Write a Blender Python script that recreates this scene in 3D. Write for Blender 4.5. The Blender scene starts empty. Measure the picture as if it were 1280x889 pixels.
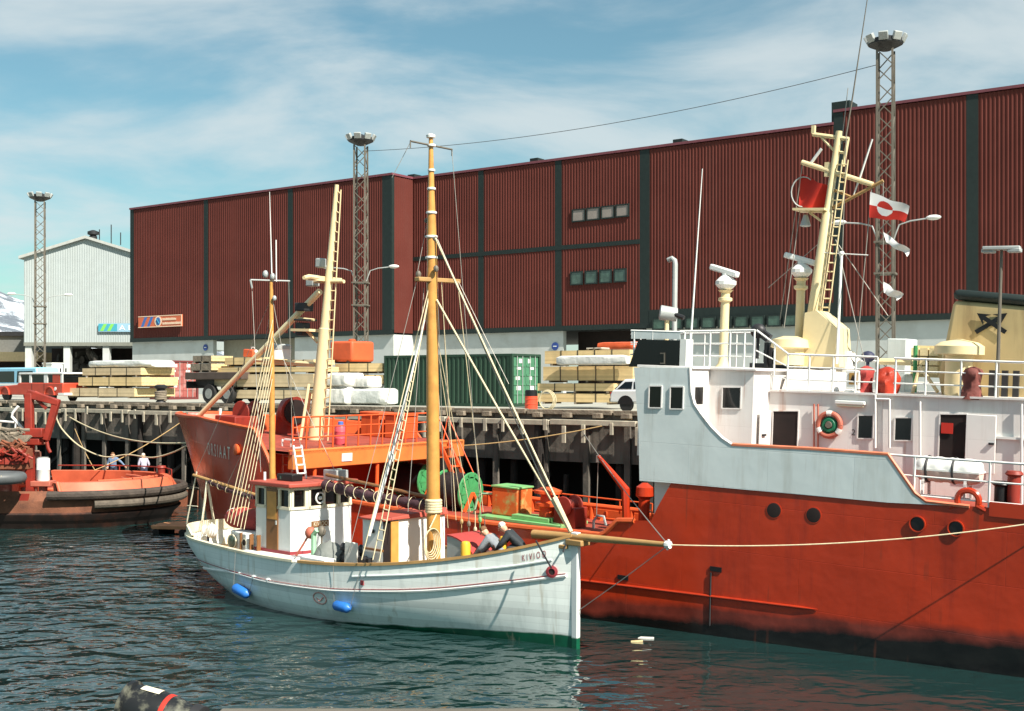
import bpy, bmesh, math, random
from mathutils import Matrix, Vector, noise
random.seed(7)
V = Vector
S = bpy.context.scene
COL = S.collection
R = math.radians
# ------------------------------------------------------------------ camera model
EYE, FPX, CX, HZ = 6.5, 1500.0, 640.0, 478.0
CAM = V((0, 0, EYE))

def ray(px, py):
    return V(((px - CX) / FPX, 1.0, -(py - HZ) / FPX))

def at(px, py, Y):                       # photograph pixel + distance -> point in the place
    return CAM + ray(px, py) * Y

def frame(o, xa, trim=0.0):
    """local frame: x along xa (horizontal), y to its left, z up; trim lowers z along +x"""
    x = V((xa[0], xa[1], 0)).normalized()
    y = V((-x.y, x.x, 0))
    M = Matrix(((x.x, y.x, 0, o[0]), (x.y, y.y, 0, o[1]), (0, 0, 1, o[2]), (0, 0, 0, 1)))
    return M @ Matrix.Rotation(trim, 4, 'Y')

def hit(F, px, py, ax, val):             # ray through a pixel met with the local plane ax = val
    Fi = F.inverted()
    o = Fi @ CAM
    d = Fi.to_3x3() @ ray(px, py)
    return o + d * ((val - o[ax]) / d[ax])

def side(F, px, py, w, sgn=-1):          # ray met with the curved side y = sgn*w(x)
    y = sgn * 1.0
    p = None
    for _ in range(60):
        p = hit(F, px, py, 1, y)
        y = 0.6 * y + 0.4 * sgn * w(p.x)
    return p

def lerp_tab(tab):
    tab = sorted(tab)
    def f(x):
        if x <= tab[0][0]: return tab[0][1]
        for (a, b), (c, d) in zip(tab, tab[1:]):
            if x <= c:
                return b + (d - b) * (x - a) / (c - a) if c > a else d
        return tab[-1][1]
    return f

def smooth_tab(tab):
    tab = sorted(tab)
    n = len(tab)
    m = []
    for i in range(n):
        if i == 0: m.append((tab[1][1] - tab[0][1]) / (tab[1][0] - tab[0][0]))
        elif i == n - 1: m.append((tab[-1][1] - tab[-2][1]) / (tab[-1][0] - tab[-2][0]))
        else:
            m.append((tab[i + 1][1] - tab[i - 1][1]) / (tab[i + 1][0] - tab[i - 1][0]))
    def f(x):
        if x <= tab[0][0]: return tab[0][1]
        if x >= tab[-1][0]: return tab[-1][1]
        for i in range(n - 1):
            a, b = tab[i]; c, d = tab[i + 1]
            if x <= c:
                h = c - a; t = (x - a) / h
                return ((2*t**3 - 3*t*t + 1) * b + (t**3 - 2*t*t + t) * h * m[i]
                        + (-2*t**3 + 3*t*t) * d + (t**3 - t*t) * h * m[i + 1])
    return f

# ------------------------------------------------------------------ materials
def lin(c):
    return tuple((v / 255 / 12.92 if v / 255 <= .04045 else ((v / 255 + .055) / 1.055) ** 2.4) for v in c) + (1,)

def mat(name, rgb, rough=.6, var=.12, scale=3.0, bump=.0, bscale=20, metal=0.0, dirt=None, damt=.3, dscale=1.2,
        streak=False, spec=.4, coat=0.0, sheen=0):
    """weathered paint / wood / cloth: base colour with noise variation, dirt patches with their own shape, fine bump"""
    m = bpy.data.materials.new(name); m.use_nodes = True
    nt = m.node_tree; N = nt.nodes; L = nt.links
    b = N['Principled BSDF']
    c = lin(rgb)
    tc = N.new('ShaderNodeTexCoord')
    mp = N.new('ShaderNodeMapping'); L.new(tc.outputs['Object'], mp.inputs[0])
    n1 = N.new('ShaderNodeTexNoise'); n1.inputs['Scale'].default_value = scale; n1.inputs['Detail'].default_value = 6
    L.new(mp.outputs[0], n1.inputs[0])
    rp = N.new('ShaderNodeMapRange'); rp.inputs[1].default_value = .3; rp.inputs[2].default_value = .7
    rp.inputs[3].default_value = 1 - var; rp.inputs[4].default_value = 1 + var
    L.new(n1.outputs[0], rp.inputs[0])
    mul = N.new('ShaderNodeVectorMath'); mul.operation = 'SCALE'; mul.inputs[0].default_value = c[:3]
    L.new(rp.outputs[0], mul.inputs['Scale'])
    out = mul.outputs[0]
    if dirt:
        mp2 = N.new('ShaderNodeMapping'); L.new(tc.outputs['Object'], mp2.inputs[0])
        if streak: mp2.inputs['Scale'].default_value = (3.2, 3.2, .35)
        n2 = N.new('ShaderNodeTexNoise'); n2.inputs['Scale'].default_value = dscale; n2.inputs['Detail'].default_value = 8
        n2.inputs['Roughness'].default_value = .65
        L.new(mp2.outputs[0], n2.inputs[0])
        r2 = N.new('ShaderNodeMapRange'); r2.inputs[1].default_value = .5; r2.inputs[2].default_value = .72
        r2.inputs[3].default_value = 0; r2.inputs[4].default_value = damt
        L.new(n2.outputs[0], r2.inputs[0])
        mx = N.new('ShaderNodeMix'); mx.data_type = 'RGBA'
        L.new(r2.outputs[0], mx.inputs[0]); L.new(out, mx.inputs[6]); mx.inputs[7].default_value = lin(dirt)
        out = mx.outputs[2]
    L.new(out, b.inputs['Base Color'])
    b.inputs['Roughness'].default_value = rough
    b.inputs['Metallic'].default_value = metal
    b.inputs['Specular IOR Level'].default_value = spec
    b.inputs['Coat Weight'].default_value = coat
    if bump > 0:
        n3 = N.new('ShaderNodeTexNoise'); n3.inputs['Scale'].default_value = bscale; n3.inputs['Detail'].default_value = 5
        L.new(mp.outputs[0], n3.inputs[0])
        bp = N.new('ShaderNodeBump'); bp.inputs['Strength'].default_value = bump; bp.inputs['Distance'].default_value = .05
        L.new(n3.outputs[0], bp.inputs['Height']); L.new(bp.outputs[0], b.inputs['Normal'])
    return m

def banded(m, axis, period, dark=.55, duty=.12):
    """thin dark joints between boards / planks, repeating along one object axis"""
    nt = m.node_tree; N = nt.nodes; L = nt.links
    b = N['Principled BSDF']
    src = b.inputs['Base Color'].links[0].from_socket
    tc = [n for n in N if n.type == 'TEX_COORD'][0]
    sp = N.new('ShaderNodeSeparateXYZ'); L.new(tc.outputs['Object'], sp.inputs[0])
    dv = N.new('ShaderNodeMath'); dv.operation = 'DIVIDE'; dv.inputs[1].default_value = period
    L.new(sp.outputs['XYZ'.index(axis)], dv.inputs[0])
    fr = N.new('ShaderNodeMath'); fr.operation = 'FRACT'; L.new(dv.outputs[0], fr.inputs[0])
    gt = N.new('ShaderNodeMath'); gt.operation = 'LESS_THAN'; gt.inputs[1].default_value = duty; L.new(fr.outputs[0], gt.inputs[0])
    fl = N.new('ShaderNodeMath'); fl.operation = 'FLOOR'; L.new(dv.outputs[0], fl.inputs[0])
    wn = N.new('ShaderNodeTexWhiteNoise'); wn.noise_dimensions = '1D'; L.new(fl.outputs[0], wn.inputs['W'])
    mr = N.new('ShaderNodeMapRange'); mr.inputs[3].default_value = .86; mr.inputs[4].default_value = 1.1; L.new(wn.outputs[0], mr.inputs[0])
    s1 = N.new('ShaderNodeVectorMath'); s1.operation = 'SCALE'; L.new(src, s1.inputs[0]); L.new(mr.outputs[0], s1.inputs['Scale'])
    mx = N.new('ShaderNodeMix'); mx.data_type = 'RGBA'; L.new(gt.outputs[0], mx.inputs[0]); L.new(s1.outputs[0], mx.inputs[6])
    s2 = N.new('ShaderNodeVectorMath'); s2.operation = 'SCALE'; L.new(s1.outputs[0], s2.inputs[0]); s2.inputs['Scale'].default_value = dark
    L.new(s2.outputs[0], mx.inputs[7]); L.new(mx.outputs[2], b.inputs['Base Color'])
    return m

def zsplit(m, stops, wob=.04, soft=.02):
    """stops: [(z, rgb), ...] paint bands by object height, lowest first; the material's own colour above the last z"""
    nt = m.node_tree; N = nt.nodes; L = nt.links
    b = N['Principled BSDF']
    tc = [n for n in N if n.type == 'TEX_COORD'][0]
    sp = N.new('ShaderNodeSeparateXYZ'); L.new(tc.outputs['Object'], sp.inputs[0])
    nz = N.new('ShaderNodeTexNoise'); nz.inputs['Scale'].default_value = 1.5; nz.inputs['Detail'].default_value = 6; L.new(tc.outputs['Object'], nz.inputs[0])
    for z, rgb, slope in reversed(stops):
        src = b.inputs['Base Color'].links[0].from_socket
        a = N.new('ShaderNodeMath'); a.operation = 'MULTIPLY_ADD'; L.new(sp.outputs[0], a.inputs[0]); a.inputs[1].default_value = -slope
        L.new(sp.outputs[2], a.inputs[2])
        a2 = N.new('ShaderNodeMath'); a2.operation = 'MULTIPLY_ADD'; L.new(nz.outputs[0], a2.inputs[0]); a2.inputs[1].default_value = wob * 2
        L.new(a.outputs[0], a2.inputs[2])
        r = N.new('ShaderNodeMapRange'); r.inputs[1].default_value = z + wob - soft; r.inputs[2].default_value = z + wob + soft
        r.inputs[3].default_value = 1; r.inputs[4].default_value = 0; L.new(a2.outputs[0], r.inputs[0])
        mx = N.new('ShaderNodeMix'); mx.data_type = 'RGBA'; L.new(r.outputs[0], mx.inputs[0]); L.new(src, mx.inputs[6])
        s = N.new('ShaderNodeVectorMath'); s.operation = 'SCALE'; s.inputs[0].default_value = lin(rgb)[:3]
        q = N.new('ShaderNodeMapRange'); q.inputs[1].default_value = .3; q.inputs[2].default_value = .7; q.inputs[3].default_value = .6; q.inputs[4].default_value = 1.4
        L.new(nz.outputs[0], q.inputs[0]); L.new(q.outputs[0], s.inputs['Scale'])
        L.new(s.outputs[0], mx.inputs[7]); L.new(mx.outputs[2], b.inputs['Base Color'])
    return m

def plates(m, lx=2.4, lz=1.05, strength=.25, tint=.07, groove=.015):
    """welded steel plates: faint seams in relief and a slightly different tone per plate"""
    nt = m.node_tree; N = nt.nodes; L = nt.links
    b = N['Principled BSDF']
    tc = [n for n in N if n.type == 'TEX_COORD'][0]
    sp = N.new('ShaderNodeSeparateXYZ'); L.new(tc.outputs['Object'], sp.inputs[0])
    wz = N.new('ShaderNodeTexNoise'); wz.inputs['Scale'].default_value = 1.3; wz.inputs['Detail'].default_value = 2; L.new(tc.outputs['Object'], wz.inputs[0])
    cb = N.new('ShaderNodeCombineXYZ'); L.new(sp.outputs[0], cb.inputs[0]); L.new(sp.outputs[2], cb.inputs[1])
    br = N.new('ShaderNodeTexBrick'); br.inputs['Scale'].default_value = 1; br.inputs['Brick Width'].default_value = lx; br.inputs['Row Height'].default_value = lz
    br.inputs['Mortar Size'].default_value = groove; br.inputs['Mortar Smooth'].default_value = 1
    br.inputs['Color1'].default_value = (1 - tint,) * 3 + (1,); br.inputs['Color2'].default_value = (1 + tint,) * 3 + (1,); br.inputs['Mortar'].default_value = (.86, .86, .86, 1)
    L.new(cb.outputs[0], br.inputs[0])
    src = b.inputs['Base Color'].links[0].from_socket
    mu = N.new('ShaderNodeVectorMath'); mu.operation = 'MULTIPLY'; L.new(src, mu.inputs[0]); L.new(br.outputs['Color'], mu.inputs[1]); L.new(mu.outputs[0], b.inputs['Base Color'])
    dn = N.new('ShaderNodeTexNoise'); dn.inputs['Scale'].default_value = .9; dn.inputs['Detail'].default_value = 3; L.new(tc.outputs['Object'], dn.inputs[0])
    ad = N.new('ShaderNodeMath'); ad.operation = 'MULTIPLY_ADD'; L.new(br.outputs['Fac'], ad.inputs[0]); ad.inputs[1].default_value = -.25; L.new(dn.outputs[0], ad.inputs[2])
    bp = N.new('ShaderNodeBump'); bp.inputs['Strength'].default_value = strength; bp.inputs['Distance'].default_value = .10; L.new(ad.outputs[0], bp.inputs['Height'])
    if b.inputs['Normal'].links: L.new(b.inputs['Normal'].links[0].from_socket, bp.inputs['Normal'])
    L.new(bp.outputs[0], b.inputs['Normal'])
    return m

def runs(m, rgb, amount=.6, thr=.62, sx=5.0, sz=.16, scale=1.0):
    """narrow rust or dirt runs down a plate"""
    nt = m.node_tree; N = nt.nodes; L = nt.links
    b = N['Principled BSDF']; src = b.inputs['Base Color'].links[0].from_socket
    tc = [n for n in N if n.type == 'TEX_COORD'][0]
    mp = N.new('ShaderNodeMapping'); mp.inputs['Scale'].default_value = (sx, sx, sz); L.new(tc.outputs['Object'], mp.inputs[0])
    a = N.new('ShaderNodeTexNoise'); a.inputs['Scale'].default_value = scale; a.inputs['Detail'].default_value = 4; L.new(mp.outputs[0], a.inputs[0])
    c = N.new('ShaderNodeTexNoise'); c.inputs['Scale'].default_value = .7; c.inputs['Detail'].default_value = 3; L.new(tc.outputs['Object'], c.inputs[0])
    k = N.new('ShaderNodeMath'); k.operation = 'MULTIPLY_ADD'; L.new(c.outputs[0], k.inputs[0]); k.inputs[1].default_value = .5; k.inputs[2].default_value = -.25
    s_ = N.new('ShaderNodeMath'); s_.operation = 'ADD'; L.new(a.outputs[0], s_.inputs[0]); L.new(k.outputs[0], s_.inputs[1])
    r = N.new('ShaderNodeMapRange'); r.inputs[1].default_value = thr; r.inputs[2].default_value = thr + .1; r.inputs[3].default_value = 0; r.inputs[4].default_value = amount; L.new(s_.outputs[0], r.inputs[0])
    mx = N.new('ShaderNodeMix'); mx.data_type = 'RGBA'; L.new(r.outputs[0], mx.inputs[0]); L.new(src, mx.inputs[6]); mx.inputs[7].default_value = lin(rgb)
    L.new(mx.outputs[2], b.inputs['Base Color']); return m

# ------------------------------------------------------------------ mesh builder
class MB:
    def __init__(self): self.v = []; self.f = []; self.m = []; self.cur = 0
    def mi(self, i): self.cur = i; return self
    def add(self, vs, fs):
        k = len(self.v); self.v += [V(p) for p in vs]
        for f in fs: self.f.append([i + k for i in f]); self.m.append(self.cur)
        return self
    def hexa(self, p):                    # 8 corners: bottom loop then top loop
        return self.add(p, [(3, 2, 1, 0), (4, 5, 6, 7), (0, 1, 5, 4), (1, 2, 6, 5), (2, 3, 7, 6), (3, 0, 4, 7)])
    def box(self, lo, hi):
        (a, b, c), (d, e, f) = lo, hi
        return self.hexa([(a, b, c), (d, b, c), (d, e, c), (a, e, c), (a, b, f), (d, b, f), (d, e, f), (a, e, f)])
    def cbox(self, c, sx, sy, sz, rz=0.0, ry=0.0):
        M = Matrix.Translation(c) @ Matrix.Rotation(rz, 4, 'Z') @ Matrix.Rotation(ry, 4, 'Y')
        q = [(-1, -1, -1), (1, -1, -1), (1, 1, -1), (-1, 1, -1), (-1, -1, 1), (1, -1, 1), (1, 1, 1), (-1, 1, 1)]
        return self.hexa([M @ V((x * sx / 2, y * sy / 2, z * sz / 2)) for x, y, z in q])
    def beam(self, p, q, w, h, up=(0, 0, 1)):
        p = V(p); q = V(q); d = (q - p).normalized(); u = V(up)
        if abs(d.dot(u)) > .98: u = V((1, 0, 0))
        s = d.cross(u).normalized() * w / 2; t = s.cross(d).normalized() * h / 2
        return self.hexa([p - s - t, p + s - t, p + s + t, p - s + t, q - s - t, q + s - t, q + s + t, q - s + t])
    def tube(self, pts, r, n=8, cap=True):
        pts = [V(p) for p in pts]; k = len(pts)
        rs = r if isinstance(r, (list, tuple)) else [r] * k
        vs = []; u = None
        for i, p in enumerate(pts):
            d = (pts[min(i + 1, k - 1)] - pts[max(i - 1, 0)])
            d = d.normalized() if d.length > 1e-9 else V((0, 0, 1))
            if u is None:
                u = d.orthogonal().normalized()
            else:
                u = (u - d * u.dot(d)); u = u.normalized() if u.length > 1e-6 else d.orthogonal().normalized()
            w = d.cross(u)
            for j in range(n):
                a = 2 * math.pi * j / n
                vs.append(p + (u * math.cos(a) + w * math.sin(a)) * rs[i])
        fs = []
        for i in range(k - 1):
            for j in range(n):
                a = i * n + j; b = i * n + (j + 1) % n
                fs.append((a, b, b + n, a + n))
        if cap:
            fs.append(tuple(reversed(range(n)))); fs.append(tuple(range((k - 1) * n, k * n)))
        return self.add(vs, fs)
    def lathe(self, prof, o=(0, 0, 0), ax=(0, 0, 1), n=20):   # prof [(r, h)]
        o = V(o); d = V(ax).normalized(); u = d.orthogonal().normalized(); w = d.cross(u)
        vs = []
        for r, h in prof:
            for j in range(n):
                a = 2 * math.pi * j / n
                vs.append(o + d * h + (u * math.cos(a) + w * math.sin(a)) * max(r, .0005))
        fs = []
        for i in range(len(prof) - 1):
            for j in range(n):
                a = i * n + j; b = i * n + (j + 1) % n
                fs.append((a, b, b + n, a + n))
        fs.append(tuple(reversed(range(n)))); fs.append(tuple(range((len(prof) - 1) * n, len(prof) * n)))
        return self.add(vs, fs)
    def prism(self, poly, vec):
        poly = [V(p) for p in poly]; n = len(poly); vec = V(vec)
        fs = [tuple(range(n)), tuple(reversed(range(n, 2 * n)))]
        for i in range(n):
            j = (i + 1) % n; fs.append((i, i + n, j + n, j))
        return self.add(poly + [p + vec for p in poly], fs)
    def loft(self, rings, cap=False):     # open rings
        n = len(rings[0]); vs = [p for r in rings for p in r]; fs = []
        for i in range(len(rings) - 1):
            for j in range(n - 1):
                a = i * n + j; fs.append((a, a + 1, a + n + 1, a + n))
        if cap: fs += [tuple(reversed(range(n))), tuple(range((len(rings) - 1) * n, len(rings) * n))]
        return self.add(vs, fs)
    def ball(self, c, rx, ry=None, rz=None, n=12):
        ry = ry or rx; rz = rz or rx; c = V(c)
        prof = []; m = n // 2 + 1
        vs = []; fs = []
        for i in range(m + 1):
            t = math.pi * i / m
            for j in range(n):
                a = 2 * math.pi * j / n
                s = max(math.sin(t), 1e-3)
                vs.append(c + V((rx * s * math.cos(a), ry * s * math.sin(a), rz * math.cos(t))))
        for i in range(m):
            for j in range(n):
                a = i * n + j; b = i * n + (j + 1) % n
                fs.append((a, a + n, b + n, b))
        fs.append(tuple(range(n))); fs.append(tuple(reversed(range(m * n, (m + 1) * n))))
        return self.add(vs, fs)
    def build(self, name, mats, parent=None, bevel=0, smooth=35, off=None):
        me = bpy.data.meshes.new(name)
        vs = [p - off for p in self.v] if off is not None else self.v
        me.from_pydata([tuple(p) for p in vs], [], self.f)
        for m in (mats if isinstance(mats, (list, tuple)) else [mats]): me.materials.append(m)
        me.polygons.foreach_set('material_index', self.m)
        bm = bmesh.new(); bm.from_mesh(me)
        bmesh.ops.recalc_face_normals(bm, faces=bm.faces[:])
        bm.to_mesh(me); bm.free()
        if smooth:
            for p in me.polygons: p.use_smooth = True
            me.set_sharp_from_angle(angle=R(smooth))
        o = bpy.data.objects.new(name, me); COL.objects.link(o)
        if parent: o.parent = parent
        if bevel:
            b = o.modifiers.new('bevel', 'BEVEL'); b.width = bevel; b.segments = 2; b.limit_method = 'ANGLE'; b.angle_limit = R(40)
        return o

def tag(o, label=None, cat=None, group=None, kind=None):
    if label: o['label'] = label
    if cat: o['category'] = cat
    if group: o['group'] = group
    if kind: o['kind'] = kind
    return o

def thing(name, label, cat, M=None, group=None):
    o = bpy.data.objects.new(name, None); COL.objects.link(o)
    o.empty_display_size = .3
    if M is not None: o.matrix_world = M
    return tag(o, label, cat, group)

def single(mb, name, mats, label, cat, M=None, group=None, bevel=0, smooth=35):
    """one-mesh thing, its origin at the middle of its base"""
    M = M or Matrix()
    lo = [min(p[i] for p in mb.v) for i in range(3)]; hi = [max(p[i] for p in mb.v) for i in range(3)]
    c = V(((lo[0] + hi[0]) / 2, (lo[1] + hi[1]) / 2, lo[2]))
    o = mb.build(name, mats, None, bevel, smooth, off=c)
    o.matrix_world = M @ Matrix.Translation(c)
    return tag(o, label, cat, group)

def copy_tree(o, M, label=None):
    c = o.copy(); COL.objects.link(c); c.matrix_world = M
    if label: c['label'] = label
    for ch in o.children:
        d = ch.copy(); COL.objects.link(d); d.parent = c
        for g in ch.children:
            e = g.copy(); COL.objects.link(e); e.parent = d
    return c

def sag(p, q, drop, n=14):
    p = V(p); q = V(q)
    return [p.lerp(q, i / n) - V((0, 0, drop * 4 * (i / n) * (1 - i / n))) for i in range(n + 1)]

def rope(name, pts, r, m, label, cat='rope', group=None):
    mb = MB(); mb.tube(pts, r, 6)
    return single(mb, name, m, label, cat, None, group)

def letters(body, size, place, name, m, parent, sx=1.0, depth=0.0):
    """lettering as flat painted glyphs, laid on a surface by place(x, y) -> point"""
    cu = bpy.data.curves.new('lettering', 'FONT'); cu.body = body; cu.size = size; cu.fill_mode = 'FRONT'; cu.resolution_u = 3
    ob = bpy.data.objects.new('lettering', cu); COL.objects.link(ob)
    dg = bpy.context.evaluated_depsgraph_get(); dg.update()
    me = bpy.data.meshes.new_from_object(ob.evaluated_get(dg))
    bpy.data.objects.remove(ob); bpy.data.curves.remove(cu)
    for v in me.vertices: v.co = place(v.co.x * sx, v.co.y)
    me.name = name
    me.materials.clear(); me.materials.append(m)
    o = bpy.data.objects.new(name, me); COL.objects.link(o); o.parent = parent
    return o
# ------------------------------------------------------------------ palette
M = {}
M['red_clad'] = runs(mat('red cladding', (93, 47, 41), .6, .12, .35, dirt=(82, 43, 38), damt=.4, dscale=.3, streak=True, spec=.12), (92, 52, 46), .35, .6, .8, .05)
M['dark_seam'] = mat('dark green trim', (26, 38, 36), .6, .15)
M['roof_trim'] = mat('violet roof trim', (112, 62, 70), .5)
M['base_white'] = mat('painted concrete base', (188, 192, 190), .8, .06, .8, dirt=(150, 148, 140), damt=.4, dscale=.5, bump=.1)
M['shed_white'] = mat('pale ribbed sheet', (162, 170, 170), .6, .05, 1.0, dirt=(160, 165, 155), damt=.25, dscale=.2, streak=True)
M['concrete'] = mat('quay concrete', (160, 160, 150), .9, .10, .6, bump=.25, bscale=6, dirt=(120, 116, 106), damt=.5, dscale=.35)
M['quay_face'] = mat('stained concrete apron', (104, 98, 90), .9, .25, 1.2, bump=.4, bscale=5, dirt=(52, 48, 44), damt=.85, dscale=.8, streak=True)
M['pile'] = mat('tarred timber pile', (38, 33, 30), .85, .3, 1.5, bump=.5, bscale=10)
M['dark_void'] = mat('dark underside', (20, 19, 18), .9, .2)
M['old_timber'] = mat('weathered timber', (132, 121, 106), .85, .25, 2.5, bump=.5, bscale=9, dirt=(70, 62, 54), damt=.7, dscale=1.6)
M['fender_wood'] = mat('pale fender board', (176, 168, 150), .8, .2, 3)
M['lumber'] = banded(mat('sawn lumber', (222, 194, 142), .75, .10, 2.0, bump=.1), 'Z', .055, .82, .12)
M['lumber_grey'] = banded(mat('weathered lumber', (206, 184, 148), .8, .12, 2.0, bump=.1), 'Z', .06, .82, .12)
M['lumber_end'] = banded(mat('lumber end grain', (206, 184, 138), .75, .18, 9), 'Z', .055, .6, .18)
M['strap'] = mat('steel strap', (74, 66, 58), .5, .1, metal=.6)
M['wrap'] = mat('plastic wrapping', (206, 208, 204), .35, .08, 3, bump=.6, bscale=5)
M['cloth_white'] = mat('white sack cloth', (214, 212, 206), .8, .08, 3, bump=.5, bscale=4)
M['maroon'] = mat('maroon container paint', (104, 48, 48), .6, .12, 1, dirt=(70, 42, 38), damt=.5)
M['maroon_lit'] = mat('red container paint in sunlit tone', (150, 82, 76), .6, .15, 1, dirt=(190, 170, 165), damt=.5, dscale=1.6)  # lighter copy of the maroon: sunlight on the end face is in the colour
M['cont_green'] = mat('green container paint', (32, 60, 44), .55, .12, 1, dirt=(34, 54, 42), damt=.5, dscale=.7, streak=True)
M['cont_green_lit'] = mat('green container doors in sunlit tone', (70, 122, 92), .55, .12, 1, dirt=(60, 80, 66), damt=.4)  # lighter copy of the side green, with the sun on the end painted in
M['label_white'] = mat('white stencil paint', (210, 212, 208), .6, .05)
M['orange'] = mat('ship orange and sunlit bulwark red', (204, 90, 46), .45, .10, 1.0, dirt=(150, 62, 34), damt=.5, dscale=1.3, streak=True)
M['orange_rail'] = mat('rail orange', (210, 86, 40), .45, .1, 2)
M['orange_box'] = mat('orange tank paint', (200, 88, 50), .55, .1, 1.5, dirt=(150, 70, 46), damt=.4)
M['hull_red'] = mat('hull red', (172, 52, 24), .26, .10, .45, dirt=(128, 36, 24), damt=.55, dscale=.55, streak=True, spec=.45)
M['deck_red'] = mat('red deck paint', (150, 64, 48), .7, .15, 1.5, dirt=(96, 48, 40), damt=.5)
M['deck_green'] = mat('green deck paint', (110, 170, 108), .6, .15, 2, dirt=(160, 90, 50), damt=.6, dscale=1.5)
M['ship_white'] = runs(plates(mat('superstructure white', (222, 218, 215), .38, .04, .8, dirt=(186, 172, 160), damt=.4, dscale=.8, streak=True), 1.5, 1.1, .1, .02, .008), (168, 112, 80), .5, .66)
M['ship_grey'] = runs(plates(mat('grey white plating', (204, 212, 212), .42, .05, .8, dirt=(160, 160, 150), damt=.45, dscale=.7, streak=True), 2.2, 1.0, .16, .03, .01), (132, 112, 92), .5, .66)
M['cream'] = mat('cream mast paint', (220, 202, 158), .45, .06, 1.5, dirt=(190, 152, 100), damt=.3, dscale=1.5)
M['cream_fun'] = mat('cream funnel paint', (190, 168, 122), .6, .10, 1.0, dirt=(140, 116, 82), damt=.6, dscale=.9, streak=True)
M['black'] = mat('black paint', (20, 20, 22), .45, .15)
M['rubber'] = mat('black rubber', (66, 58, 52), .75, .25, 3, bump=.4, bscale=12, dirt=(110, 98, 86), damt=.5)
M['hose'] = mat('black hose', (30, 30, 32), .55, .3, 6)
M['glass'] = mat('dark glass', (14, 16, 17), .08, .3, 3, spec=.5)
M['glass_green'] = mat('greenish glass', (62, 84, 74), .08, .35, 2.5, spec=.8)
M['glass_pale'] = mat('curtained pane', (140, 130, 124), .3, .1, 2)
M['interior'] = mat('dim interior', (30, 20, 18), .8, .4, 2)
M['green_reel'] = mat('green reel paint', (64, 140, 86), .5, .1, 2, dirt=(50, 110, 66), damt=.5)
M['green_lt'] = mat('pale green pipe paint', (150, 196, 160), .5, .1)
M['steel'] = mat('galvanised steel', (168, 172, 170), .5, .1, 3, metal=.2)
M['lattice'] = mat('galvanised lattice', (104, 98, 88), .6, .15, 2, metal=.1)
M['dark_metal'] = mat('dark metal', (52, 52, 54), .5, .2, metal=.4)
M['white_paint'] = mat('white paint', (224, 224, 220), .4, .04)
M['boat_white'] = mat('boat hull white', (202, 210, 208), .3, .04, .9, dirt=(160, 166, 160), damt=.35, dscale=1.1, streak=True, spec=.45)
M['house_white'] = mat('boat house white', (222, 226, 224), .4, .03, 1, dirt=(180, 180, 170), damt=.3, dscale=1.0, streak=True)
M['varnish'] = mat('varnished spar', (196, 142, 74), .35, .15, 2.5, dirt=(140, 92, 44), damt=.5, dscale=2)
M['varnish_dk'] = mat('brown varnished wood', (128, 88, 54), .4, .15, 3)
M['capwood'] = mat('oiled cap rail', (168, 132, 84), .55, .15, 2.5)
M['cap_white'] = mat('cream rail paint', (222, 214, 188), .45, .06, 2, dirt=(150, 120, 84), damt=.5)
M['boat_deck'] = banded(mat('boat deck planks', (150, 122, 88), .75, .15, 2, bump=.1), 'Y', .12, .55, .1)
M['roof_red'] = mat('red brown roof paint', (168, 76, 62), .6, .08, 1.5, dirt=(140, 66, 56), damt=.4)
M['red_cloth'] = mat('red canvas', (158, 58, 54), .75, .1, 2, bump=.5, bscale=6)
M['red_tarp'] = mat('orange red tarp', (166, 50, 28), .5, .12, 2, bump=.8, bscale=5)
M['maroon_cloth'] = mat('maroon cover', (112, 60, 54), .75, .15, 2, bump=.6, bscale=6)
M['sail'] = mat('purple brown sail cloth', (70, 46, 52), .85, .2, 4, bump=.6, bscale=9)
M['rope_pale'] = mat('pale rope', (206, 192, 158), .85, .15, 12)
M['rope_tan'] = mat('tan rope', (180, 150, 104), .85, .15, 12)
M['wire'] = mat('rigging wire', (150, 146, 138), .5, .1, metal=.3)
M['wire_dark'] = mat('dark cable', (70, 70, 72), .6, .1)
M['blue_fender'] = mat('blue fender', (44, 110, 190), .4, .1, 3)
M['yellow'] = mat('yellow paint', (222, 172, 52), .45, .1, 2)
M['pink'] = mat('pinkish red barrel', (208, 84, 96), .4, .08, 2)
M['red_drum'] = mat('red drum', (206, 76, 50), .45, .08, 2)
M['buoy_red'] = mat('faded lifebuoy red', (176, 98, 80), .6, .1, 3)
M['buoy_green'] = mat('green line drum', (28, 110, 78), .5, .1, 3)
M['rust'] = mat('rusty plate', (126, 74, 52), .8, .3, 1.6, bump=.3, dirt=(80, 52, 42), damt=.8, dscale=1.5)
M['tug_orange'] = mat('tug orange', (198, 100, 70), .45, .12, 1.4, dirt=(168, 80, 56), damt=.5)
M['crane_red'] = mat('crane red', (138, 46, 34), .55, .2, 1.5, dirt=(84, 40, 32), damt=.8, dscale=2)
M['jeep_red'] = mat('faded jeep red', (182, 70, 50), .4, .08, 2, dirt=(160, 70, 52), damt=.4)
M['van_blue'] = mat('light blue van', (138, 190, 214), .35, .06, 2)
M['car_white'] = mat('white car paint', (220, 222, 222), .25, .03, 2, coat=.5)
M['tyre'] = mat('tyre rubber', (34, 33, 33), .8, .2, 6)
M['hub'] = mat('wheel hub', (150, 150, 148), .4, .2, 6, metal=.4)
M['truck'] = mat('dark truck bed', (78, 66, 60), .7, .2, 2)
M['sign_orange'] = mat('orange sign field', (206, 106, 72), .6, .05)
M['sign_blue'] = mat('blue sign stripe', (70, 110, 178), .6, .05)
M['sign_cream'] = mat('cream sign lettering', (236, 206, 178), .6, .03)
M['sign_teal'] = mat('teal sign field', (62, 150, 170), .6, .05)
M['sign_green'] = mat('green sign stripe', (120, 190, 84), .6, .05)
M['sign_pale'] = mat('pale blue sign field', (140, 176, 196), .6, .05)
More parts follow.
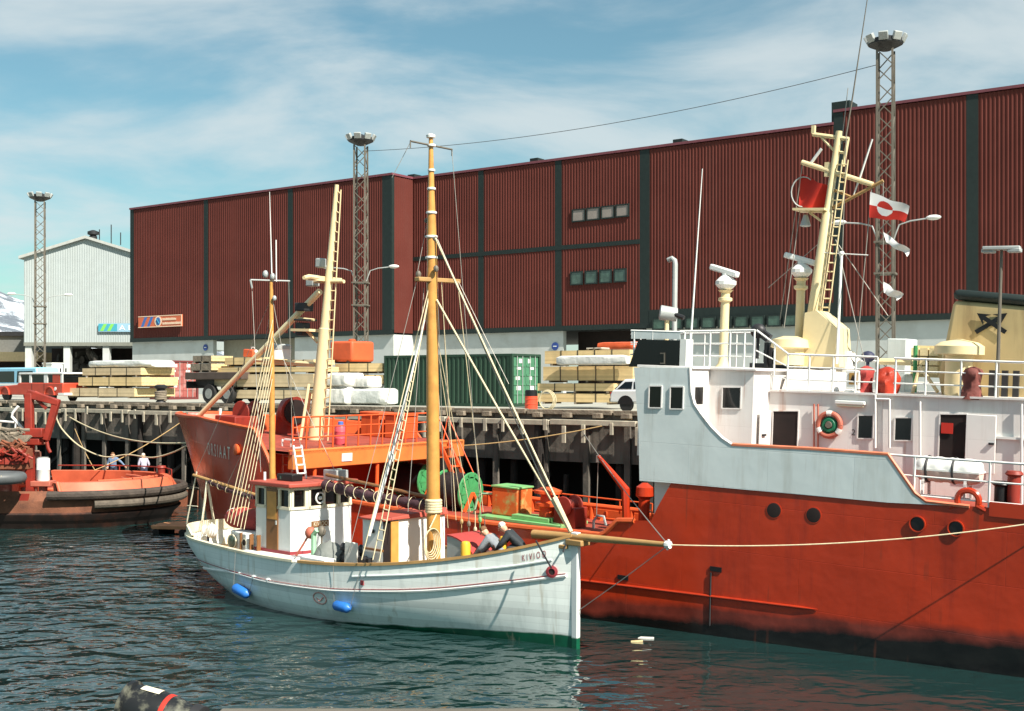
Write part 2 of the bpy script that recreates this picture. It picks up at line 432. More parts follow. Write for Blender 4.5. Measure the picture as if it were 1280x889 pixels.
M['sign_white'] = mat('white sign paint', (228, 232, 232), .6, .03)
M['round_blue'] = mat('blue round sign', (48, 72, 140), .5, .08)
M['flag_red'] = mat('flag red', (186, 44, 32), .8, .06, 3)
M['flag_white'] = mat('flag white', (224, 222, 220), .8, .04, 3)
M['letter_red'] = mat('dark red lettering', (140, 52, 58), .5, .1)
M['letter_white'] = mat('white hull lettering', (220, 212, 200), .5, .05)
M['skin'] = mat('skin', (206, 156, 128), .6, .08, 8)
M['hair_white'] = mat('white hair', (214, 204, 190), .8, .15, 20)
M['hair_brown'] = mat('brown hair', (110, 78, 52), .8, .2, 20)
M['cl_grey'] = mat('grey sweater', (128, 134, 140), .9, .15, 6, bump=.3)
M['cl_dark'] = mat('dark jacket', (44, 50, 54), .7, .2, 5, bump=.3)
M['cl_blue'] = mat('blue work shirt', (108, 128, 156), .85, .12, 5, bump=.3)
M['cl_lilac'] = mat('pale checked shirt', (168, 164, 180), .85, .15, 9, bump=.3)
M['cl_trouser'] = mat('brown trousers', (92, 66, 56), .85, .15, 5, bump=.3)
M['cl_navy'] = mat('navy trousers', (46, 52, 70), .85, .15, 5, bump=.3)
M['snow'] = None
# chest with flaking paint
M['chest'] = mat('flaking orange and green paint', (196, 92, 40), .6, .12, 2, dirt=(150, 176, 110), damt=1.0, dscale=2.2)
# ------------------------------------------------------------------ camera, sun, sky
cam_d = bpy.data.cameras.new('camera'); cam = bpy.data.objects.new('camera', cam_d); COL.objects.link(cam)
cam.location = CAM; cam.rotation_euler = (R(90), 0, 0)
cam_d.sensor_width = 36; cam_d.lens = 36 * FPX / 1280
cam_d.shift_y = (HZ - 444.5) / 1280
cam_d.clip_start = .1; cam_d.clip_end = 20000
S.camera = cam
SUN_AZ, SUN_EL = R(139.5), R(45.0)          # clockwise from +Y
sd = V((math.sin(SUN_AZ) * math.cos(SUN_EL), math.cos(SUN_AZ) * math.cos(SUN_EL), math.sin(SUN_EL)))
ld = bpy.data.lights.new('sun', 'SUN'); ld.energy = 5.0; ld.angle = R(.5); ld.color = (1, .93, .82)
lo = bpy.data.objects.new('sun', ld); COL.objects.link(lo); lo.rotation_euler = sd.to_track_quat('Z', 'Y').to_euler()
lo.location = (20, -20, 60)
W = bpy.data.worlds.new('World'); S.world = W; W.use_nodes = True
nt = W.node_tree; N = nt.nodes; L = nt.links
bg = N['Background']; bg.inputs[1].default_value = .061
sk = N.new('ShaderNodeTexSky'); sk.sky_type = 'NISHITA'; sk.sun_disc = False
sk.sun_elevation = SUN_EL; sk.sun_rotation = SUN_AZ; sk.air_density = 1.0; sk.dust_density = .8; sk.ozone_density = 1.2
tcw = N.new('ShaderNodeTexCoord')
sep = N.new('ShaderNodeSeparateXYZ'); L.new(tcw.outputs['Generated'], sep.inputs[0])
zz = N.new('ShaderNodeMath'); zz.operation = 'MAXIMUM'; zz.inputs[1].default_value = .03; L.new(sep.outputs[2], zz.inputs[0])
za = N.new('ShaderNodeMath'); za.operation = 'ADD'; za.inputs[1].default_value = .26; L.new(zz.outputs[0], za.inputs[0])
dx = N.new('ShaderNodeMath'); dx.operation = 'DIVIDE'; L.new(sep.outputs[0], dx.inputs[0]); L.new(za.outputs[0], dx.inputs[1])
dy = N.new('ShaderNodeMath'); dy.operation = 'DIVIDE'; L.new(sep.outputs[1], dy.inputs[0]); L.new(za.outputs[0], dy.inputs[1])
cb = N.new('ShaderNodeCombineXYZ'); L.new(dx.outputs[0], cb.inputs[0]); L.new(dy.outputs[0], cb.inputs[1])
mpw = N.new('ShaderNodeMapping'); mpw.inputs['Rotation'].default_value = (0, 0, R(14)); mpw.inputs['Scale'].default_value = (.95, 1.25, 1)
mpw.inputs['Location'].default_value = (5.3, 2.2, 0)
L.new(cb.outputs[0], mpw.inputs[0])
cn = N.new('ShaderNodeTexNoise'); cn.inputs['Scale'].default_value = 1.7; cn.inputs['Detail'].default_value = 8; cn.inputs['Roughness'].default_value = .55
cn.inputs['Distortion'].default_value = .35
L.new(mpw.outputs[0], cn.inputs[0])
cr = N.new('ShaderNodeMapRange'); cr.interpolation_type = 'SMOOTHSTEP'
cr.inputs[1].default_value = .40; cr.inputs[2].default_value = .66; cr.inputs[3].default_value = .06; cr.inputs[4].default_value = .78
L.new(cn.outputs[0], cr.inputs[0])
tint = N.new('ShaderNodeMix'); tint.data_type = 'RGBA'; tint.blend_type = 'MULTIPLY'; tint.inputs[0].default_value = 1
L.new(sk.outputs[0], tint.inputs[6]); tint.inputs[7].default_value = (.76, 1.12, 1.0, 1)
cm = N.new('ShaderNodeMix'); cm.data_type = 'RGBA'
L.new(cr.outputs[0], cm.inputs[0]); L.new(tint.outputs[2], cm.inputs[6]); cm.inputs[7].default_value = (6.4, 7.0, 7.1, 1)
L.new(cm.outputs[2], bg.inputs[0])
vs = S.view_settings; S.display_settings.display_device = 'sRGB'
vs.view_transform = 'Standard'; vs.look = 'None'; vs.exposure = .9; vs.gamma = 1; vs.use_curve_mapping = False
S.cycles.max_bounces = 6; S.cycles.caustics_reflective = False; S.cycles.caustics_refractive = False
S.cycles.use_denoising = True

# ------------------------------------------------------------------ quay frame
ZQ = 5.3
U = V((.812, -.584, 0)).normalized()
Q = frame((4.74, 47.4, ZQ), (U.x, U.y))
def qa(px, d): return hit(Q, px, 490, 1, d).x
def qz(px, py, d): return hit(Q, px, py, 1, d).z

# ------------------------------------------------------------------ water
def water_mat():
    m = bpy.data.materials.new('harbour water'); m.use_nodes = True
    nt = m.node_tree; N = nt.nodes; L = nt.links; b = N['Principled BSDF']
    b.inputs['Base Color'].default_value = (.009, .029, .028, 1)
    b.inputs['Roughness'].default_value = .045; b.inputs['IOR'].default_value = 2.3
    b.inputs['Specular IOR Level'].default_value = .5
    tc = N.new('ShaderNodeTexCoord')
    h = None
    for sc, amp, sx, rot in ((.55, .5, .8, 10), (1.25, .42, .9, -14), (2.8, .09, 1.0, 25)):
        mp = N.new('ShaderNodeMapping'); mp.inputs['Scale'].default_value = (1, sx * 1.5, 1); mp.inputs['Rotation'].default_value = (0, 0, R(rot))
        L.new(tc.outputs['Object'], mp.inputs[0])
        n = N.new('ShaderNodeTexNoise'); n.inputs['Scale'].default_value = sc; n.inputs['Detail'].default_value = 1.5; n.inputs['Roughness'].default_value = .4
        n.inputs['Distortion'].default_value = .6
        L.new(mp.outputs[0], n.inputs[0])
        k = N.new('ShaderNodeMath'); k.operation = 'MULTIPLY'; k.inputs[1].default_value = amp; L.new(n.outputs[0], k.inputs[0])
        if h is None: h = k
        else:
            a = N.new('ShaderNodeMath'); a.operation = 'ADD'; L.new(h.outputs[0], a.inputs[0]); L.new(k.outputs[0], a.inputs[1]); h = a
    # calm lee between the hulls, livelier out in the open basin
    cal = N.new('ShaderNodeTexNoise'); cal.inputs['Scale'].default_value = .11; cal.inputs['Detail'].default_value = 2; L.new(tc.outputs['Object'], cal.inputs[0])
    cr = N.new('ShaderNodeMapRange'); cr.inputs[1].default_value = .35; cr.inputs[2].default_value = .65; cr.inputs[3].default_value = .6; cr.inputs[4].default_value = 1.15
    L.new(cal.outputs[0], cr.inputs[0])
    sx_ = N.new('ShaderNodeSeparateXYZ'); L.new(tc.outputs['Object'], sx_.inputs[0])
    lee = N.new('ShaderNodeMapRange'); lee.interpolation_type = 'SMOOTHSTEP'; lee.inputs[1].default_value = -5; lee.inputs[2].default_value = 4.5; lee.inputs[3].default_value = 1; lee.inputs[4].default_value = .26
    L.new(sx_.outputs[0], lee.inputs[0])
    lm = N.new('ShaderNodeMath'); lm.operation = 'MULTIPLY'; L.new(cr.outputs[0], lm.inputs[0]); L.new(lee.outputs[0], lm.inputs[1])
    hm = N.new('ShaderNodeMath'); hm.operation = 'MULTIPLY'; L.new(h.outputs[0], hm.inputs[0]); L.new(lm.outputs[0], hm.inputs[1])
    bp = N.new('ShaderNodeBump'); bp.inputs['Strength'].default_value = 1.0; bp.inputs['Distance'].default_value = .66
    L.new(hm.outputs[0], bp.inputs['Height']); L.new(bp.outputs[0], b.inputs['Normal'])
    return m
mb = MB(); mb.add([(-900, -60, 0), (900, -60, 0), (900, 900, 0), (-900, 900, 0)], [(0, 1, 2, 3)])
o = mb.build('water', water_mat(), smooth=0); tag(o, 'dark green rippled harbour water', 'water', kind='structure')

# ------------------------------------------------------------------ land behind the quay, hills
mb = MB()
mb.box((-600, .25, -1.0), (400, 900, -.004))
o = mb.build('quay_deck', M['concrete'], smooth=0); o.matrix_world = Q
tag(o, 'pale concrete quay surface', 'quay', kind='structure')
def hill_mat():
    m = mat('snowy rock', (214, 222, 230), .9, .08, .01, dirt=(112, 118, 126), damt=1.0, dscale=.012)
    runs(m, (84, 92, 102), .95, .44, .03, .05)
    return m
mb = MB(); rows = []
for i in range(70):
    x = -2600 + i * 34
    row = []
    for j in range(30):
        y = 1500 + j * 45
        t = j / 29
        e = math.sin(math.pi * min(1, t * 1.0)) ** .7
        top = 165 + 55 * math.sin(x * .0041 + 1.0) + 40 * noise.noise(V((x * .006, 3, 0)))
        fade = min(1, max(0, (-250 - x) / 350))
        z = top * e * fade + 26 * noise.noise(V((x * .011, y * .011, 1))) * e + 5
        row.append(V((x, y, z)))
    rows.append(row)
mb.loft(rows); hm = hill_mat()
o = mb.build('snowy_hill', hm, smooth=60); tag(o, 'snow patched rocky hillside beyond the harbour', 'hill', kind='structure')

# ------------------------------------------------------------------ quay wall
qw = thing('quay_wall', 'timber piled quay wall with stained concrete apron and pale hanging boards', 'quay wall', Q)
A0, A1 = -150, 60
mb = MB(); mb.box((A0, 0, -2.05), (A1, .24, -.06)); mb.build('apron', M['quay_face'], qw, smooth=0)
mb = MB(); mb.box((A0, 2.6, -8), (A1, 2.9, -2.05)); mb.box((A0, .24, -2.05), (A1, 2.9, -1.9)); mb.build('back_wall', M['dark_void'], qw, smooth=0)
a = -52.0; rnd = random.Random(3)
pm = MB(); pm.tube([(0, 0, -7.5), (0, 0, -.35)], [.24, .2], 10)
pile0 = pm.build('pile', M['pile'], qw); pile0.location = (a, -.22, 0)
for k in range(1, 46):
    a += 1.75 + rnd.uniform(-.25, .3)
    c = pile0.copy(); COL.objects.link(c); c.location = (a, (-.22 if k % 3 == 0 else .42) + rnd.uniform(-.06, .05), (rnd.uniform(-.25, .05) if k % 3 == 0 else -1.75))
    c.rotation_euler = (rnd.uniform(-.02, .02), rnd.uniform(-.02, .02), rnd.uniform(0, 6)); c.scale = (rnd.uniform(.75, 1.15),) * 2 + (1,)
a = -50.0
fb = MB(); fb.box((-.08, -.6, -1.15), (.08, -.53, -.48)); f0 = fb.build('fender_board', M['fender_wood'], qw, bevel=.01); f0.location = (a, 0, 0)
for k in range(1, 52):
    a += 1.1 + rnd.uniform(-.3, .35)
    c = f0.copy(); COL.objects.link(c); c.location = (a, rnd.uniform(-.04, .1), rnd.uniform(-.1, .2)); c.scale = (rnd.uniform(.7, 1.2), 1, rnd.uniform(.6, 1.2))
a = -60.0; k = 0
while a < 34:
    ln = rnd.uniform(3.2, 5.2)
    mb = MB(); z0 = rnd.uniform(-.02, .03)
    mb.cbox((a + ln / 2, .02 + rnd.uniform(-.04, .04), .0 + z0), ln - .08, .30, .2, rnd.uniform(-.006, .006), rnd.uniform(-.006, .006))
    for q in (0.15, .5, .85): mb.cbox((a + ln * q, -.14, -.14), .42, .36, .2)
    mb.build('cap_beam', M['old_timber'], qw, bevel=.02); a += ln; k += 1
a = -60.0
while a < 34:
    ln = rnd.uniform(4, 7)
    mb = MB(); mb.cbox((a + ln / 2, -.42, -.42 + rnd.uniform(-.03, .03)), ln - .05, .2, .22, 0, rnd.uniform(-.008, .008))
    mb.build('waler', M['fender_wood'], qw, bevel=.02); a += ln
a = -51.0
while a < 30:
    mb = MB(); mb.box((a - .13, -.13, -6.5), (a + .13, -.002, -.5)); mb.build('pilaster', M['quay_face'], qw, smooth=0); a += 2.3 + rnd.uniform(-.4, .4)
mb = MB()
for k in range(14):
    a = -48 + k * 5.6; s = 1 if k % 2 else -1
    mb.beam((a, .15, -5.2), (a + 2.4 * s + 2.4, .15, -2.6), .16, .16)
mb.build('bracing', M['pile'], qw)

# ------------------------------------------------------------------ red warehouse
DL, DR = 37.7, 40.5
wh = thing('warehouse', 'huge warehouse clad in dark red ribbed sheet with black seams and white base', 'warehouse',
           Q @ Matrix.Translation((qa(163, DL), DL, 0)))
WA0 = qa(163, DL)
def clad(a0, a1, d, z0, z1, name='cladding_panel', along='x'):
    mb = MB(); pitch = .27; n = max(2, int((a1 - a0) / pitch)); p = (a1 - a0) / n
    pr = []
    for i in range(n):
        s = a0 + i * p
        pr += [(s, 0), (s + p * .42, 0), (s + p * .55, -.034), (s + p * .87, -.034)]
    pr.append((a1, 0))
    rings = []
    for s, off in pr:
        if along == 'x': rings.append([V((s, d + off, z0)), V((s, d + off, z1))])
        else: rings.append([V((d - off, s, z0)), V((d - off, s, z1))])
    mb.loft(rings); return mb.build(name, M['red_clad'], wh, smooth=20)
def wa(px, d): return qa(px, d) - WA0
ZB, ZR, ZR2 = 5.45, 19.25, 20.1
dl, dr = 0.0, DR - DL
# left block
seamsL = [163, 167, 255, 260, 360, 366, 478, 490]
aL = [wa(p, DL) for p in seamsL]
for i, j in ((1, 2), (3, 4), (5, 6)): clad(aL[i], aL[j], dl, ZB + .35, ZR)
for i, j in ((0, 1), (2, 3), (4, 5), (6, 7)):
    mb = MB(); mb.box((aL[i], dl - .03, ZB), (aL[j], dl + .3, ZR + .05)); mb.build('seam_strip', M['dark_seam'], wh, smooth=0)
mb = MB(); mb.box((aL[0], dl - .06, ZB - .05), (aL[7], dl + .3, ZB + .349)); mb.build('bottom_strip', M['dark_seam'], wh, smooth=0)
aC = aL[7]
clad(dl + .3, dr, aC + .0, ZB + .1, ZR, 'side_cladding', 'y')
pxR = [598, 604.5, 694, 702, 800, 812, 1042, 1054, 1208, 1223]
aR = [aC + .02] + [wa(p, DR) for p in pxR] + [wa(1400, DR)]
zmid = 6.5 + (HZ - 316) / 1500 * 102 - ZQ
hz = [(0, 1), (2, 3), (4, 5)]
for i, j in hz:
    clad(aR[i], aR[j], dr, ZB + .35, 12.0); clad(aR[i], aR[j], dr, 12.35, ZR)
for i, j in ((6, 7),): clad(aR[i], aR[j], dr, ZB + 1.35, ZR)
for i, j in ((8, 9), (10, 11)): clad(aR[i], aR[j], dr, ZB + .35, ZR2)
for i, j in ((1, 2), (3, 4), (5, 6), (7, 8), (9, 10)):
    mb = MB(); mb.box((aR[i], dr - .03, ZB), (aR[j], dr + .3, (ZR if i < 7 else ZR2) + .05)); mb.build('seam_strip', M['dark_seam'], wh, smooth=0)
mb = MB(); mb.box((aR[0], dr - .06, 12.001), (aR[5], dr + .2, 12.349)); mb.build('mid_strip', M['dark_seam'], wh, smooth=0)
mb = MB(); mb.box((aR[0], dr - .06, ZB - .05), (aR[6] - .01, dr + .3, ZB + .349)); mb.box((aR[6], dr - .06, ZB - .05), (aR[8] - .01, dr + .3, ZB + 1.349))
mb.box((aR[8], dr - .06, ZB - .05), (aR[11], dr + .3, ZB + .349)); mb.build('bottom_strip', M['dark_seam'], wh, smooth=0)
# body, roof, parapet
mb = MB(); mb.box((aL[0] + .02, dl + .12, ZB + .36), (aC - .12, 45, ZR - .05)); mb.box((aC - .11, dr + .12, ZB + .36), (aR[11], 45, ZR - .05))
mb.box((aR[7] + .05, dr + .31, ZR), (aR[11], 45, ZR2 - .05)); mb.build('inner_wall', M['dark_seam'], wh, smooth=0)
mb = MB(); mb.box((aL[0] - .05, dl - .12, ZR + .06), (aC + .1, 45.3, ZR + .25)); mb.box((aC + .101, dr - .12, ZR + .06), (aR[7], 45.3, ZR + .25))
mb.box((aR[7] + .001, dr - .12, ZR2 + .06), (aR[11] + .2, 45.3, ZR2 + .25)); mb.build('roof', M['roof_trim'], wh, smooth=0)
mb = MB(); mb.box((aR[7] - .3, dr + .4, ZR + .3), (aR[7] + 1.0, dr + 2, ZR2 + .9)); mb.build('roof_hatch', M['dark_seam'], wh, smooth=0)
for i in range(7):
    mb = MB(); x = aL[0] + 8 + i * 13.5; zz_ = ZR if i < 6 else ZR2
    mb.box((x, dr + 1, zz_ + .25), (x + .8, dr + 2, zz_ + .75)); mb.build('roof_vent', M['dark_seam'], wh, smooth=0)
# base: white left part, recessed bays, white right part, long low strip of windows
for lo_, hi_ in (((aL[0], dl + .25, 0), (wa(264, DL), dl + .7, ZB - .06)), ((wa(366, DL), dl + .25, 0), (aC - .05, dl + .7, ZB - .06)), ((aC - .5, dl + .71, 0), (aC - .05, dr + .25, ZB - .06)),
                 ((aC - .04, dr + .25, 0), (wa(702, DR), dr + .7, ZB - .06)), ((wa(806, DR), dr + .25, 0), (aR[11], dr + .7, ZB - .06))):
    mb = MB(); mb.box(lo_, hi_); mb.build('base_wall', M['base_white'], wh, smooth=0)
mb = MB(); mb.box((wa(264, DL) + .01, dl + 1.6, 0), (wa(366, DL) - .01, dl + 1.9, ZB - .06)); mb.build('recessed_wall', mat('bay wall with painted shade', (150, 146, 132), .85, .1), wh, smooth=0)  # grey-brown tone paints the shade of the bay onto its wall
mb = MB(); mb.box((wa(702, DR) + .01, dr + 2.5, 0), (wa(806, DR) - .01, dr + 2.8, ZB - .06)); mb.build('loading_opening', M['interior'], wh, smooth=0)
def wh_window(px0, px1, py0, py1, d, gl, rec=.10):
    a0, a1 = wa(px0, DR), wa(px1, DR); zt = qz((px0 + px1) / 2, py0, DR); zb = qz((px0 + px1) / 2, py1, DR)
    mb = MB(); w = .10; y0, y1 = d - .14, d + .1
    for x0, x1, z0, z1 in ((a0 - w, a0, zb - w, zt + w), (a1, a1 + w, zb - w, zt + w), (a0, a1, zb - w, zb), (a0, a1, zt, zt + w)):
        mb.box((x0, y0, z0), (x1, y1, z1))
    f = mb.build('window_frame', M['dark_seam'], wh, smooth=0)
    mb = MB(); mb.box((a0, d - .095, zb), (a1, d + .09, zt)); mb.build('pane', gl, f, smooth=0)
for k in range(4):
    wh_window(717 + k * 18.2, 731 + k * 18.2, 263 - k * 2.0, 276 - k * 2.0, dr, M['glass_pale'])
    wh_window(715 + k * 18.1, 728 + k * 18.1, 341 - k * 1.2, 355 - k * 1.2, dr, M['glass_green'])
for k in range(9):
    wh_window(818 + k * 20.5, 832 + k * 20.5, 399.5 - k * .6, 411 - k * .6, dr - .06, M['glass_green'])

def Wq(a, d, z): return Q @ V((a, d, z))
# lettered sign on the warehouse
def sign_on(F, name, label, a0, a1, d, zb, zt, field, group=None):
    s = thing(name, label, 'sign', F @ Matrix.Translation(((a0 + a1) / 2, d, zb)))
    w = a1 - a0; h = zt - zb
    mb = MB(); mb.box((-w / 2, -.06, 0), (w / 2, .06, h)); mb.build('sign_board', field, s, smooth=0)
    return s, w, h
a0, a1 = qa(174, DL - .15), qa(228.5, DL - .15); zt = qz(200, 394.5, DL - .15); zb = qz(200, 409, DL - .15)
s, w, h = sign_on(Q, 'sign', 'orange sign with two blue slanted stripes and round emblem on the red warehouse', a0, a1, DL - .2, zb, zt, M['sign_orange'])
mb = MB()
for x in (-.44, -.30):
    mb.prism([(w * x, -.075, h * .07), (w * (x + .065), -.075, h * .07), (w * (x + .155), -.075, h * .93), (w * (x + .09), -.075, h * .93)], (0, .012, 0))
mb.build('stripe', M['sign_blue'], s, smooth=0)
mb = MB(); b_ = h * .04
mb.box((-w / 2, -.08, 0), (w / 2, -.062, h * .07)); mb.box((-w / 2, -.08, h * .93), (w / 2, -.062, h)); mb.box((w / 2 - .12, -.08, h * .07), (w / 2, -.062, h * .93))
mb.build('border', M['sign_cream'], s, smooth=0)
mb = MB(); mb.prism([(-w * .035 + w * .083 * math.cos(t * math.pi / 12), -.085, h * .5 + h * .44 * math.sin(t * math.pi / 12)) for t in range(24)], (0, .02, 0))
e = mb.build('emblem', M['sign_cream'], s, smooth=0)
mb = MB(); mb.prism([(-w * .035 + w * .055 * math.cos(t * math.pi / 4), -.095, h * .5 + h * .36 * math.sin(t * math.pi / 4)) for t in range(8)], (0, .02, 0)); mb.build('emblem_center', M['sign_blue'], e, smooth=0)
mb = MB()
for q in (1, -1): mb.beam((-w * .035 - w * .03, -.1, h * (.5 - .2 * q)), (-w * .035 + w * .03, -.1, h * (.5 + .2 * q)), .03, h * .08, (0, 1, 0))
mb.build('emblem_cross', M['sign_teal'], e, smooth=0)
rl_ = random.Random(12)
for row, (z0_, x1_) in enumerate(((.56, .36), (.20, .455))):          # two lines of pale worn lettering, too small to read
    mb = MB(); x = .065
    while x < x1_:
        lw = rl_.uniform(.018, .030); hh_ = rl_.uniform(.17, .21)
        mb.box((w * x, -.092, h * z0_), (w * (x + lw), -.086, h * (z0_ + hh_))); x += lw + .004
    mb.build('lettering', M['sign_cream'], s, smooth=0)
# round blue signs
for i, (px, py, d, rr, lb) in enumerate(((257, 434.5, DL + .2, 4, 'small round blue sign on the white base below the lettered orange sign'),
                                         (694, 433, DR + .2, 5, 'round blue sign beside the dark loading opening of the red warehouse'))):
    p = hit(Q, px, py, 1, d); r = rr / 1500 * (Q @ p).y
    mb = MB(); mb.lathe([(r, 0), (r, .05)], (p.x, p.y, p.z), (0, -1, 0), 20); mb.mi(1)
    mb.box((p.x - r * .5, p.y - .06, p.z - r * .1), (p.x + r * .5, p.y - .051, p.z + r * .12))
    single(mb, 'round_sign', [M['round_blue'], M['sign_white']], lb, 'sign', Q, smooth=30)

# ------------------------------------------------------------------ pale gabled shed on the left
sh = thing('storage_shed', 'pale grey gabled shed with ribbed walls standing on white columns', 'shed', Matrix.Translation((-53.2, 150, ZQ)))
def sx(px): return (px - 640) / 1500 * 150 + 53.2
def sz(py): return 6.5 + (HZ - py) / 1500 * 150 - ZQ
xl, xa, xr = sx(30), sx(108), sx(186); ze, zap, zw = sz(322), sz(299), sz(428)
mb = MB(); n = 52
top = lambda x: ze + (zap - ze) * (1 - abs(x - xa) / (xr - xa))
rings = []
for i in range(n + 1):
    x = xl + (xr - xl) * i / n
    for k, off in ((0, 0), (.6, -.035)):
        xx = min(xr, x + k * (xr - xl) / n * .8); rings.append([V((xx, off, zw)), V((xx, off, top(xx)))])
mb.loft(rings); mb.build('front_wall', M['shed_white'], sh, smooth=20)
mb = MB(); mb.box((xl, .1, zw), (xl + .3, 45, ze)); mb.box((xr - .3, .1, zw), (xr, 45, ze)); mb.box((xl + .3, .1, zw), (xr - .3, 45, zw + .4)); mb.build('side_wall', M['shed_white'], sh, smooth=0)
mb = MB()
for s0, x0, x1 in ((1, xl - .5, xa), (-1, xa, xr + .5)):
    z0 = ze - .25 if s0 > 0 else zap; z1 = zap if s0 > 0 else ze - .25
    mb.hexa([(x0, -.5, z0 + .05), (x1, -.5, z1 + .05), (x1, 45.5, z1 + .05), (x0, 45.5, z0 + .05), (x0, -.5, z0 + .4), (x1, -.5, z1 + .4), (x1, 45.5, z1 + .4), (x0, 45.5, z0 + .4)])
mb.build('roof', mat('grey roof sheet', (168, 170, 166), .6, .08), sh, smooth=0)
mb = MB(); mb.lathe([(.5, 0), (.5, .5), (.35, .6), (.7, .75), (.7, 1.1), (.2, 1.3)], (xa - .2, 3, zap + .2)); mb.build('roof_vent', M['dark_metal'], sh)
for k, xx in enumerate((.6, 2.1, 3.3)):
    mb = MB(); mb.tube([(xa + xx, 3, zap - .4), (xa + xx, 3, zap + (1.6, 2.2, 1.2)[k])], .07, 6); mb.build('roof_pole', M['dark_metal'], sh)
mb = MB(); mb.box((xl, -.12, zw - .45), (xr, 1, zw - .005)); mb.build('bottom_beam', mat('shed beam', (120, 122, 114), .8, .1), sh, smooth=0)
for px in (35, 83, 132, 180):
    mb = MB(); mb.cbox((sx(px), .5, zw / 2 - .25), .8, .8, zw - .5); mb.hexa([(sx(px) - 1, -.5, 0), (sx(px) + 1, -.5, 0), (sx(px) + 1, 1.5, 0), (sx(px) - 1, 1.5, 0), (sx(px) - .5, 0, 1.0), (sx(px) + .5, 0, 1.0), (sx(px) + .5, 1, 1.0), (sx(px) - .5, 1, 1.0)])
    mb.build('column', M['base_white'], sh, smooth=0)
mb = MB(); mb.box((xl, 9, 0), (xr, 9.4, zw - .5)); mb.build('back_wall', M['interior'], sh, smooth=0)
Sh = sh.matrix_world.copy()
s, w, h = sign_on(Sh, 'sign', 'teal sign with green slanted stripes on the pale gabled shed', sx(124), sx(176), -.25, sz(415), sz(404.5), M['sign_pale'])
mb = MB(); mb.box((-w / 2, -.08, h * .08), (-w * .05, -.062, h * .94)); mb.build('teal_field', M['sign_teal'], s, smooth=0)
mb = MB()
for x in (-.46, -.29): mb.prism([(w * x, -.095, h * .1), (w * (x + .08), -.095, h * .1), (w * (x + .17), -.095, h * .92), (w * (x + .09), -.095, h * .92)], (0, .012, 0))
mb.build('stripe', M['sign_green'], s, smooth=0)
letters('A E', h * .85, lambda x, y: V((w * 0 + x, -.09, h * .2 + y)), 'lettering', M['sign_white'], s, 1.3)

# low dark building at the far left
lb_ = thing('low_building', 'low building with dark open bay and yellowish canopy left of pale shed', 'building', Matrix.Translation((-80, 158, ZQ)))
mb = MB(); mb.box((-25, 6, 0), (17.5, 20, 4.2)); mb.build('bay', M['interior'], lb_, smooth=0)
mb = MB(); mb.box((-25, 0, 4.0), (17.6, 20, 5.2)); mb.build('canopy', mat('canopy fascia', (196, 172, 134), .8, .1), lb_, smooth=0)
mb = MB(); mb.box((-25, 8, 5.201), (17.6, 20, 7.6)); mb.build('upper_wall', mat('grey upper wall', (104, 106, 104), .8, .12), lb_, smooth=0)
mb = MB(); mb.box((-25.3, 7.6, 7.601), (18, 20.3, 8.2)); mb.build('roof', M['dark_metal'], lb_, smooth=0)

# ------------------------------------------------------------------ floodlight towers (one built, then copied)
def tower(px, ptop, label, ang):
    a = qa(px, 14); zt = qz(px, ptop, 14) - .9
    return Q @ Matrix.Translation((a, 14, 0)) @ Matrix.Rotation(ang, 4, 'Z'), zt
Mt, ZT = tower(451, 164, '', .5)
tw = thing('floodlight_tower', 'galvanised lattice floodlight tower behind the yellow ship mast and timber stacks', 'light tower', Mt, 'lattice floodlight towers')
mb = MB(); hw = .36
for sx_, sy_ in ((-1, -1), (1, -1), (1, 1), (-1, 1)): mb.beam((sx_ * hw, sy_ * hw, 0), (sx_ * hw * .95, sy_ * hw * .95, ZT), .09, .09)
n = 22
for i in range(n):
    z0, z1 = ZT * i / n, ZT * (i + 1) / n
    for k, (p, q) in enumerate((((-1, -1), (1, -1)), ((1, -1), (1, 1)), ((1, 1), (-1, 1)), ((-1, 1), (-1, -1)))):
        if (i + k) % 2: p, q = q, p
        mb.beam((p[0] * hw, p[1] * hw, z0), (q[0] * hw, q[1] * hw, z1), .045, .045)
mb.build('lattice', M['lattice'], tw, smooth=0)
mb = MB(); mb.box((-.7, -.7, 0), (.7, .7, .5)); mb.build('footing', M['base_white'], tw, bevel=.04)
mb = MB(); mb.lathe([(.25, ZT), (.78, ZT + .25), (.80, ZT + .45), (.3, ZT + .62), (.1, ZT + .7)], n=20); pf = mb.build('lamp_platform', M['dark_metal'], tw)
for k in range(8):
    t = k * math.pi / 4; mb = MB()
    mb.cbox((.82 * math.cos(t), .82 * math.sin(t), ZT + .48), .16, .42, .36, t, .5); mb.build('floodlight', M['steel'], pf, bevel=.02)
for s_ in (1, -1):
    zs = 8.3
    mb = MB(); mb.tube([(s_ * .35, 0, zs - .8), (s_ * .6, 0, zs - .15), (s_ * 1.1, 0, zs), (s_ * 1.9, 0, zs + .08)], .035, 6); ar = mb.build('side_arm', M['steel'], tw)
    mb = MB(); mb.ball((s_ * 2.1, 0, zs + .1), .34, .15, .12, 10); mb.build('street_lamp_head', M['white_paint'], ar)
for zz_ in (6.0, 7.4): mb = MB(); mb.cbox((0, 0, zz_), .95, .95, .08); mb.build('brace_ring', M['lattice'], tw, smooth=0)
Mt2, ZT2 = tower(1107, 38, '', .2)
copy_tree(tw, Mt2 @ Matrix.Diagonal((1, 1, (ZT2 + .9) / (ZT + .9), 1)), 'tall lattice floodlight tower behind the two flags of the big ship')
Mt3, ZT3 = tower(50, 238, '', .9)
copy_tree(tw, Mt3 @ Matrix.Diagonal((1, 1, (ZT3 + .9) / (ZT + .9), 1)), 'slender lattice floodlight tower in front of the pale gabled shed')
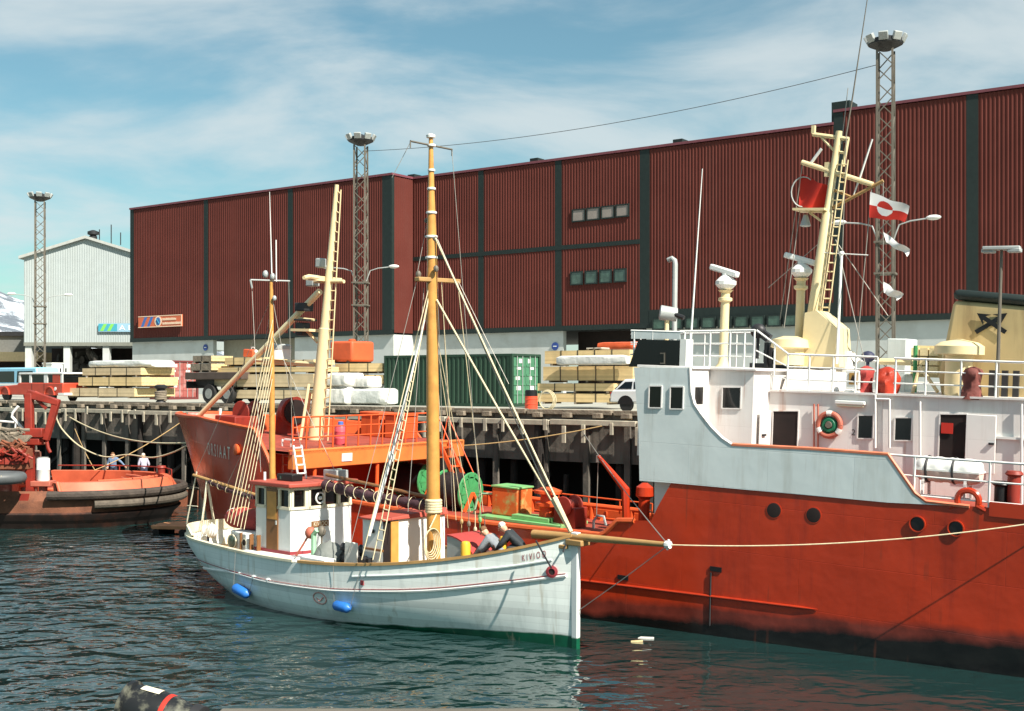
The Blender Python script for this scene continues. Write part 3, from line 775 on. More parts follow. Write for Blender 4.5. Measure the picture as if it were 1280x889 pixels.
p0 = Mt @ V((.3, 0, ZT - .35)); p1 = Mt2 @ V((-.4, 0, (ZT - .6) * (ZT2 + .9) / (ZT + .9)))
rope('overhead_cable', sag(p0, p1, .75, 24), .016, M['wire_dark'], 'thin dark overhead cable strung between two floodlight towers', 'cable')
# ------------------------------------------------------------------ timber and cargo on the quay
def bundle(px0, pxc, yt, yb, d, depth, label, body=None, end=None, straps=3, name='timber_bundle', group=None, rz=0.0):
    """one strapped bundle; front face from px0 to pxc on the plane d, running back by depth"""
    a0, a1 = qa(px0, d), qa(pxc, d); pm_ = (px0 + pxc) / 2
    z0, z1 = qz(pxc, yb, d), qz(pxc, yt, d)
    if z0 < .3: z0 = .0 if z0 < .08 else z0
    w = a1 - a0; h = z1 - z0
    t = thing(name, label, 'timber bundle' if name == 'timber_bundle' else 'package', Q @ Matrix.Translation(((a0 + a1) / 2, d + depth / 2, z0)) @ Matrix.Rotation(rz, 4, 'Z'), group)
    mb = MB(); bz = .09 if h > .35 else .05
    mb.box((-w / 2, -depth / 2, bz), (w / 2 - .02, depth / 2, h)); mb.build('planks', body or M['lumber'], t, smooth=0)
    mb = MB(); mb.box((w / 2 - .0199, -depth / 2 + .01, bz + .01), (w / 2, depth / 2 - .01, h - .01)); mb.build('plank_ends', end or M['lumber_end'], t, smooth=0)
    for k in range(3):
        mb = MB(); x = (-.42 + .42 * k) * w; mb.box((x - .05, -depth / 2 - .02, 0), (x + .05, depth / 2 + .02, bz - .002)); mb.build('bearer', M['old_timber'], t, smooth=0)
    for k in range(straps):
        x = (-.4 + .8 * (k + .5) / straps) * w; mb = MB()
        g = .012
        mb.box((x - .025, -depth / 2 - g, bz), (x + .025, -depth / 2 - .002, h + g)); mb.box((x - .025, -depth / 2 - g, h + .002), (x + .025, depth / 2 + g, h + g)); mb.build('strap', M['strap'], t, smooth=0)
    return t
G = 'strapped timber bundles stacked on the quay'
bundle(80, 168, 485.5, 498, 2.2, 2.9, 'lowest greyish timber bundle of the stack right of the red jeep', M['lumber_grey'], group=G)
bundle(98, 177, 471.5, 484.3, 2.3, 2.6, 'yellowish timber bundle second from bottom in the stack right of the jeep', group=G)
bundle(103, 176, 459.8, 470.8, 2.4, 2.4, 'timber bundle directly under the white wrapped package beside the jeep', M['lumber_grey'], group=G)
def wrapped(px0, px1, yt, yb, d, depth, label, m=None, taper=.25, name='wrapped_package', cat='package', group=None):
    a0, a1 = qa(px0, d), qa(px1, d); z0, z1 = qz(px1, yb, d), qz(px1, yt, d)
    if z0 < .35: z0 = 0.0
    mb = MB(); w = a1 - a0; h = z1 - z0; nx, ny, nz = 14, 6, 5
    rings = []
    rr = random.Random(int(px0 * 7 + yt))
    for i in range(nx + 1):
        x = a0 + w * i / nx; ring = []
        e = min(1, (i / nx) / .12 + .75, (1 - i / nx) / .12 + .8)
        for k in range(16):
            t = 2 * math.pi * (k / 15)
            c, s_ = math.cos(t), math.sin(t)
            q = 1 / max(abs(c), abs(s_)) ** .82
            j = 1 + rr.uniform(-.03, .03)
            ring.append(V((x + rr.uniform(-.02, .02), d + depth / 2 + depth / 2 * c * q * e * j * .95, max(z0, z0 + h / 2 + h / 2 * s_ * q * e * j))))
        ring[-1] = ring[0].copy(); rings.append(ring)
    mb.loft(rings, cap=True)
    return single(mb, name, m or M['wrap'], label, cat, Q, group, smooth=50)
wrapped(105, 184, 449.5, 459.5, 2.5, 2.2, 'pale plastic wrapped package lying on top of the timber beside the jeep')
# maroon container
def container(px0, pxc, yt, yb, d, depth, label, m, md, name='shipping_container'):
    a0, a1 = qa(px0, d), qa(pxc, d); h = qz(pxc, yt, d)
    w = a1 - a0
    t = thing(name, label, 'container', Q @ Matrix.Translation((a1, d, 0)))
    mb = MB(); p = .28; n = int((w - .3) / p); p = (w - .3) / n; rings = []
    for i in range(n):
        s_ = -w + .15 + i * p
        for f, o_ in ((0, .05), (.35, .05), (.5, .01), (.85, .01)): rings.append([V((s_ + f * p, o_, .16)), V((s_ + f * p, o_, h - .12))])
    rings.append([V((-.15, .05, .16)), V((-.15, .05, h - .12))])
    mb.loft(rings); mb.build('side_wall', m, t, smooth=15)
    mb = MB()
    for x0, x1 in ((-w, -w + .15), (-.15, 0)):
        mb.box((x0, 0, 0), (x1, .15, h)); mb.box((x0, depth - .15, 0), (x1, depth, h))
    mb.box((-w + .15, 0, 0), (-.15, .12, .16)); mb.box((-w + .15, 0, h - .12), (-.15, .12, h)); mb.box((-.1, .15, 0), (0, depth - .15, .16)); mb.box((-.1, .15, h - .12), (0, depth - .15, h))
    mb.build('frame', m, t, smooth=0)
    mb = MB(); mb.box((-w + .02, .06, .05), (-.13, depth - .02, h - .03)); mb.build('box_body', m, t, smooth=0)
    for k in range(2):
        y0 = .16 + k * (depth - .32) / 2; y1 = y0 + (depth - .32) / 2 - .02
        mb = MB(); mb.box((-.129, y0, .17), (-.06, y1, h - .13))
        for q in (.2, .4, .6, .8): mb.box((-.0599, y0 + .03, .17 + (h - .3) * q - .04), (-.03, y1 - .03, .17 + (h - .3) * q + .04))
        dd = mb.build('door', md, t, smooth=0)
        for q in (.3, .72):
            mb = MB(); y = y0 + (y1 - y0) * q; mb.tube([(-.02, y, .1), (-.02, y, h - .06)], .022, 6); mb.build('lock_rod', M['steel'], dd)
        rr = random.Random(k + int(px0))
        for q in (.28, .5, .72, .86):
            mb = MB(); yy = y0 + (y1 - y0) * rr.uniform(.1, .5); mb.box((-.0595, yy, .17 + (h - .3) * q), (-.055, yy + (y1 - y0) * rr.uniform(.2, .4), .17 + (h - .3) * (q + .09))); mb.build('marking_plate', M['label_white'], dd, smooth=0)
    return t
container(187, 211, 450.5, 485.5, 12.5, 2.6, 'maroon shipping container with red doors coloured as sunlit behind the first timber stack', M['maroon'], M['maroon_lit'])
container(480, 640, 442, 507, 6.2, 2.5, 'dark green corrugated shipping container on the quay behind the wooden mast', M['cont_green'], M['cont_green_lit'])
# middle stack
bundle(266, 384, 488, 501, 4.0, 2.0, 'long lowest timber bundle of the wide stack behind the big yellow mast', M['lumber_grey'], group=G)
bundle(268, 392, 467.5, 486, 4.1, 2.0, 'tall grey weathered timber bundle in the middle of the wide stack', M['lumber_grey'], group=G)
bundle(271, 394, 458.5, 466.8, 4.2, 1.8, 'thin timber bundle third up in the wide stack behind the yellow mast', group=G)
bundle(281, 331, 446.5, 457.5, 4.3, 1.7, 'short top timber bundle beside the small orange can behind the yellow boom', group=G)
bundle(338, 392, 449.5, 457.8, 4.35, 1.6, 'short top timber bundle left of the orange tank on the wide stack', M['lumber_grey'], group=G)
bundle(419, 478, 454, 466.5, 6.4, 1.8, 'top timber bundle with white label above the white packages left of green container', straps=2, group=G)
bundle(446, 479, 469, 482, 6.3, 1.5, 'short pale timber bundle pressed against the left end of the green container', straps=2, group=G)
G2 = 'white wrapped packages beside the green container'
wrapped(404, 431, 484, 502, 4.6, 1.6, 'white wrapped bale on the ground right of the wide timber stack', M['cloth_white'], group=G2)
wrapped(405, 432, 466, 483.5, 4.6, 1.6, 'white wrapped bale stacked on another bale behind the big yellow mast', M['cloth_white'], group=G2)
wrapped(429, 478, 485.5, 503, 5.0, 1.6, 'wide pale crate shaped package on the ground left of green container', M['wrap'], group=G2)
wrapped(436, 460, 470.5, 485, 5.2, 1.4, 'small square white package on top of the wide pale package', M['cloth_white'], group=G2)
# orange tank box on the stack
a0, a1 = qa(412, 6.6), qa(440, 6.6); z0, z1 = qz(425, 454, 6.6), qz(425, 426.5, 6.6)
t = thing('storage_tank', 'boxy orange tank standing on the timber behind the big yellow mast', 'tank', Q @ Matrix.Translation(((a0 + a1) / 2, 7.5, z0)))
mb = MB(); w = a1 - a0; h = z1 - z0; mb.box((-w / 2, -.9, .08), (w / 2, .9, h)); mb.build('body', M['orange_box'], t, bevel=.12)
for q in (-.3, .3): mb = MB(); mb.box((w * q - .08, -.92, 0), (w * q + .08, .92, .1)); mb.build('skid', M['dark_metal'], t, smooth=0)
mb = MB(); mb.lathe([(.2, 0), (.2, .1), (.12, .14)], (0, 0, h), n=14); mb.build('cap', M['orange_box'], t)
p = hit(Q, 313, 446.5, 1, 4.9)
t = thing('fuel_can', 'small orange can lying on the timber behind the yellow boom', 'fuel can', Q @ Matrix.Translation(p))
mb = MB(); mb.cbox((0, 0, .22), .8, .4, .44, 0, .06); mb.build('body', M['orange_box'], t, bevel=.06)
mb = MB(); mb.tube([(.1, 0, .46), (.1, 0, .54), (.35, 0, .54), (.35, 0, .46)], .03, 6); mb.build('handle', M['white_paint'], t)
mb = MB(); mb.lathe([(.1, 0), (.1, .08)], (.42, 0, .3), (1, 0, .3), 10); mb.build('cap', M['white_paint'], t)
# truck flatbed with timber
d = 3.6
a0, a1 = qa(231, d), qa(268, d); zb0, zb1 = qz(250, 474.5, d), qz(250, 465.5, d); zw_ = .56
t = thing('flatbed_truck', 'dark flatbed truck rear loaded with timber at the quay edge', 'truck', Q @ Matrix.Translation(((a0 + a1) / 2, d + 1.2, 0)))
w = a1 - a0
mb = MB(); mb.box((-w / 2, -1.2, zb0), (w / 2 + 2.2, 1.2, zb1)); mb.build('cargo_bed', M['truck'], t, bevel=.04)
mb = MB(); mb.box((-w / 2 + .1, -.5, zb0 - .35), (w / 2 + 2.1, .5, zb0 - .002)); mb.build('chassis', M['dark_metal'], t, smooth=0)
for x, y in ((w * .28, -1.0), (w * .28, .9), (w * .28 + 1.5, -1.0), (w * .28 + 1.5, .9)):
    mb = MB(); mb.lathe([(.3, -.14), (.52, -.15), (.56, -.08), (.56, .08), (.52, .15), (.3, .14)], (x, y, .56), (0, 1, 0), 20); wl = mb.build('wheel', M['tyre'], t)
    mb = MB(); mb.lathe([(.29, -.16), (.29, .12), (.1, .13)], (x, y, .56), (0, 1, 0), 14); mb.build('wheel_hub', M['hub'], wl)
mb = MB(); mb.box((-w / 2 - .02, -1.1, zb0 - .5), (-w / 2 + .06, 1.1, zb0 - .1)); mb.build('mudguard', M['dark_metal'], t, smooth=0)
bundle(238, 264, 454.5, 465, d + .1, 1.7, 'lower bundle of dark timber with bright ends lying on the flatbed truck', M['old_timber'], straps=1, group=G)
bundle(241, 264, 444.5, 453.8, d + .15, 1.6, 'upper bundle of dark timber with bright ends lying on the flatbed truck', M['old_timber'], straps=1, group=G)
# right hand stack
bundle(672, 768, 492.5, 506, 4.4, 1.4, 'lowest timber bundle of the stack right of the red drum', M['lumber'], group=G)
bundle(672, 767, 479.5, 491.6, 4.4, 1.4, 'second lowest timber bundle of the stack right of the red drum', M['lumber'], group=G)
bundle(679, 791, 457.5, 478.3, 4.7, 1.4, 'tall timber bundle behind the white car beside the big ship', M['lumber'], straps=4, group=G)
bundle(681, 787, 437, 456.3, 4.8, 1.4, 'highest tall timber bundle partly hidden by a long grey package', M['lumber'], straps=4, group=G)
wrapped(694, 781, 443.5, 456, 4.05, .55, 'long grey wrapped package resting in front of the highest right timber bundle', M['wrap'])
bundle(733, 752, 434.5, 437, 5.0, .7, 'small flat pale timber bundle on the highest right timber bundle', M['cloth_white'], M['cloth_white'], straps=1, group=G)
wrapped(743, 794, 426.5, 437, 6.4, 1.8, 'orange tarpaulin covered load on top of the right timber stack', M['orange_box'], name='tarpaulin_load', cat='load')
# red drum with dark top, hose coil
p = hit(Q, 664, 514, 2, 0.0); d_ = 3.0; a_ = qa(664, d_)
t = thing('oil_drum', 'red oil drum with black top beside the green container', 'drum', Q @ Matrix.Translation((a_, d_, 0)))
k = 57 / 1500 * 1.0; rr = .29
mb = MB(); mb.lathe([(rr, 0), (rr, .2), (rr + .02, .22), (rr, .24), (rr, .42), (rr + .02, .44), (rr, .46), (rr, .58)], n=20); mb.build('body', M['red_drum'], t)
mb = MB(); mb.lathe([(rr * .98, .58), (rr * .98, .82), (rr * .8, .86), (.1, .86)], n=20); mb.build('top', M['black'], t)
a_ = qa(683, 2.2)
mb = MB()
for k in range(3):
    mb.tube([(a_ + (.36 + .04 * k) * math.cos(t_ * math.pi / 12), 2.2 + .05 * k, .42 + (.38 + .03 * k) * math.sin(t_ * math.pi / 12)) for t_ in range(25)], .022, 6)
single(mb, 'hose_coil', M['rope_pale'], 'pale coiled hose standing between red drum and timber', 'hose', Q)
# bollard wrapped in rope
a_ = qa(201, .9)
t = thing('mooring_bollard', 'dark rope wrapped mooring bollard at the quay edge below the maroon container', 'bollard', Q @ Matrix.Translation((a_, .9, 0)))
mb = MB(); mb.lathe([(.34, 0), (.3, .1), (.22, .2), (.22, .8), (.34, .9), (.36, 1.0), (.2, 1.08)], n=16); mb.build('post', M['dark_metal'], t)
mb = MB(); mb.tube([(.29 * math.cos(i * .5), .29 * math.sin(i * .5), .22 + i * .0075) for i in range(70)], .05, 6); mb.build('rope_turns', M['old_timber'], t)

# ------------------------------------------------------------------ vehicles
def wheel(t, x, y, r, w=.2):
    mb = MB(); mb.lathe([(r * .6, -w / 2), (r * .93, -w / 2), (r, -w * .35), (r, w * .35), (r * .93, w / 2), (r * .6, w / 2)], (x, y, r), (0, 1, 0), 22); o = mb.build('wheel', M['tyre'], t)
    mb = MB(); mb.lathe([(r * .1, -w * .45), (r * .58, -w * .4), (r * .6, 0), (r * .58, w * .4), (r * .1, w * .45)], (x, y, r), (0, 1, 0), 16); mb.build('wheel_rim', M['hub'], o)
def body_prof(t, name, prof, y0, y1, m, bevel=.05, tuck=0.0):
    mb = MB(); n = len(prof); c = (y0 + y1) / 2
    mb.prism([(x, y0, z) for x, z in prof], (0, y1 - y0, 0))
    if tuck:
        zt = max(z for x, z in prof); zb = min(z for x, z in prof)
        for v in mb.v: v.y = c + (v.y - c) * (1 - tuck * (v.z - zb) / (zt - zb))
    return mb.build(name, m, t, bevel=bevel)
def pane(t, pts, m=None, name='window'):
    mb = MB(); mb.prism(pts, (0, -.012, 0)); return mb.build(name, m or M['glass'], t, smooth=0)
# red jeep facing left, white roof
d = 1.7; a0, a1 = qa(-7, d), qa(79, d); Lj = a1 - a0
t = thing('jeep', 'faded red jeep wagon with white roof parked by the quay edge', 'jeep', Q @ Matrix.Translation((a0, d, 0)))
k = Lj / 86.0                                     # metres per photo pixel along the side
zj = lambda py: qz(40, py, d)
X = lambda px: (px + 7) * k
zbot, zb1, zhood, zwin, zroof = .42, zj(479.5), zj(481), zj(478), zj(465.8)
wj = 1.75
body_prof(t, 'body', [(X(-6), zbot), (X(78), zbot - .02), (X(78.5), zwin - .03), (X(24), zwin - .02), (X(22), zhood), (X(0), zj(483)), (X(-6), zj(486))], 0, wj, M['jeep_red'], .06)
cabm = MB(); cabm.prism([(X(24), .06, zwin - .03), (X(78), .06, zwin - .03), (X(76.5), .06, zroof - .12), (X(27), .06, zroof - .12)], (0, wj - .12, 0)); cabm.build('cabin', M['glass'], t, smooth=0)
mb = MB(); mb.box((X(24.5), -.01, zroof - .12), (X(78), wj + .01, zroof)); mb.build('roof', M['white_paint'], t, bevel=.05)
for i, (p0_, p1_, m_) in enumerate(((24, 26.5, 'white_paint'), (37.5, 40, 'white_paint'), (55.5, 60, 'white_paint'), (66, 74.5, 'jeep_red'), (75.5, 78, 'white_paint'))):
    for y_ in (.02, wj - .062): mb = MB(); mb.box((X(p0_), y_, zwin - .03), (X(p1_), y_ + .042, zroof - .11)); mb.build('window_post', M[m_], t, smooth=0)
for px in (7, 63): wheel(t, X(px), .16, .4); wheel(t, X(px), wj - .16, .4)
for px in (7, 63):
    mb = MB(); pts = [(X(px) + .52 * math.cos(q * math.pi / 10), -.03, .42 + .5 * math.sin(q * math.pi / 10)) for q in range(11)]
    mb.tube(pts, .06, 6); mb.build('wheel_arch', M['jeep_red'], t)
mb = MB(); mb.box((X(74), -.06, .42), (X(81), wj + .06, .56)); mb.build('bumper', M['white_paint'], t, smooth=0)
mb = MB(); mb.lathe([(.11, 0), (.11, .03)], (X(70), -.012, zj(486)), (0, -1, 0), 12); mb.build('door_badge', M['white_paint'], t)
mb = MB(); mb.box((X(41), -.012, .5), (X(41) + .02, -.001, zwin - .05)); mb.box((X(56), -.012, .5), (X(56) + .02, -.001, zwin - .05)); mb.build('door_gap', M['black'], t, smooth=0)
# light blue van behind
d = 5.4; a0, a1 = qa(-28, d), qa(47, d); Lv = a1 - a0; zv = lambda py: qz(20, py, d)
t = thing('van', 'light blue van parked behind the red jeep', 'van', Q @ Matrix.Translation((a0, d, 0)))
zr = zv(459.5)
body_prof(t, 'body', [(0, .4), (Lv, .4), (Lv, 1.2), (Lv - .3, zr), (.5, zr), (0, 1.3)], 0, 1.8, M['van_blue'], .09, .06)
for f0, f1 in ((.08, .3), (.33, .62), (.66, .92)):
    pane(t, [(Lv * f0, .02, zv(478)), (Lv * f1, .02, zv(478)), (Lv * f1 - .05, .04, zr - .25), (Lv * f0 + .05, .04, zr - .25)])
for x in (.8, Lv - .8): wheel(t, x, .15, .34); wheel(t, x, 1.65, .34)
mb = MB(); mb.box((.02, -.015, zv(482)), (Lv - .05, .0, zv(479.5))); mb.build('trim_stripe', M['white_paint'], t, smooth=0)
# white estate car right
d = 1.0; a0 = qa(762, d); kk = 1.0
zc = lambda py: qz(775, py, d)
t = thing('estate_car', 'white estate car parked between timber stack and the big ship', 'car', Q @ Matrix.Translation((a0, d, 0)))
H = zc(473.5)
prof = [(0, .38), (4.2, .36), (4.25, .72), (4.1, .82), (3.1, .92), (.12, .88), (.02, .7)]
body_prof(t, 'body', prof, 0, 1.65, M['car_white'], .06)
body_prof(t, 'cabin', [(.14, .86), (3.2, .9), (2.5, H - .03), (1.2, H), (.62, H - .02)], .05, 1.6, M['car_white'], .05, .12)
pane(t, [(.33, .062, .93), (1.0, .062, .93), (1.02, .11, H - .12), (.68, .11, H - .13)]); pane(t, [(1.1, .062, .93), (1.95, .062, .93), (1.85, .11, H - .12), (1.1, .11, H - .12)]); pane(t, [(2.03, .062, .93), (2.95, .062, .95), (2.45, .11, H - .14), (1.95, .11, H - .13)])
mb = MB(); mb.hexa([(.085, .2, .93), (.11, .2, .93), (.11, 1.45, .93), (.085, 1.45, .93), (.50, .25, H - .12), (.54, .25, H - .12), (.54, 1.4, H - .12), (.50, 1.4, H - .12)]); mb.build('rear_window', M['glass'], t, smooth=0)
for x in (.75, 3.4): wheel(t, x, .1, .3, .17); wheel(t, x, 1.55, .3, .17)
for x in (.75, 3.4):
    mb = MB(); mb.prism([(x + .37 * math.cos(q * math.pi / 10), -.006, .3 + .37 * math.sin(q * math.pi / 10)) for q in range(11)], (0, .012, 0)); mb.build('wheel_arch', M['black'], t)
mb = MB(); mb.box((-.05, .05, .4), (.1, 1.6, .55)); mb.build('bumper', M['dark_metal'], t, bevel=.02)
mb = MB(); mb.box((-.012, .06, .62), (.05, .25, .8)); mb.build('tail_light', M['flag_red'], t, smooth=0)
# small yellow forklift and dark scrap pile beneath the shed
d = 30.0; a_ = qa(92, d)
t = thing('forklift', 'small yellow forklift on the quay between jeep and pale shed', 'forklift', Q @ Matrix.Translation((a_, d, 0)) @ Matrix.Rotation(.3, 4, 'Z'))
mb = MB(); mb.box((-1.1, -.6, .35), (1.0, .6, 1.1)); mb.box((.3, -.6, 1.1), (1.0, .6, 1.45)); mb.build('body', M['yellow'], t, bevel=.08)
mb = MB()
for x, y in ((-.7, -.5), (-.7, .5), (.6, -.5), (.6, .5)): mb.beam((x, y, 1.1), (x * .8, y, 2.1), .07, .07)
mb.box((-.7, -.6, 2.1), (.6, .6, 2.2)); mb.build('overhead_guard', M['dark_metal'], t)
mb = MB()
for y in (-.4, .4): mb.beam((-1.25, y, .15), (-1.25, y, 2.6), .1, .1)
mb.box((-1.3, -.4, .5), (-1.2, .4, .6)); mb.build('mast', M['dark_metal'], t)
for y in (-.35, .35): mb = MB(); mb.box((-2.3, y - .06, .15), (-1.25, y + .06, .2)); mb.build('fork', M['steel'], t, smooth=0)
for x, y in ((-.75, -.55), (-.75, .55), (.7, -.55), (.7, .55)): wheel(t, x, y, .34, .22)
mb = MB(); rr = random.Random(5)
for k in range(60):
    x = rr.uniform(-5, 4.5); hh = 2.6 - abs(x) * .25
    c = V((x, rr.uniform(-1, 1), rr.uniform(.1, max(.5, hh)))); dv = V((rr.uniform(-1, 1), rr.uniform(-.6, .6), rr.uniform(-.4, .4))).normalized() * rr.uniform(.5, 1.5)
    mb.tube([c - dv, c + dv], rr.uniform(.06, .28), 8)
for k in range(26):
    x = rr.uniform(-4.6, 4); mb.ball((x, rr.uniform(-1, 1), rr.uniform(.2, 1.4)), rr.uniform(.5, 1.0), rr.uniform(.4, .8), rr.uniform(.3, .8), 8)
o = mb.build('scrap_heap', mat('dark scrap', (58, 54, 50), .8, .5, 1.5), smooth=40); o.matrix_world = Q @ Matrix.Translation((qa(113, 52), 52, 0))
o.scale = (1.3, 1.15, 2.1)
tag(o, 'dark heap of scrap in front of the open shed columns', 'scrap', kind='stuff')
a_ = qa(66, 40); mb = MB(); mb.box((-.9, -.7, 0), (.9, .7, 3.3)); mb.box((-.96, -.76, 3.3), (.96, .76, 3.45)); mb.box((-.3, -.74, .1), (.35, -.701, 2.9))
single(mb, 'storage_cabinet', M['white_paint'], 'white storage cabinet in front of the pale shed columns', 'cabinet', Q @ Matrix.Translation((a_, 40, 0)), bevel=.03)
a_ = qa(152, 60); mb = MB(); mb.box((-1.2, -1.2, 0), (1.2, 1.2, 5.2))
for q in range(8): mb.box((-1.1 + q * .3, -1.25, .2), (-.98 + q * .3, -1.201, 5.0))
single(mb, 'red_shipping_box', M['maroon_lit'], 'dull red shipping box beneath the shed beside the red warehouse', 'box', Q @ Matrix.Translation((a_, 60, 0)))
# ------------------------------------------------------------------ the big red and white ship alongside the quay
TRIM = .038
A = frame((4.69, 37.26, 0), (U.x, U.y), TRIM)
ship = thing('supply_ship', 'big red hulled supply ship with white superstructure cream masts and funnel along the quay', 'ship', A)
def h(px, py, y): return hit(A, px, py, 1, y)
def poly(pts, y): return [h(px, py, y) for px, py in pts]
a_stem = h(234, 516, 0).x
wtab = smooth_tab([(0, .05), (.8, 1.15), (2, 2.1), (4, 3.3), (6.5, 4.35), (9, 4.9), (11, 5), (13, 5), (32, 5), (44, 5)])
wA = lambda a: max(.05, wtab(a - a_stem))
port = [(h(234, 516, 0).x, h(234, 516, 0).z)]
for px, py in [(249, 521.6), (280, 529), (315.6, 536), (319.5, 538), (335, 572), (341, 590), (346, 612), (352, 615), (440, 627), (500, 637), (557, 646), (612, 654), (660, 659.5), (750, 668.5), (756, 666), (772, 650.5), (814, 651), (822, 634), (839, 603.5), (990, 617), (1110, 628), (1200, 632), (1285, 638)]:
    p = side(A, px, py, wA); port.append((p.x, p.z))
port.append((24, port[-1][1])); PORT = lerp_tab(port)
star = [port[0]]
for px, py in [(265, 516), (296.5, 517), (321, 519.5), (409, 525), (516, 535), (535, 562), (540, 588), (548, 628)]:
    p = side(A, px, py, wA, 1); star.append((p.x, p.z))
zmain = 1.25
star += [(star[-1][0] + .6, zmain + .35), (2.0, zmain + .35), (2.2, 3.9), (24, 3.6)]; STAR = lerp_tab(star)
q = h(279, 652, 0); RAKE = (q.x - a_stem) / (port[0][1] - q.z)
def hullpt(a, zs, t, sg):
    s_ = a - a_stem
    z = zs + (-2.2 - zs) * t
    f = max(0, 1 - s_ / 11)
    aa = a + RAKE * (zs - z) * f * f if z > -.8 else a + RAKE * (zs + .8) * f * f
    y = max(.04, wtab(s_ * (1 - .5 * t ** .8 * f)))
    if s_ > 6: y *= 1 - .35 * max(0, (t - .86) / .14) ** 2
    return V((aa, sg * y, z))
sts = sorted(set([a_stem + .02 + i * .35 for i in range(int((24 - a_stem) / .35))] + [x for x, z in port] + [x + .02 for x, z in port] + [x for x, z in star]))
sts = [s_ for s_ in sts if s_ >= a_stem]
TT = [0, .06, .14, .24, .34, .45, .56, .67, .78, .86, .93, 1]
def hull_y(a, z):
    zs = PORT(a); t = (zs - z) / (zs + 2.2); s_ = a - a_stem; f = max(0, 1 - s_ / 11)
    # invert the rake roughly
    for _ in range(4):
        a0 = a - RAKE * (PORT(a) - z) * f * f; f = max(0, 1 - (a0 - a_stem) / 11)
    t = min(1, max(0, t))
    return max(.04, wtab((a0 - a_stem) * (1 - .5 * t ** .8 * f)))
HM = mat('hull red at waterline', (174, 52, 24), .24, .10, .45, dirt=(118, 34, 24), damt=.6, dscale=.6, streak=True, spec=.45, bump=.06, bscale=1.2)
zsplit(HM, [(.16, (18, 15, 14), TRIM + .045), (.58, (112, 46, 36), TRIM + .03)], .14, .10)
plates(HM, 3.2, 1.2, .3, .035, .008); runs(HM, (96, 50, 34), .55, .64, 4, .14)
mb = MB()
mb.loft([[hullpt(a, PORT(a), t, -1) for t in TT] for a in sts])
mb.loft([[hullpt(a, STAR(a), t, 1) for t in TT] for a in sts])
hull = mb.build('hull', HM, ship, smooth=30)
# inside of the bulwarks, frames, cap rails
def inner(fn, sg, a0, a1, zd):
    m = MB(); r = []
    for a in [s_ for s_ in sts if a0 <= s_ <= a1]:
        p = hullpt(a, fn(a), 0, sg); q_ = hullpt(a, fn(a), min(.9, max(0, (fn(a) - zd) / (fn(a) + 2.2))), sg)
        r.append([V((p.x, p.y - sg * .07, p.z - .01)), V((q_.x, q_.y - sg * .07, zd))])
    m.loft(r); return m
af = h(365, 565, -4.6).x; zf = h(365, 565, -4.6).z
inner(STAR, 1, a_stem + .3, 2, zmain).build('bulwark_lining', M['orange'], ship)  # orange puts the sunlight on the red bulwark insides into the colour
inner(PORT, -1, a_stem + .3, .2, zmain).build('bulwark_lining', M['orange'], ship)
for sg, fn, a1 in ((1, STAR, 2), (-1, PORT, 1.8)):
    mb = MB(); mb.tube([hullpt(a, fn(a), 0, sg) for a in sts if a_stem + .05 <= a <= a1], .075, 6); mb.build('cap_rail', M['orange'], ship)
a = a_stem + 1.6
while a < -1:
    for sg, fn in ((1, STAR),):
        y = hullpt(a, fn(a), 0, sg).y - .08; y2 = hullpt(a, fn(a), min(.6, max(0, (fn(a) - (zf if a < af else zmain)) / (fn(a) + 2.2))), sg).y - .1
        zd = zf if a < af + 3.2 else zmain
        if fn(a) - zd > .25:
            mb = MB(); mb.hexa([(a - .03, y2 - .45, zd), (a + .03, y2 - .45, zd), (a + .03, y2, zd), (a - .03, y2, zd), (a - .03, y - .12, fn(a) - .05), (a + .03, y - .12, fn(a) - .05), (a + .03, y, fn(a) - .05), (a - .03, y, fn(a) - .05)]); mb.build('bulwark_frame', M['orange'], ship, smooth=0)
    a += 1.15
# decks
def deck(a0, a1, z, name, m, inset=.05):
    mb = MB(); r = []
    n = 30
    for i in range(n + 1):
        a = a0 + (a1 - a0) * i / n
        y1 = hullpt(a, max(z, STAR(a)), max(0, (STAR(a) - z) / (STAR(a) + 2.2)), 1); y0 = hullpt(a, max(z, PORT(a)), max(0, (PORT(a) - z) / (PORT(a) + 2.2)), -1)
        r.append([V((a, y0.y + inset, z)), V((a, y1.y - inset, z)), V((a, y1.y - inset, z - .1)), V((a, y0.y + inset, z - .1))])
    mb.loft(r, cap=True); return mb.build(name, m, ship, smooth=0)
deck(a_stem + 2.0, af, zf, 'forecastle_deck', M['deck_red'], .3)
deck(a_stem + 6, 24, zmain, 'main_deck', M['deck_red'], .1)
mb = MB(); mb.box((af - .25, -4.55, zf - .62), (af, 4.8, zf + .05)); mb.build('deck_edge_beam', mat('orange deck edge', (206, 116, 58), .5, .08, 1, dirt=(170, 80, 44), damt=.4), ship, bevel=.03)
mb = MB(); mb.box((af - 2.6, -4.4, zmain), (af - 2.5, 4.6, zf - .11)); mb.build('forecastle_bulkhead', M['hull_red'], ship, smooth=0)
for y in (-3.4, -.2, 3.2):
    mb = MB(); mb.tube([(af - .12, y, zmain), (af - .12, y, zf - .62)], .07, 8); mb.build('deck_pillar', M['orange_rail'], ship)
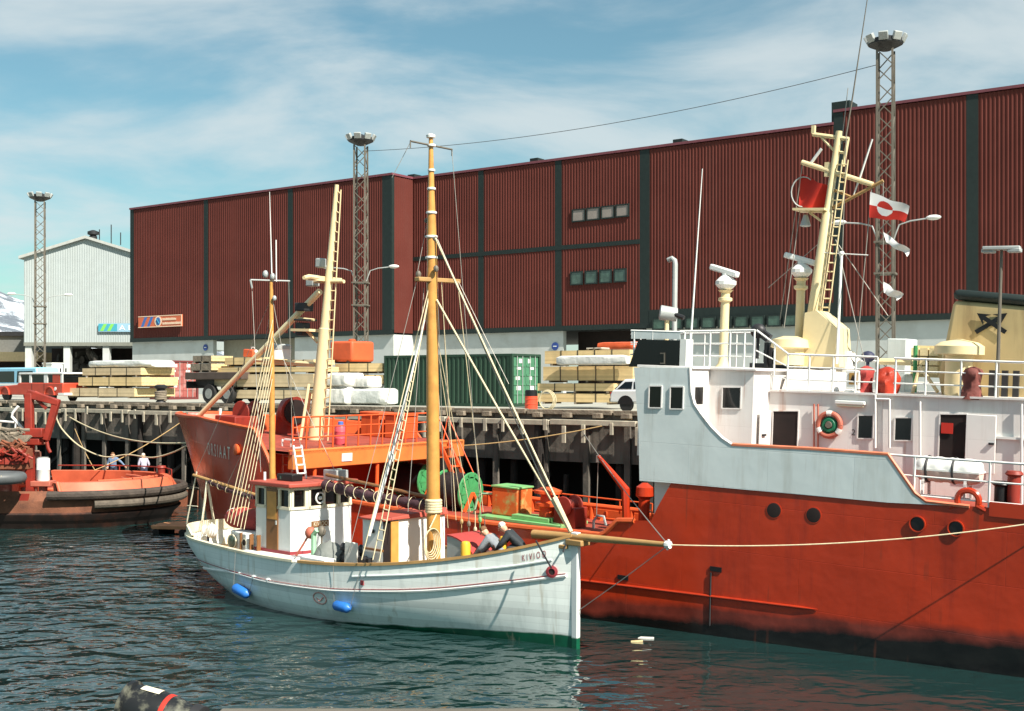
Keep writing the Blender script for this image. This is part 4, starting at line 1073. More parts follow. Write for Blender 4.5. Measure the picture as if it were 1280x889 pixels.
# forecastle rails, ladder, bollards, cowl
def railing(pts, heights, m, r=.028, posts=9, name='railing', vertical=True):
    """pts: foot points; rails at each height, posts spread along"""
    mb = MB(); P = [V(p) for p in pts]
    for hh in heights: mb.tube([p + V((0, 0, hh)) for p in P], r if hh == max(heights) else r * .8, 6)
    tot = sum((b - a).length for a, b in zip(P, P[1:]))
    for k in range(posts):
        d = tot * k / (posts - 1)
        for a_, b_ in zip(P, P[1:]):
            L_ = (b_ - a_).length
            if d <= L_ + 1e-6:
                c = a_.lerp(b_, min(1, d / L_)); mb.tube([c, c + V((0, 0, max(heights)))], r, 6); break
            d -= L_
    return mb.build(name, m, ship)
railing([(af - .1, -4.5, zf + .05), (af - .1, 2.6, zf + .05)], (.4, .75, 1.1), M['orange_rail'], .03, 12)
mb = MB()
p0 = V((af + .1, 3.4, zf)); p1 = V((af + 1.6, 3.4, zmain))
for y in (-.3, .3): mb.beam(p0 + V((0, y, 0)), p1 + V((0, y, 0)), .06, .16)
for k in range(7): c = p0.lerp(p1, (k + .5) / 7); mb.cbox(c, .24, .6, .04)
mb.build('ladder', M['orange_rail'], ship, smooth=0)
mb = MB()
for y in (-.3, .3): mb.tube([p0 + V((-.3, y, .05)), p0 + V((-.1, y, 1.0)), p1 + V((0, y, .95)), p1 + V((.1, y, 0))], .025, 6)
mb.build('ladder_rail', M['orange_rail'], ship)
# ladder at the port side of the break
mb = MB(); c = h(361, 590, -3.2)
for x in (-.22, .22): mb.beam((c.x + x, c.y, zmain), (c.x + x - .15, c.y, zf + .25), .05, .05)
for k in range(9): z = zmain + .3 * (k + 1); mb.box((c.x - .24, c.y - .05, z), (c.x + .2, c.y + .05, z + .05))
mb.build('ladder', M['white_paint'], ship, smooth=0)
# red cowl ventilator and windlass on the forecastle
c = h(357, 548, 1.2)
mb = MB(); mb.tube([(c.x, c.y, zf), (c.x, c.y, c.z + .5), (c.x + .05, c.y, c.z + .9), (c.x + .35, c.y - .1, c.z + 1.15), (c.x + .7, c.y - .2, c.z + 1.12)], [.42, .42, .46, .55, .62], 14); mb.build('cowl_vent', M['crane_red'], ship)
mb = MB(); mb.lathe([(.5, 0), (.5, .06)], (c.x + .72, c.y - .205, c.z + 1.12), (1, -.28, -.08), 14); mb.build('cowl_mouth', M['interior'], ship)
c = h(300, 532, 0)
mb = MB(); mb.cbox((c.x, 0, zf + .35), 1.2, 1.6, .7); mb.lathe([(.5, -.2), (.5, -.14), (.28, -.12), (.28, .5), (.5, .52), (.5, .58)], (c.x, .2, zf + .8), (0, 1, 0), 16); mb.build('windlass', M['crane_red'], ship, bevel=.03)
c = h(275, 530, .6); mb = MB(); mb.tube([(c.x, c.y, zf), (c.x, c.y, c.z + .65)], .06, 8); mb.build('jack_post', M['white_paint'], ship)
for px in (470, 500):
    c = h(px, 556, 3.6); mb = MB(); mb.cbox((c.x, c.y, zf + .45), 1.0, .8, .9); mb.cbox((c.x, c.y, zf + .95), 1.1, .9, .1); mb.build('deck_locker', M['orange'], ship, bevel=.03)
# foremast with ladder, yard, lamp drum, forestay boom
b0 = h(394, 556, 0); b1 = h(421, 231, 0); ym = h(405, 408, 0)
mb = MB(); mb.tube([(b0.x, 0, zf), b0.lerp(b1, .1), b0.lerp(b1, .45), b0.lerp(b1, .452), b0.lerp(b1, .8), b1], [.30, .28, .22, .18, .12, .08], 14); fm = mb.build('foremast', M['cream'], ship)
mb = MB()
q0, q1 = b0 + V((.66, 0, .2)), b1 + V((.22, 0, -.2))
mb.tube([q0, q1], .026, 6)
for k in range(26): c = q0.lerp(q1, (k + .5) / 26); d = b0.lerp(b1, (k + .5) / 26); mb.tube([d, c + V((0, 0, .03))], .024, 5)
mb.build('mast_ladder', M['cream'], fm)
mb = MB(); mb.tube([h(248, 521, 0), h(400, 364, 0)], [.10, .13], 10); mb.build('forestay_boom', mat('pale boom paint', (238, 224, 180), .45, .05, 1.5), ship)
mb = MB(); c = h(405, 349, 0); mb.cbox(c, .35, 1.6, .18); mb.tube([c, c + V((.2, -1.0, .02)), c + V((.35, -1.4, -.05))], [.1, .09, .07], 8); mb.tube([h(393, 352, 0), h(430, 352, 0)], .07, 8); mb.build('crosstree', M['cream'], fm)
for px, py, y, s_ in ((391, 351, .3, .4), (401, 329, .2, .32)): mb = MB(); mb.cbox(h(px, py, y), s_, s_, s_ * 1.15); mb.build('mast_lamp', M['steel'], fm, bevel=.05)
mb = MB(); c = h(380, 384, 0); mb.cbox(c, .55, .5, .32); mb.cbox(c + V((.1, 0, -.5)), .7, .6, .08); mb.cbox(c + V((-.15, .1, -.85)), .4, .4, .5); mb.build('searchlight', M['dark_metal'], fm, bevel=.03)
mb = MB(); mb.cbox(h(384, 413, 0), 1.0, .8, .1); mb.tube([h(384, 414, 0), h(397, 428, 0)], .06, 6); mb.tube([h(393, 400, 0), h(374, 398, 0)], .05, 6); mb.tube([h(372, 404, 0), h(381, 412, 0)], .05, 6); mb.build('lamp_bracket', M['cream'], fm, smooth=0)
mb = MB(); mb.tube([h(318, 450, 0), h(393, 455, 0)], .07, 8); mb.tube([h(330, 454, 0), h(393, 457, 0)], .05, 6); mb.build('derrick_arm', M['cream'], fm)
c = h(350, 449, 0); mb = MB(); mb.lathe([(.42, 0), (.42, .42), (.40, .44), (.40, .5), (.33, .5), (.33, .55)], c, (0, 0, 1), 18); mb.build('lamp_drum', M['white_paint'], fm)
c = h(350, 439.5, 0); mb = MB(); mb.lathe([(.45, .1), (.45, .24), (.36, .3)], c, (0, 0, 1), 18); mb.build('lamp_band', M['steel'], fm)
mb = MB(); mb.tube([h(375, 552, -.6), h(386, 480, -.3)], .06, 8); mb.tube([h(380, 556, 1), h(388, 490, .3)], .05, 8); mb.build('mast_brace', M['cream'], fm)
# hose reels on the main deck
def reel(px, py, y, rpx, length, m_core, name='hose_reel'):
    c = h(px, py, y); Y = (A @ c).y; r = rpx / 1500 * Y
    o = MB(); o.lathe([(r * .9, -length), (r * .95, -length * .8), (r * .88, -length * .6), (r * .96, -length * .4), (r * .9, -length * .25), (r * .94, -.06)], c, (1, 0, 0), 24)
    b = o.build(name, m_core, ship)
    for x, f in ((-length, -1), (0, 1)):
        o = MB(); n = 24
        o.lathe([(r, 0), (r * 1.03, .03), (r, .07), (r * .8, .07), (r * .8, .0)], (c.x + x - .03, c.y, c.z), (1, 0, 0), n)
        o.lathe([(r * .72, 0), (r * .72, .04), (r * .2, .06)], (c.x + x - .02, c.y, c.z), (1, 0, 0), n)
        for k in range(10):
            t_ = k * math.pi / 5; o.beam((c.x + x + .01, c.y + r * .2 * math.cos(t_), c.z + r * .2 * math.sin(t_)), (c.x + x + .01, c.y + r * .93 * math.cos(t_), c.z + r * .93 * math.sin(t_)), .06, .09)
        o.build('reel_flange', M['green_reel'], b)
    for x in (-length - .12, .12):
        o = MB(); o.beam((c.x + x, c.y - .5, zmain), (c.x + x, c.y, c.z), .1, .1); o.beam((c.x + x, c.y + .5, zmain), (c.x + x, c.y, c.z), .1, .1); o.build('reel_stand', M['orange_rail'], b, smooth=0)
reel(588, 616, 3.0, 25, 1.25, M['hose']); reel(536, 601, 3.2, 22, 1.35, M['hose']); reel(462, 596, 3.2, 19, 1.3, M['hose'])
# chest, green deck plate, winches, starboard rail, davit
c = h(634, 652, 2.2)
t0 = MB(); t0.cbox((c.x - .1, c.y + .4, zmain + .58 + .05), 1.15, .95, 1.0); ch = t0.build('machinery_chest', M['chest'], ship, bevel=.04)
t0 = MB(); t0.cbox((c.x - .1, c.y + .4, zmain + 1.16), 1.22, 1.02, .07); t0.build('chest_lid', M['deck_green'], ch, bevel=.02)
mb = MB(); mb.cbox((c.x + .9, c.y + .3, zmain + .06), 3.6, 1.8, .12); mb.cbox((c.x + 1.3, c.y - .2, zmain + .2), 1.6, .5, .16); mb.build('green_deck_plate', M['deck_green'], ship, bevel=.02)
c = h(684, 652, 2.3)
mb = MB(); mb.lathe([(.42, 0), (.42, .12), (.3, .2), (.28, .5), (.46, .56), (.46, .66), (.28, .7), (.26, .95), (.5, 1.0), (.5, 1.1), (.2, 1.2)], (c.x, c.y, zmain + .1), n=18); mb.build('capstan', M['orange_rail'], ship)
mb = MB(); mb.cbox((c.x + .9, c.y + .1, zmain + .35), .9, .8, .7); mb.lathe([(.35, -.4), (.35, -.34), (.2, -.3), (.2, .3), (.35, .34), (.35, .4)], (c.x + .9, c.y, zmain + .75), (0, 1, 0), 14); mb.build('winch', M['crane_red'], ship, bevel=.03)
ra0, ra1 = h(560, 612, 4.7).x, h(815, 640, 4.7).x
railing([(ra0, 4.7, zmain + .3), (ra1, 4.7, zmain + .3)], (.25, .5), M['orange_rail'], .03, 8)
mb = MB(); P_ = [h(609, 617, 4.7), h(700, 627.5, 4.7), h(801, 638.5, 4.7)]; mb.tube(P_, .09, 8); mb.tube([p - V((0, 0, .42)) for p in P_], .03, 6)
for px in (612, 666, 740, 790): p = h(px, 617.5 + (px - 609) * .112, 4.7); mb.tube([p, V((p.x, p.y, zmain))], .09, 8)
mb.build('pipe_rail', M['orange_rail'], ship)
p0, p1, p2 = h(783, 657, 3.4), h(782, 612, 3.4), h(748, 570, 3.4)
mb = MB(); mb.tube([V((p0.x, p0.y, zmain)), p0, p1, p1.lerp(p2, .5), p2], [.14, .14, .16, .11, .06], 8); mb.build('davit', M['hull_red'], ship)
mb = MB(); mb.tube([p2, p2 - V((0, 0, 2.2))], .015, 5); mb.cbox(p2 - V((0, 0, .1)), .12, .1, .25); mb.build('davit_fall', M['wire'], ship)
mb = MB(); c = h(742, 655, 2.6); mb.tube([(c.x, c.y, zmain), (c.x, c.y, c.z + .1), (c.x + .15, c.y, c.z + .3), (c.x + .4, c.y, c.z + .3), (c.x + .5, c.y, c.z)], .05, 7); mb.build('gooseneck_vent', M['steel'], ship)
mb = MB(); c = h(805, 640, 3.6); mb.lathe([(.2, 0), (.2, 1.1), (.32, 1.2), (.3, 1.5), (.1, 1.65)], (c.x, c.y, zmain), n=12); mb.build('deck_vent', M['hull_red'], ship)
mb = MB(); c = h(600, 640, 2.4); mb.tube([h(592, 643, 2.4), h(597, 622, 2.4), h(603, 617.5, 2.4), h(618, 617, 2.4), h(625, 622, 2.4), h(626, 640, 2.4)], .045, 7); mb.build('hoop_rail', M['green_lt'], ship)
# pipes and posts along the port rail seen past the wooden boat
mb = MB(); 
for x0, x1, y, z in ((-11.5, -1.5, -3.2, .5), (-11.5, -.5, -2.4, .3), (-10, -2, -1.2, .35)): mb.tube([(x0, y, zmain + z), (x1, y, zmain + z)], .11, 8)
mb.build('cargo_pipe', M['orange_rail'], ship)
for x in (-9.4, -7.6, -6.2, -4.6): mb = MB(); mb.lathe([(.22, 0), (.16, .1), (.16, .75), (.26, .8), (.26, .88)], (x, -3.7, zmain), n=12); mb.build('bollard', M['orange_rail'], ship)

# ---------------- hull details
def hullpatch(px, py):
    y = 5.0
    return side(A, px, py, lambda a: 5.0)
for i, (px, py) in enumerate(((967.5, 638), (1017, 644), (1147, 655), (1195, 660.5))):
    c = h(px, py, -5.0); mb = MB(); r = 9.2 / 1500 * (A @ c).y
    mb.lathe([(r, -.02), (r, .015), (r * .8, .02)], c, (0, -1, 0), 24); f = mb.build('porthole', M['interior'] if i < 2 else M['black'], ship)
    mb = MB(); n = 24
    rr_ = r * 1.12
    mb.lathe([(rr_, 0), (rr_, .05 if i > 1 else .012), (r * .98, .05 if i > 1 else .012), (r * .98, 0)], c, (0, -1, 0), 24); mb.build('porthole_rim', M['hull_red'], f)
for px, py in ((895, 711.5), (779, 722)):
    c = h(px, py, -5.0); mb = MB(); mb.box((c.x - .16, -5.03, c.z - .06), (c.x + .16, -4.95, c.z + .06)); mb.build('scupper', M['black'], ship, smooth=0)
mb = MB(); p0, p1 = h(888.5, 716, -5.03), h(887, 782, -5.03); mb.tube([p0, p1], .025, 6); mb.build('drain_pipe', M['dark_metal'], ship)
mb = MB(); mb.tube([h(px, 725 + (px - 722) * .1235, -5.02) for px in (722, 760, 800, 850, 900, 950, 1000, 1022)], [.035] * 7 + [.01], 8); mb.build('rubbing_strake', M['hull_red'], ship)
c = side(A, 297, 562, lambda a: hull_y(a, PORT(a) - 1.0)); y = -hull_y(c.x, c.z)
mb = MB(); mb.lathe([(.14, -.1), (.19, 0), (.2, .08), (.12, .12)], (c.x, y, c.z), (-.35, -1, 0), 14); mb.build('hawse_pipe', M['orange'], ship)
# the name on the bow
p0 = side(A, 260, 557, lambda a: hull_y(a, PORT(a) - 1.0)); p1 = side(A, 286.5, 563, lambda a: hull_y(a, PORT(a) - 1.0))
hl = .52
def nm(x, y):
    f = x / 4.75
    a = p0.x + (p1.x - p0.x) * f; z = p0.z - .32 + (p1.z - p0.z) * f + y * hl * 1.25
    return V((a, -hull_y(a, z) - .03, z))
letters('O R S I A A T', 1.0, lambda x, y: nm(x * .88, y), 'ship_name', M['letter_white'], ship)

# ---------------- superstructure
zdk = h(1110, 628, -5).z
mb = MB(); mb.box((h(839, 604, -5).x, -4.99, zdk - .15), (24, 4.9, zdk - .02)); mb.build('upper_deck', M['deck_red'], ship, smooth=0)
outline = [(793, 459.5), (796, 500), (799, 540), (800, 601), (838, 603.6), (990, 617.2), (1110, 628.2), (1212, 633.2), (1158, 627), (1144, 617), (1110, 568), (1020, 561.5), (915, 556), (903, 548), (890, 535), (876, 517), (868, 505), (864, 490), (862.5, 460)]
P_ = [V((p.x, -5.03, p.z)) for p in poly(outline, -5)]
mb = MB(); mb.prism(P_, (0, .09, 0)); wing = mb.build('side_plating', M['ship_grey'], ship, smooth=0)
mb = MB(); mb.tube([V((p.x, p.y + .03, p.z)) for p in P_[12:]], .05, 6); mb.build('plating_edge', M['ship_white'], wing)
mb = MB(); mb.tube([V((p.x, p.y + .03, p.z)) for p in P_[7:13]], .05, 6); mb.build('plating_edge', mat('orange edge', (206, 120, 90), .5), wing)
def window(px0, px1, py0, py1, y, parent=None, proud=.03, m=None, name='window', fm_=None, w=.03):
    p = h(px0, py0, y); q_ = h(px1, py1, y); p2 = h(px1, py0, y)
    mb = MB(); dz = p2.z - p.z
    mb.hexa([(p.x, y - proud + .015, q_.z - dz), (q_.x, y - proud + .015, q_.z), (q_.x, y + .05, q_.z), (p.x, y + .05, q_.z - dz), (p.x, y - proud + .015, p.z), (q_.x, y - proud + .015, p.z + dz), (q_.x, y + .05, p.z + dz), (p.x, y + .05, p.z)])
    o = mb.build(name, m or M['glass'], parent or ship, smooth=0)
    mb = MB()
    a_, b_ = V((p.x, y - proud + .01, p.z)), V((q_.x, y - proud + .01, p.z + dz)); c_, d_ = V((p.x, y - proud + .01, q_.z - dz)), V((q_.x, y - proud + .01, q_.z))
    for s_, e_ in ((a_, b_), (c_, d_), (a_, c_), (b_, d_)): mb.beam(s_, e_, w, w, (0, 1, 0))
    return o, mb
def win(*a_, **k_):
    o, mb = window(*a_, **k_); mb.build('window_frame', k_.get('fm_') or M['ship_white'], o, smooth=0); return o
win(812, 827, 482.5, 510, -5.03); win(838.5, 854, 483.5, 511.5, -5.03)
# wing cab and bridge house as solid houses stepping inboard
aw = h(863, 480, -5).x; ab = h(942, 480, -3.9).x; a0 = h(795, 480, -5).x + .06
zbt = h(863, 460.5, -5).z
mb = MB(); mb.box((a0, -4.93, zdk + .6), (aw, 4.9, zbt)); mb.build('bridge_wing', M['ship_white'], ship, smooth=0)
mb = MB(); mb.box((a0 + .02, -3.9, zmain), (ab, 3.9, zbt - .004)); mb.build('bridge_house', M['ship_white'], ship, smooth=0)
mb = MB(); mb.box((a0 - .05, -5.0, zbt - .02), (aw + .05, 5.0, zbt + .05)); mb.box((aw + .051, -4.0, zbt - .02), (ab + .1, 4.0, zbt + .05)); mb.build('bridge_roof', M['ship_white'], ship, bevel=.015)
win(903.5, 926, 484, 511, -3.9); 
p = hit(A, 869, 484, 0, aw); q_ = hit(A, 878, 505, 0, aw)
mb = MB(); mb.box((aw - .02, p.y, q_.z), (aw + .012, q_.y, p.z)); mb.build('window', M['glass'], ship, smooth=0)
mb = MB(); mb.prism(poly([(818, 600), (838.5, 602), (840, 612), (834, 628), (818, 646)], -4.6), (0, .3, 0)); mb.build('support_plate', M['ship_white'], ship, smooth=0)
mb = MB(); mb.box((a0 + .3, -3.9, zmain), (h(840, 640, -4).x, 3.9, zdk - .16)); mb.build('lower_house', M['ship_white'], ship, smooth=0)
# long deckhouse further aft
ad = ab - .2; zt0 = h(965, 489.5, -2.9).z; zt1 = h(1275, 500.5, -2.9).z; ae = 16.0
ztop = lambda a: zt0 + (zt1 - zt0) * (a - ad) / (h(1275, 500, -2.9).x - ad)
mb = MB(); mb.hexa([(ad, -2.9, zdk - .1), (ae, -2.9, zdk - .1), (ae, 2.9, zdk - .1), (ad, 2.9, zdk - .1), (ad, -2.9, ztop(ad)), (ae, -2.9, ztop(ae)), (ae, 2.9, ztop(ae)), (ad, 2.9, ztop(ad))]); mb.build('deckhouse', M['ship_white'], ship, smooth=0)
mb = MB(); mb.hexa([(ad + .25, -2.98, ztop(ad) + .002), (ae, -2.98, ztop(ae) + .002), (ae, 2.98, ztop(ae) + .002), (ad + .25, 2.98, ztop(ad) + .002), (ad + .25, -2.98, ztop(ad) + .05), (ae, -2.98, ztop(ae) + .05), (ae, 2.98, ztop(ae) + .05), (ad + .25, 2.98, ztop(ad) + .05)]); mb.build('deckhouse_roof', M['ship_white'], ship, smooth=0)
# doors and windows of the deckhouse
def doorway(px0, px1, py0, py1, leaf, leafpx):
    o, mb = window(px0, px1, py0, py1, -2.9, m=M['interior'], name='doorway', proud=.02); mb.build('door_frame', M['ship_white'], o, smooth=0)
    p = h(px0 if leaf < 0 else px1, py0, -2.9); q_ = h(px0 if leaf < 0 else px1, py1, -2.9)
    mb = MB()
    if leaf < 0: mb.box((p.x - .06, -3.65, q_.z), (p.x - .02, -2.95, p.z))
    else: mb.box((p.x + .05, -2.99, q_.z), (p.x + .75, -2.95, p.z))
    d = mb.build('door_leaf', M['ship_white'], o, bevel=.015)
    mb = MB(); zc_ = (p.z + q_.z) / 2
    if leaf < 0: mb.box((p.x - .02, -3.55, zc_), (p.x + .03, -3.35, zc_ + .05))
    else: mb.box((p.x + .6, -3.04, zc_), (p.x + .72, -2.99, zc_ + .05))
    mb.build('handle', M['dark_metal'], d, smooth=0)
    return o
doorway(966.5, 996.5, 513.5, 575, -1, 952); o = doorway(1175, 1206.5, 517.5, 590, 1, 1232)
c = h(1186, 535, -2.93); mb = MB(); mb.box((c.x - .18, -2.94, c.z - .14), (c.x + .1, -2.925, c.z + .12)); mb.build('extinguisher_cabinet', M['flag_red'], o, smooth=0)
win(1073, 1091, 519, 548.5, -2.9); win(1119, 1139.5, 522, 551, -2.9)
for px, y0, y1 in ((1094, 494, 560), (1112, 499, 560), (1150, 502, 618), (1277, 505, 635)):
    mb = MB(); mb.tube([h(px, y0, -2.98), h(px, y1, -2.98)], .035, 6); mb.build('downpipe', M['white_paint'], ship)
mb = MB(); mb.tube([h(1094, 499, -2.98), h(1112, 499.5, -2.98)], .03, 6); mb.build('conduit', M['white_paint'], ship)
for px in (1017.5, 1022.5):
    mb = MB(); mb.tube([h(px, 505, -2.97), h(px, 566, -2.97)], .025, 6); mb.build('conduit', M['buoy_red'], ship)
c = h(1063, 503.5, -2.95); mb = MB(); mb.cbox(c, .78, .16, .1); l_ = mb.build('light_fitting', M['white_paint'], ship, bevel=.02)
mb = MB(); mb.cbox(c - V((0, 0, .08)), .7, .12, .06); mb.build('lamp_tube', M['cap_white'], l_, bevel=.02)
c = h(1064, 544, -2.92); letters('2', .22, lambda x, y: V((c.x + x, -2.92, c.z + y)), 'deck_number', M['black'], ship)
mb = MB(); c = h(1265, 548, -2.95); mb.box((c.x - .4, -2.98, c.z - .03), (c.x + .4, -2.9, c.z + .03)); mb.build('grab_rail', M['white_paint'], ship)
# chock, bulwark end, deck fittings
c0 = h(1210, 632, -4.95); mb = MB(); Yc = (A @ c0).y; r = 13 / 1500 * Yc
ring = [(c0.x + r * math.cos(t_), c0.z + .12 + r * .95 * math.sin(t_)) for t_ in [i * math.pi / 12 for i in range(-2, 15)]]
mb.tube([(c0.x - r * 1.7, -4.95, c0.z - .08)] + [(x, -4.95, z) for x, z in reversed(ring)] + [(c0.x + r * 1.7, -4.95, c0.z - .08)], .075, 8); mb.build('fairlead', M['hull_red'], ship)
mb = MB(); p = h(1237, 634, -5); mb.box((p.x, -5.03, p.z - .2), (24, -4.94, p.z + .12)); mb.build('aft_bulwark', M['hull_red'], ship, smooth=0)
for px, hgt in ((1250, .55), (1266, .8)):
    c = h(px, 640, -4.5); mb = MB(); mb.lathe([(.14, 0), (.14, hgt), (.2, hgt + .05), (.16, hgt + .12)], (c.x, c.y, zdk), n=12); mb.build('bitt', M['crane_red'] if hgt > .6 else M['black'], ship)
P_ = [h(1113, 568.5, -4.95), h(1200, 575, -4.95), h(1290, 581, -4.95)]
mb = MB(); mb.tube(P_, .03, 6); mb.tube([p - V((0, 0, .45)) for p in P_], .022, 6); mb.tube([p - V((0, 0, .9)) for p in P_], .022, 6)
for px in (1144, 1238, 1283): p = h(px, 570.5 + (px - 1140) * .075, -4.95); mb.tube([p, V((p.x, p.y, zdk - .05))], .03, 6)
mb.build('railing', M['white_paint'], ship)
# top rails: bridge and deckhouse
def toprail(pts, y, foot, px_posts, levels=3, m=M['white_paint']):
    P = [h(px, py, y) for px, py in pts]; mb = MB(); mb.tube(P, .03, 6)
    f = lerp_tab([(p.x, p.z) for p in P])
    for k in range(1, levels):
        mb.tube([V((p.x, p.y, foot(p.x) + (p.z - foot(p.x)) * (1 - k / levels))) for p in P], .02, 6)
    for px in px_posts:
        x = h(px, 450, y).x; mb.tube([V((x, y, foot(x))), V((x, y, f(x)))], .028, 6)
    return mb.build('railing', m, ship)
toprail([(789, 413.5), (855, 415.5)], -4.85, lambda x: zbt, (792, 815, 855))
toprail([(850, 414.5), (944, 413)], -3.85, lambda x: zbt, (862, 887, 912, 930, 942))
toprail([(789, 418), (950, 416)], 3.8, lambda x: zbt, (800, 840, 880, 920, 945))
toprail([(946, 413), (986, 443), (1097, 446.5)], -2.85, ztop, (968, 985, 1012, 1042, 1070, 1097))
toprail([(1118, 448), (1290, 453.5)], -2.85, ztop, (1120, 1158, 1202, 1246, 1284))
toprail([(1000, 450), (1290, 455)], 2.85, ztop, (1010, 1060, 1120, 1180, 1240))
mb = MB(); mb.prism(poly([(789, 414), (850, 415.5), (850, 424), (789, 423.5)], -4.87), (0, .02, 0)); mb.build('wind_screen', M['ship_grey'], ship, smooth=0)
mb = MB(); mb.prism(poly([(798, 424.5), (850, 425.5), (848, 459.5), (786, 458.5)], -4.98), (0, .08, 0)); dg_ = mb.build('dark_windscreen', mat('dark tinted panel', (14, 15, 16), .2, .1), ship, smooth=0)
mb = MB(); mb.prism(poly([(825, 441), (831, 441), (831, 455), (825, 455), (825, 453.5), (829.6, 453.5), (829.6, 442.5), (825, 442.5)], -5.0), (0, .015, 0)); mb.build('bracket', M['lattice'], dg_, smooth=0)
p = h(850.5, 424, -4.98); q_ = h(857, 460, -4.98); mb = MB(); mb.box((p.x, -4.99, q_.z), (q_.x, -4.6, p.z)); mb.build('screen_post', M['white_paint'], ship, smooth=0)
# bridge top gear
def radar(px, pbase, pcol, ptop, y, foot, ang):
    b = h(px, pcol, y); Yc = (A @ b).y; k = Yc / 1500
    mb = MB(); mb.lathe([(.26, 0), (.15, .15), (.125, .3), (.125, b.z - foot - .35), (.2, b.z - foot - .3), (.2, b.z - foot - .22), (.13, b.z - foot - .2), (.13, b.z - foot - .08), (.22, b.z - foot)], (b.x, y, foot), n=14); o = mb.build('radar_post', M['cream'], ship)
    mb = MB(); mb.lathe([(.1, 0), (.2, .05), (.3, .16), (.3, .26), (.18, .38), (.12, .42), (.12, .48)], b, n=12); s_ = mb.build('radar_head', M['white_paint'], o, smooth=25)
    mb = MB(); mb.cbox(b + V((-.06, 0, .56)), .95, .2, .17, ang, .28); mb.build('radar_scanner', M['white_paint'], s_, bevel=.04)
radar(907, 457, 363, 340, -1.4, zbt, -.1); radar(1001.5, 430, 348, 325, .2, zbt - .4, .1)
mb = MB(); p0, p1 = h(865, 402, -3.3), h(878, 211, -3.3); mb.tube([V((p0.x - .05, -3.3, zbt)), p0, p1], [.04, .03, .012], 6); mb.build('whip_antenna', M['white_paint'], ship)
mb = MB(); p0 = h(844, 410, .5); p1 = h(844, 330, .5); mb.tube([V((p0.x, .5, zbt)), p1, p1 + V((-.02, 0, .1)), p1 + V((-.12, 0, .17)), p1 + V((-.25, 0, .12))], .085, 10); mb.build('exhaust_pipe', M['steel'], ship)
c = h(834, 392, -2); mb = MB(); mb.lathe([(.1, -.3), (.2, -.28), (.22, .2), (.19, .22)], c, (-.8, -.5, .1), 14); sl = mb.build('searchlight', M['steel'], ship)
mb = MB(); mb.tube([(c.x, -2, zbt), c], .07, 8); mb.build('searchlight_post', M['cream'], sl)
mb = MB(); mb.tube([c + V((.1, 0, .02)), c + V((.55, 0, -.12))], .07, 8); mb.build('searchlight_tail', M['dark_metal'], sl)
mb = MB(); rr = random.Random(9)
for k in range(9): x = ab - 1.9 + k * .2; mb.cbox((x, 1.2 + rr.uniform(-.2, .2), zbt + .32 + rr.uniform(0, .25)), .1, .5, .5 + rr.uniform(-.2, .3), rr.uniform(-.3, .3))
mb.cbox((ab - 1.2, 1.3, zbt + .12), 2.2, .9, .14); mb.build('deck_gear', M['dark_metal'], ship)
c = h(948, 412, 1.5); mb = MB(); mb.ball(c + V((0, 0, -.05)), .26, .22, .24, 10); mb.lathe([(.05, 0), (.05, -.9)], c, n=8); mb.cbox(c + V((.25, 0, -.2)), .3, .2, .25, 0, .6); mb.build('covered_lamp', M['dark_metal'], ship)
# main mast over the bridge
mb = MB(); Pp = poly([(1000, 459), (1006, 391), (1020, 388), (1046, 410), (1049, 459)], -.5); mb.prism(Pp, (0, 1.0, 0)); py_ = mb.build('mast_pylon', M['cream'], ship, smooth=0)
m0, m1 = h(1017, 392, 0), h(1049, 164, 0)
mb = MB(); mb.tube([m0 - V((.1, 0, .5)), m0, m0.lerp(m1, .55), m0.lerp(m1, .56), m1], [.20, .18, .15, .115, .09], 14); mm = mb.build('main_mast', M['cream'], ship)
def mpt(px, py, y=0): return h(px, py, y)
mb = MB()
mb.tube([mpt(1027, 390, -.12), mpt(1053, 200, -.12)], .024, 6); mb.tube([mpt(1036, 390, -.12), mpt(1060, 200, -.12)], .024, 6)
for k in range(17): t_ = (k + .5) / 17; mb.tube([mpt(1027 + 26 * t_, 390 - 190 * t_, -.12), mpt(1036 + 24 * t_, 390 - 190 * t_, -.12)], .022, 5)
for k in range(0, 17, 4): t_ = (k + .5) / 17; mb.tube([mpt(1027 + 26 * t_, 390 - 190 * t_, -.12), m0.lerp(m1, t_ * .82 + .02)], .022, 5)
mb.build('mast_ladder', M['cream'], mm)
mb = MB(); mb.tube([mpt(1016, 168), mpt(1061, 174)], .06, 8); mb.tube([mpt(1027, 172), mpt(1043, 189)], .04, 6); mb.tube([mpt(1060, 174), mpt(1054, 208)], .05, 6); mb.tube([mpt(1044, 190), mpt(1056, 191)], .04, 6); mb.cbox(mpt(1017, 162), .1, .1, .22); mb.build('top_yard', M['cream'], mm)
mb = MB(); mb.tube([mpt(1002.5, 203), mpt(1091, 231)], .075, 10); mb.cbox(mpt(1034, 212), .12, .12, .4); mb.build('signal_yard', M['cream'], mm)
mb = MB(); mb.tube([mpt(1041, 260), mpt(1104, 226)], .05, 8); mb.tube([mpt(1043, 238), mpt(1063, 246)], .04, 6); mb.build('gaff', M['capwood'], mm)
mb = MB(); mb.cbox(mpt(1016, 263), .95, .7, .06, 0, .04); mb.beam(mpt(1012, 266), mpt(1030, 279), .06, .06); mb.tube([mpt(996, 262), mpt(1037, 265)], .05, 8); mb.build('lamp_platform', M['cream'], mm)
mb = MB(); c = mpt(1007, 273); mb.lathe([(.06, .1), (.09, 0), (.16, -.22), (.1, -.24)], c, n=12); mb.build('fog_horn', M['steel'], mm)
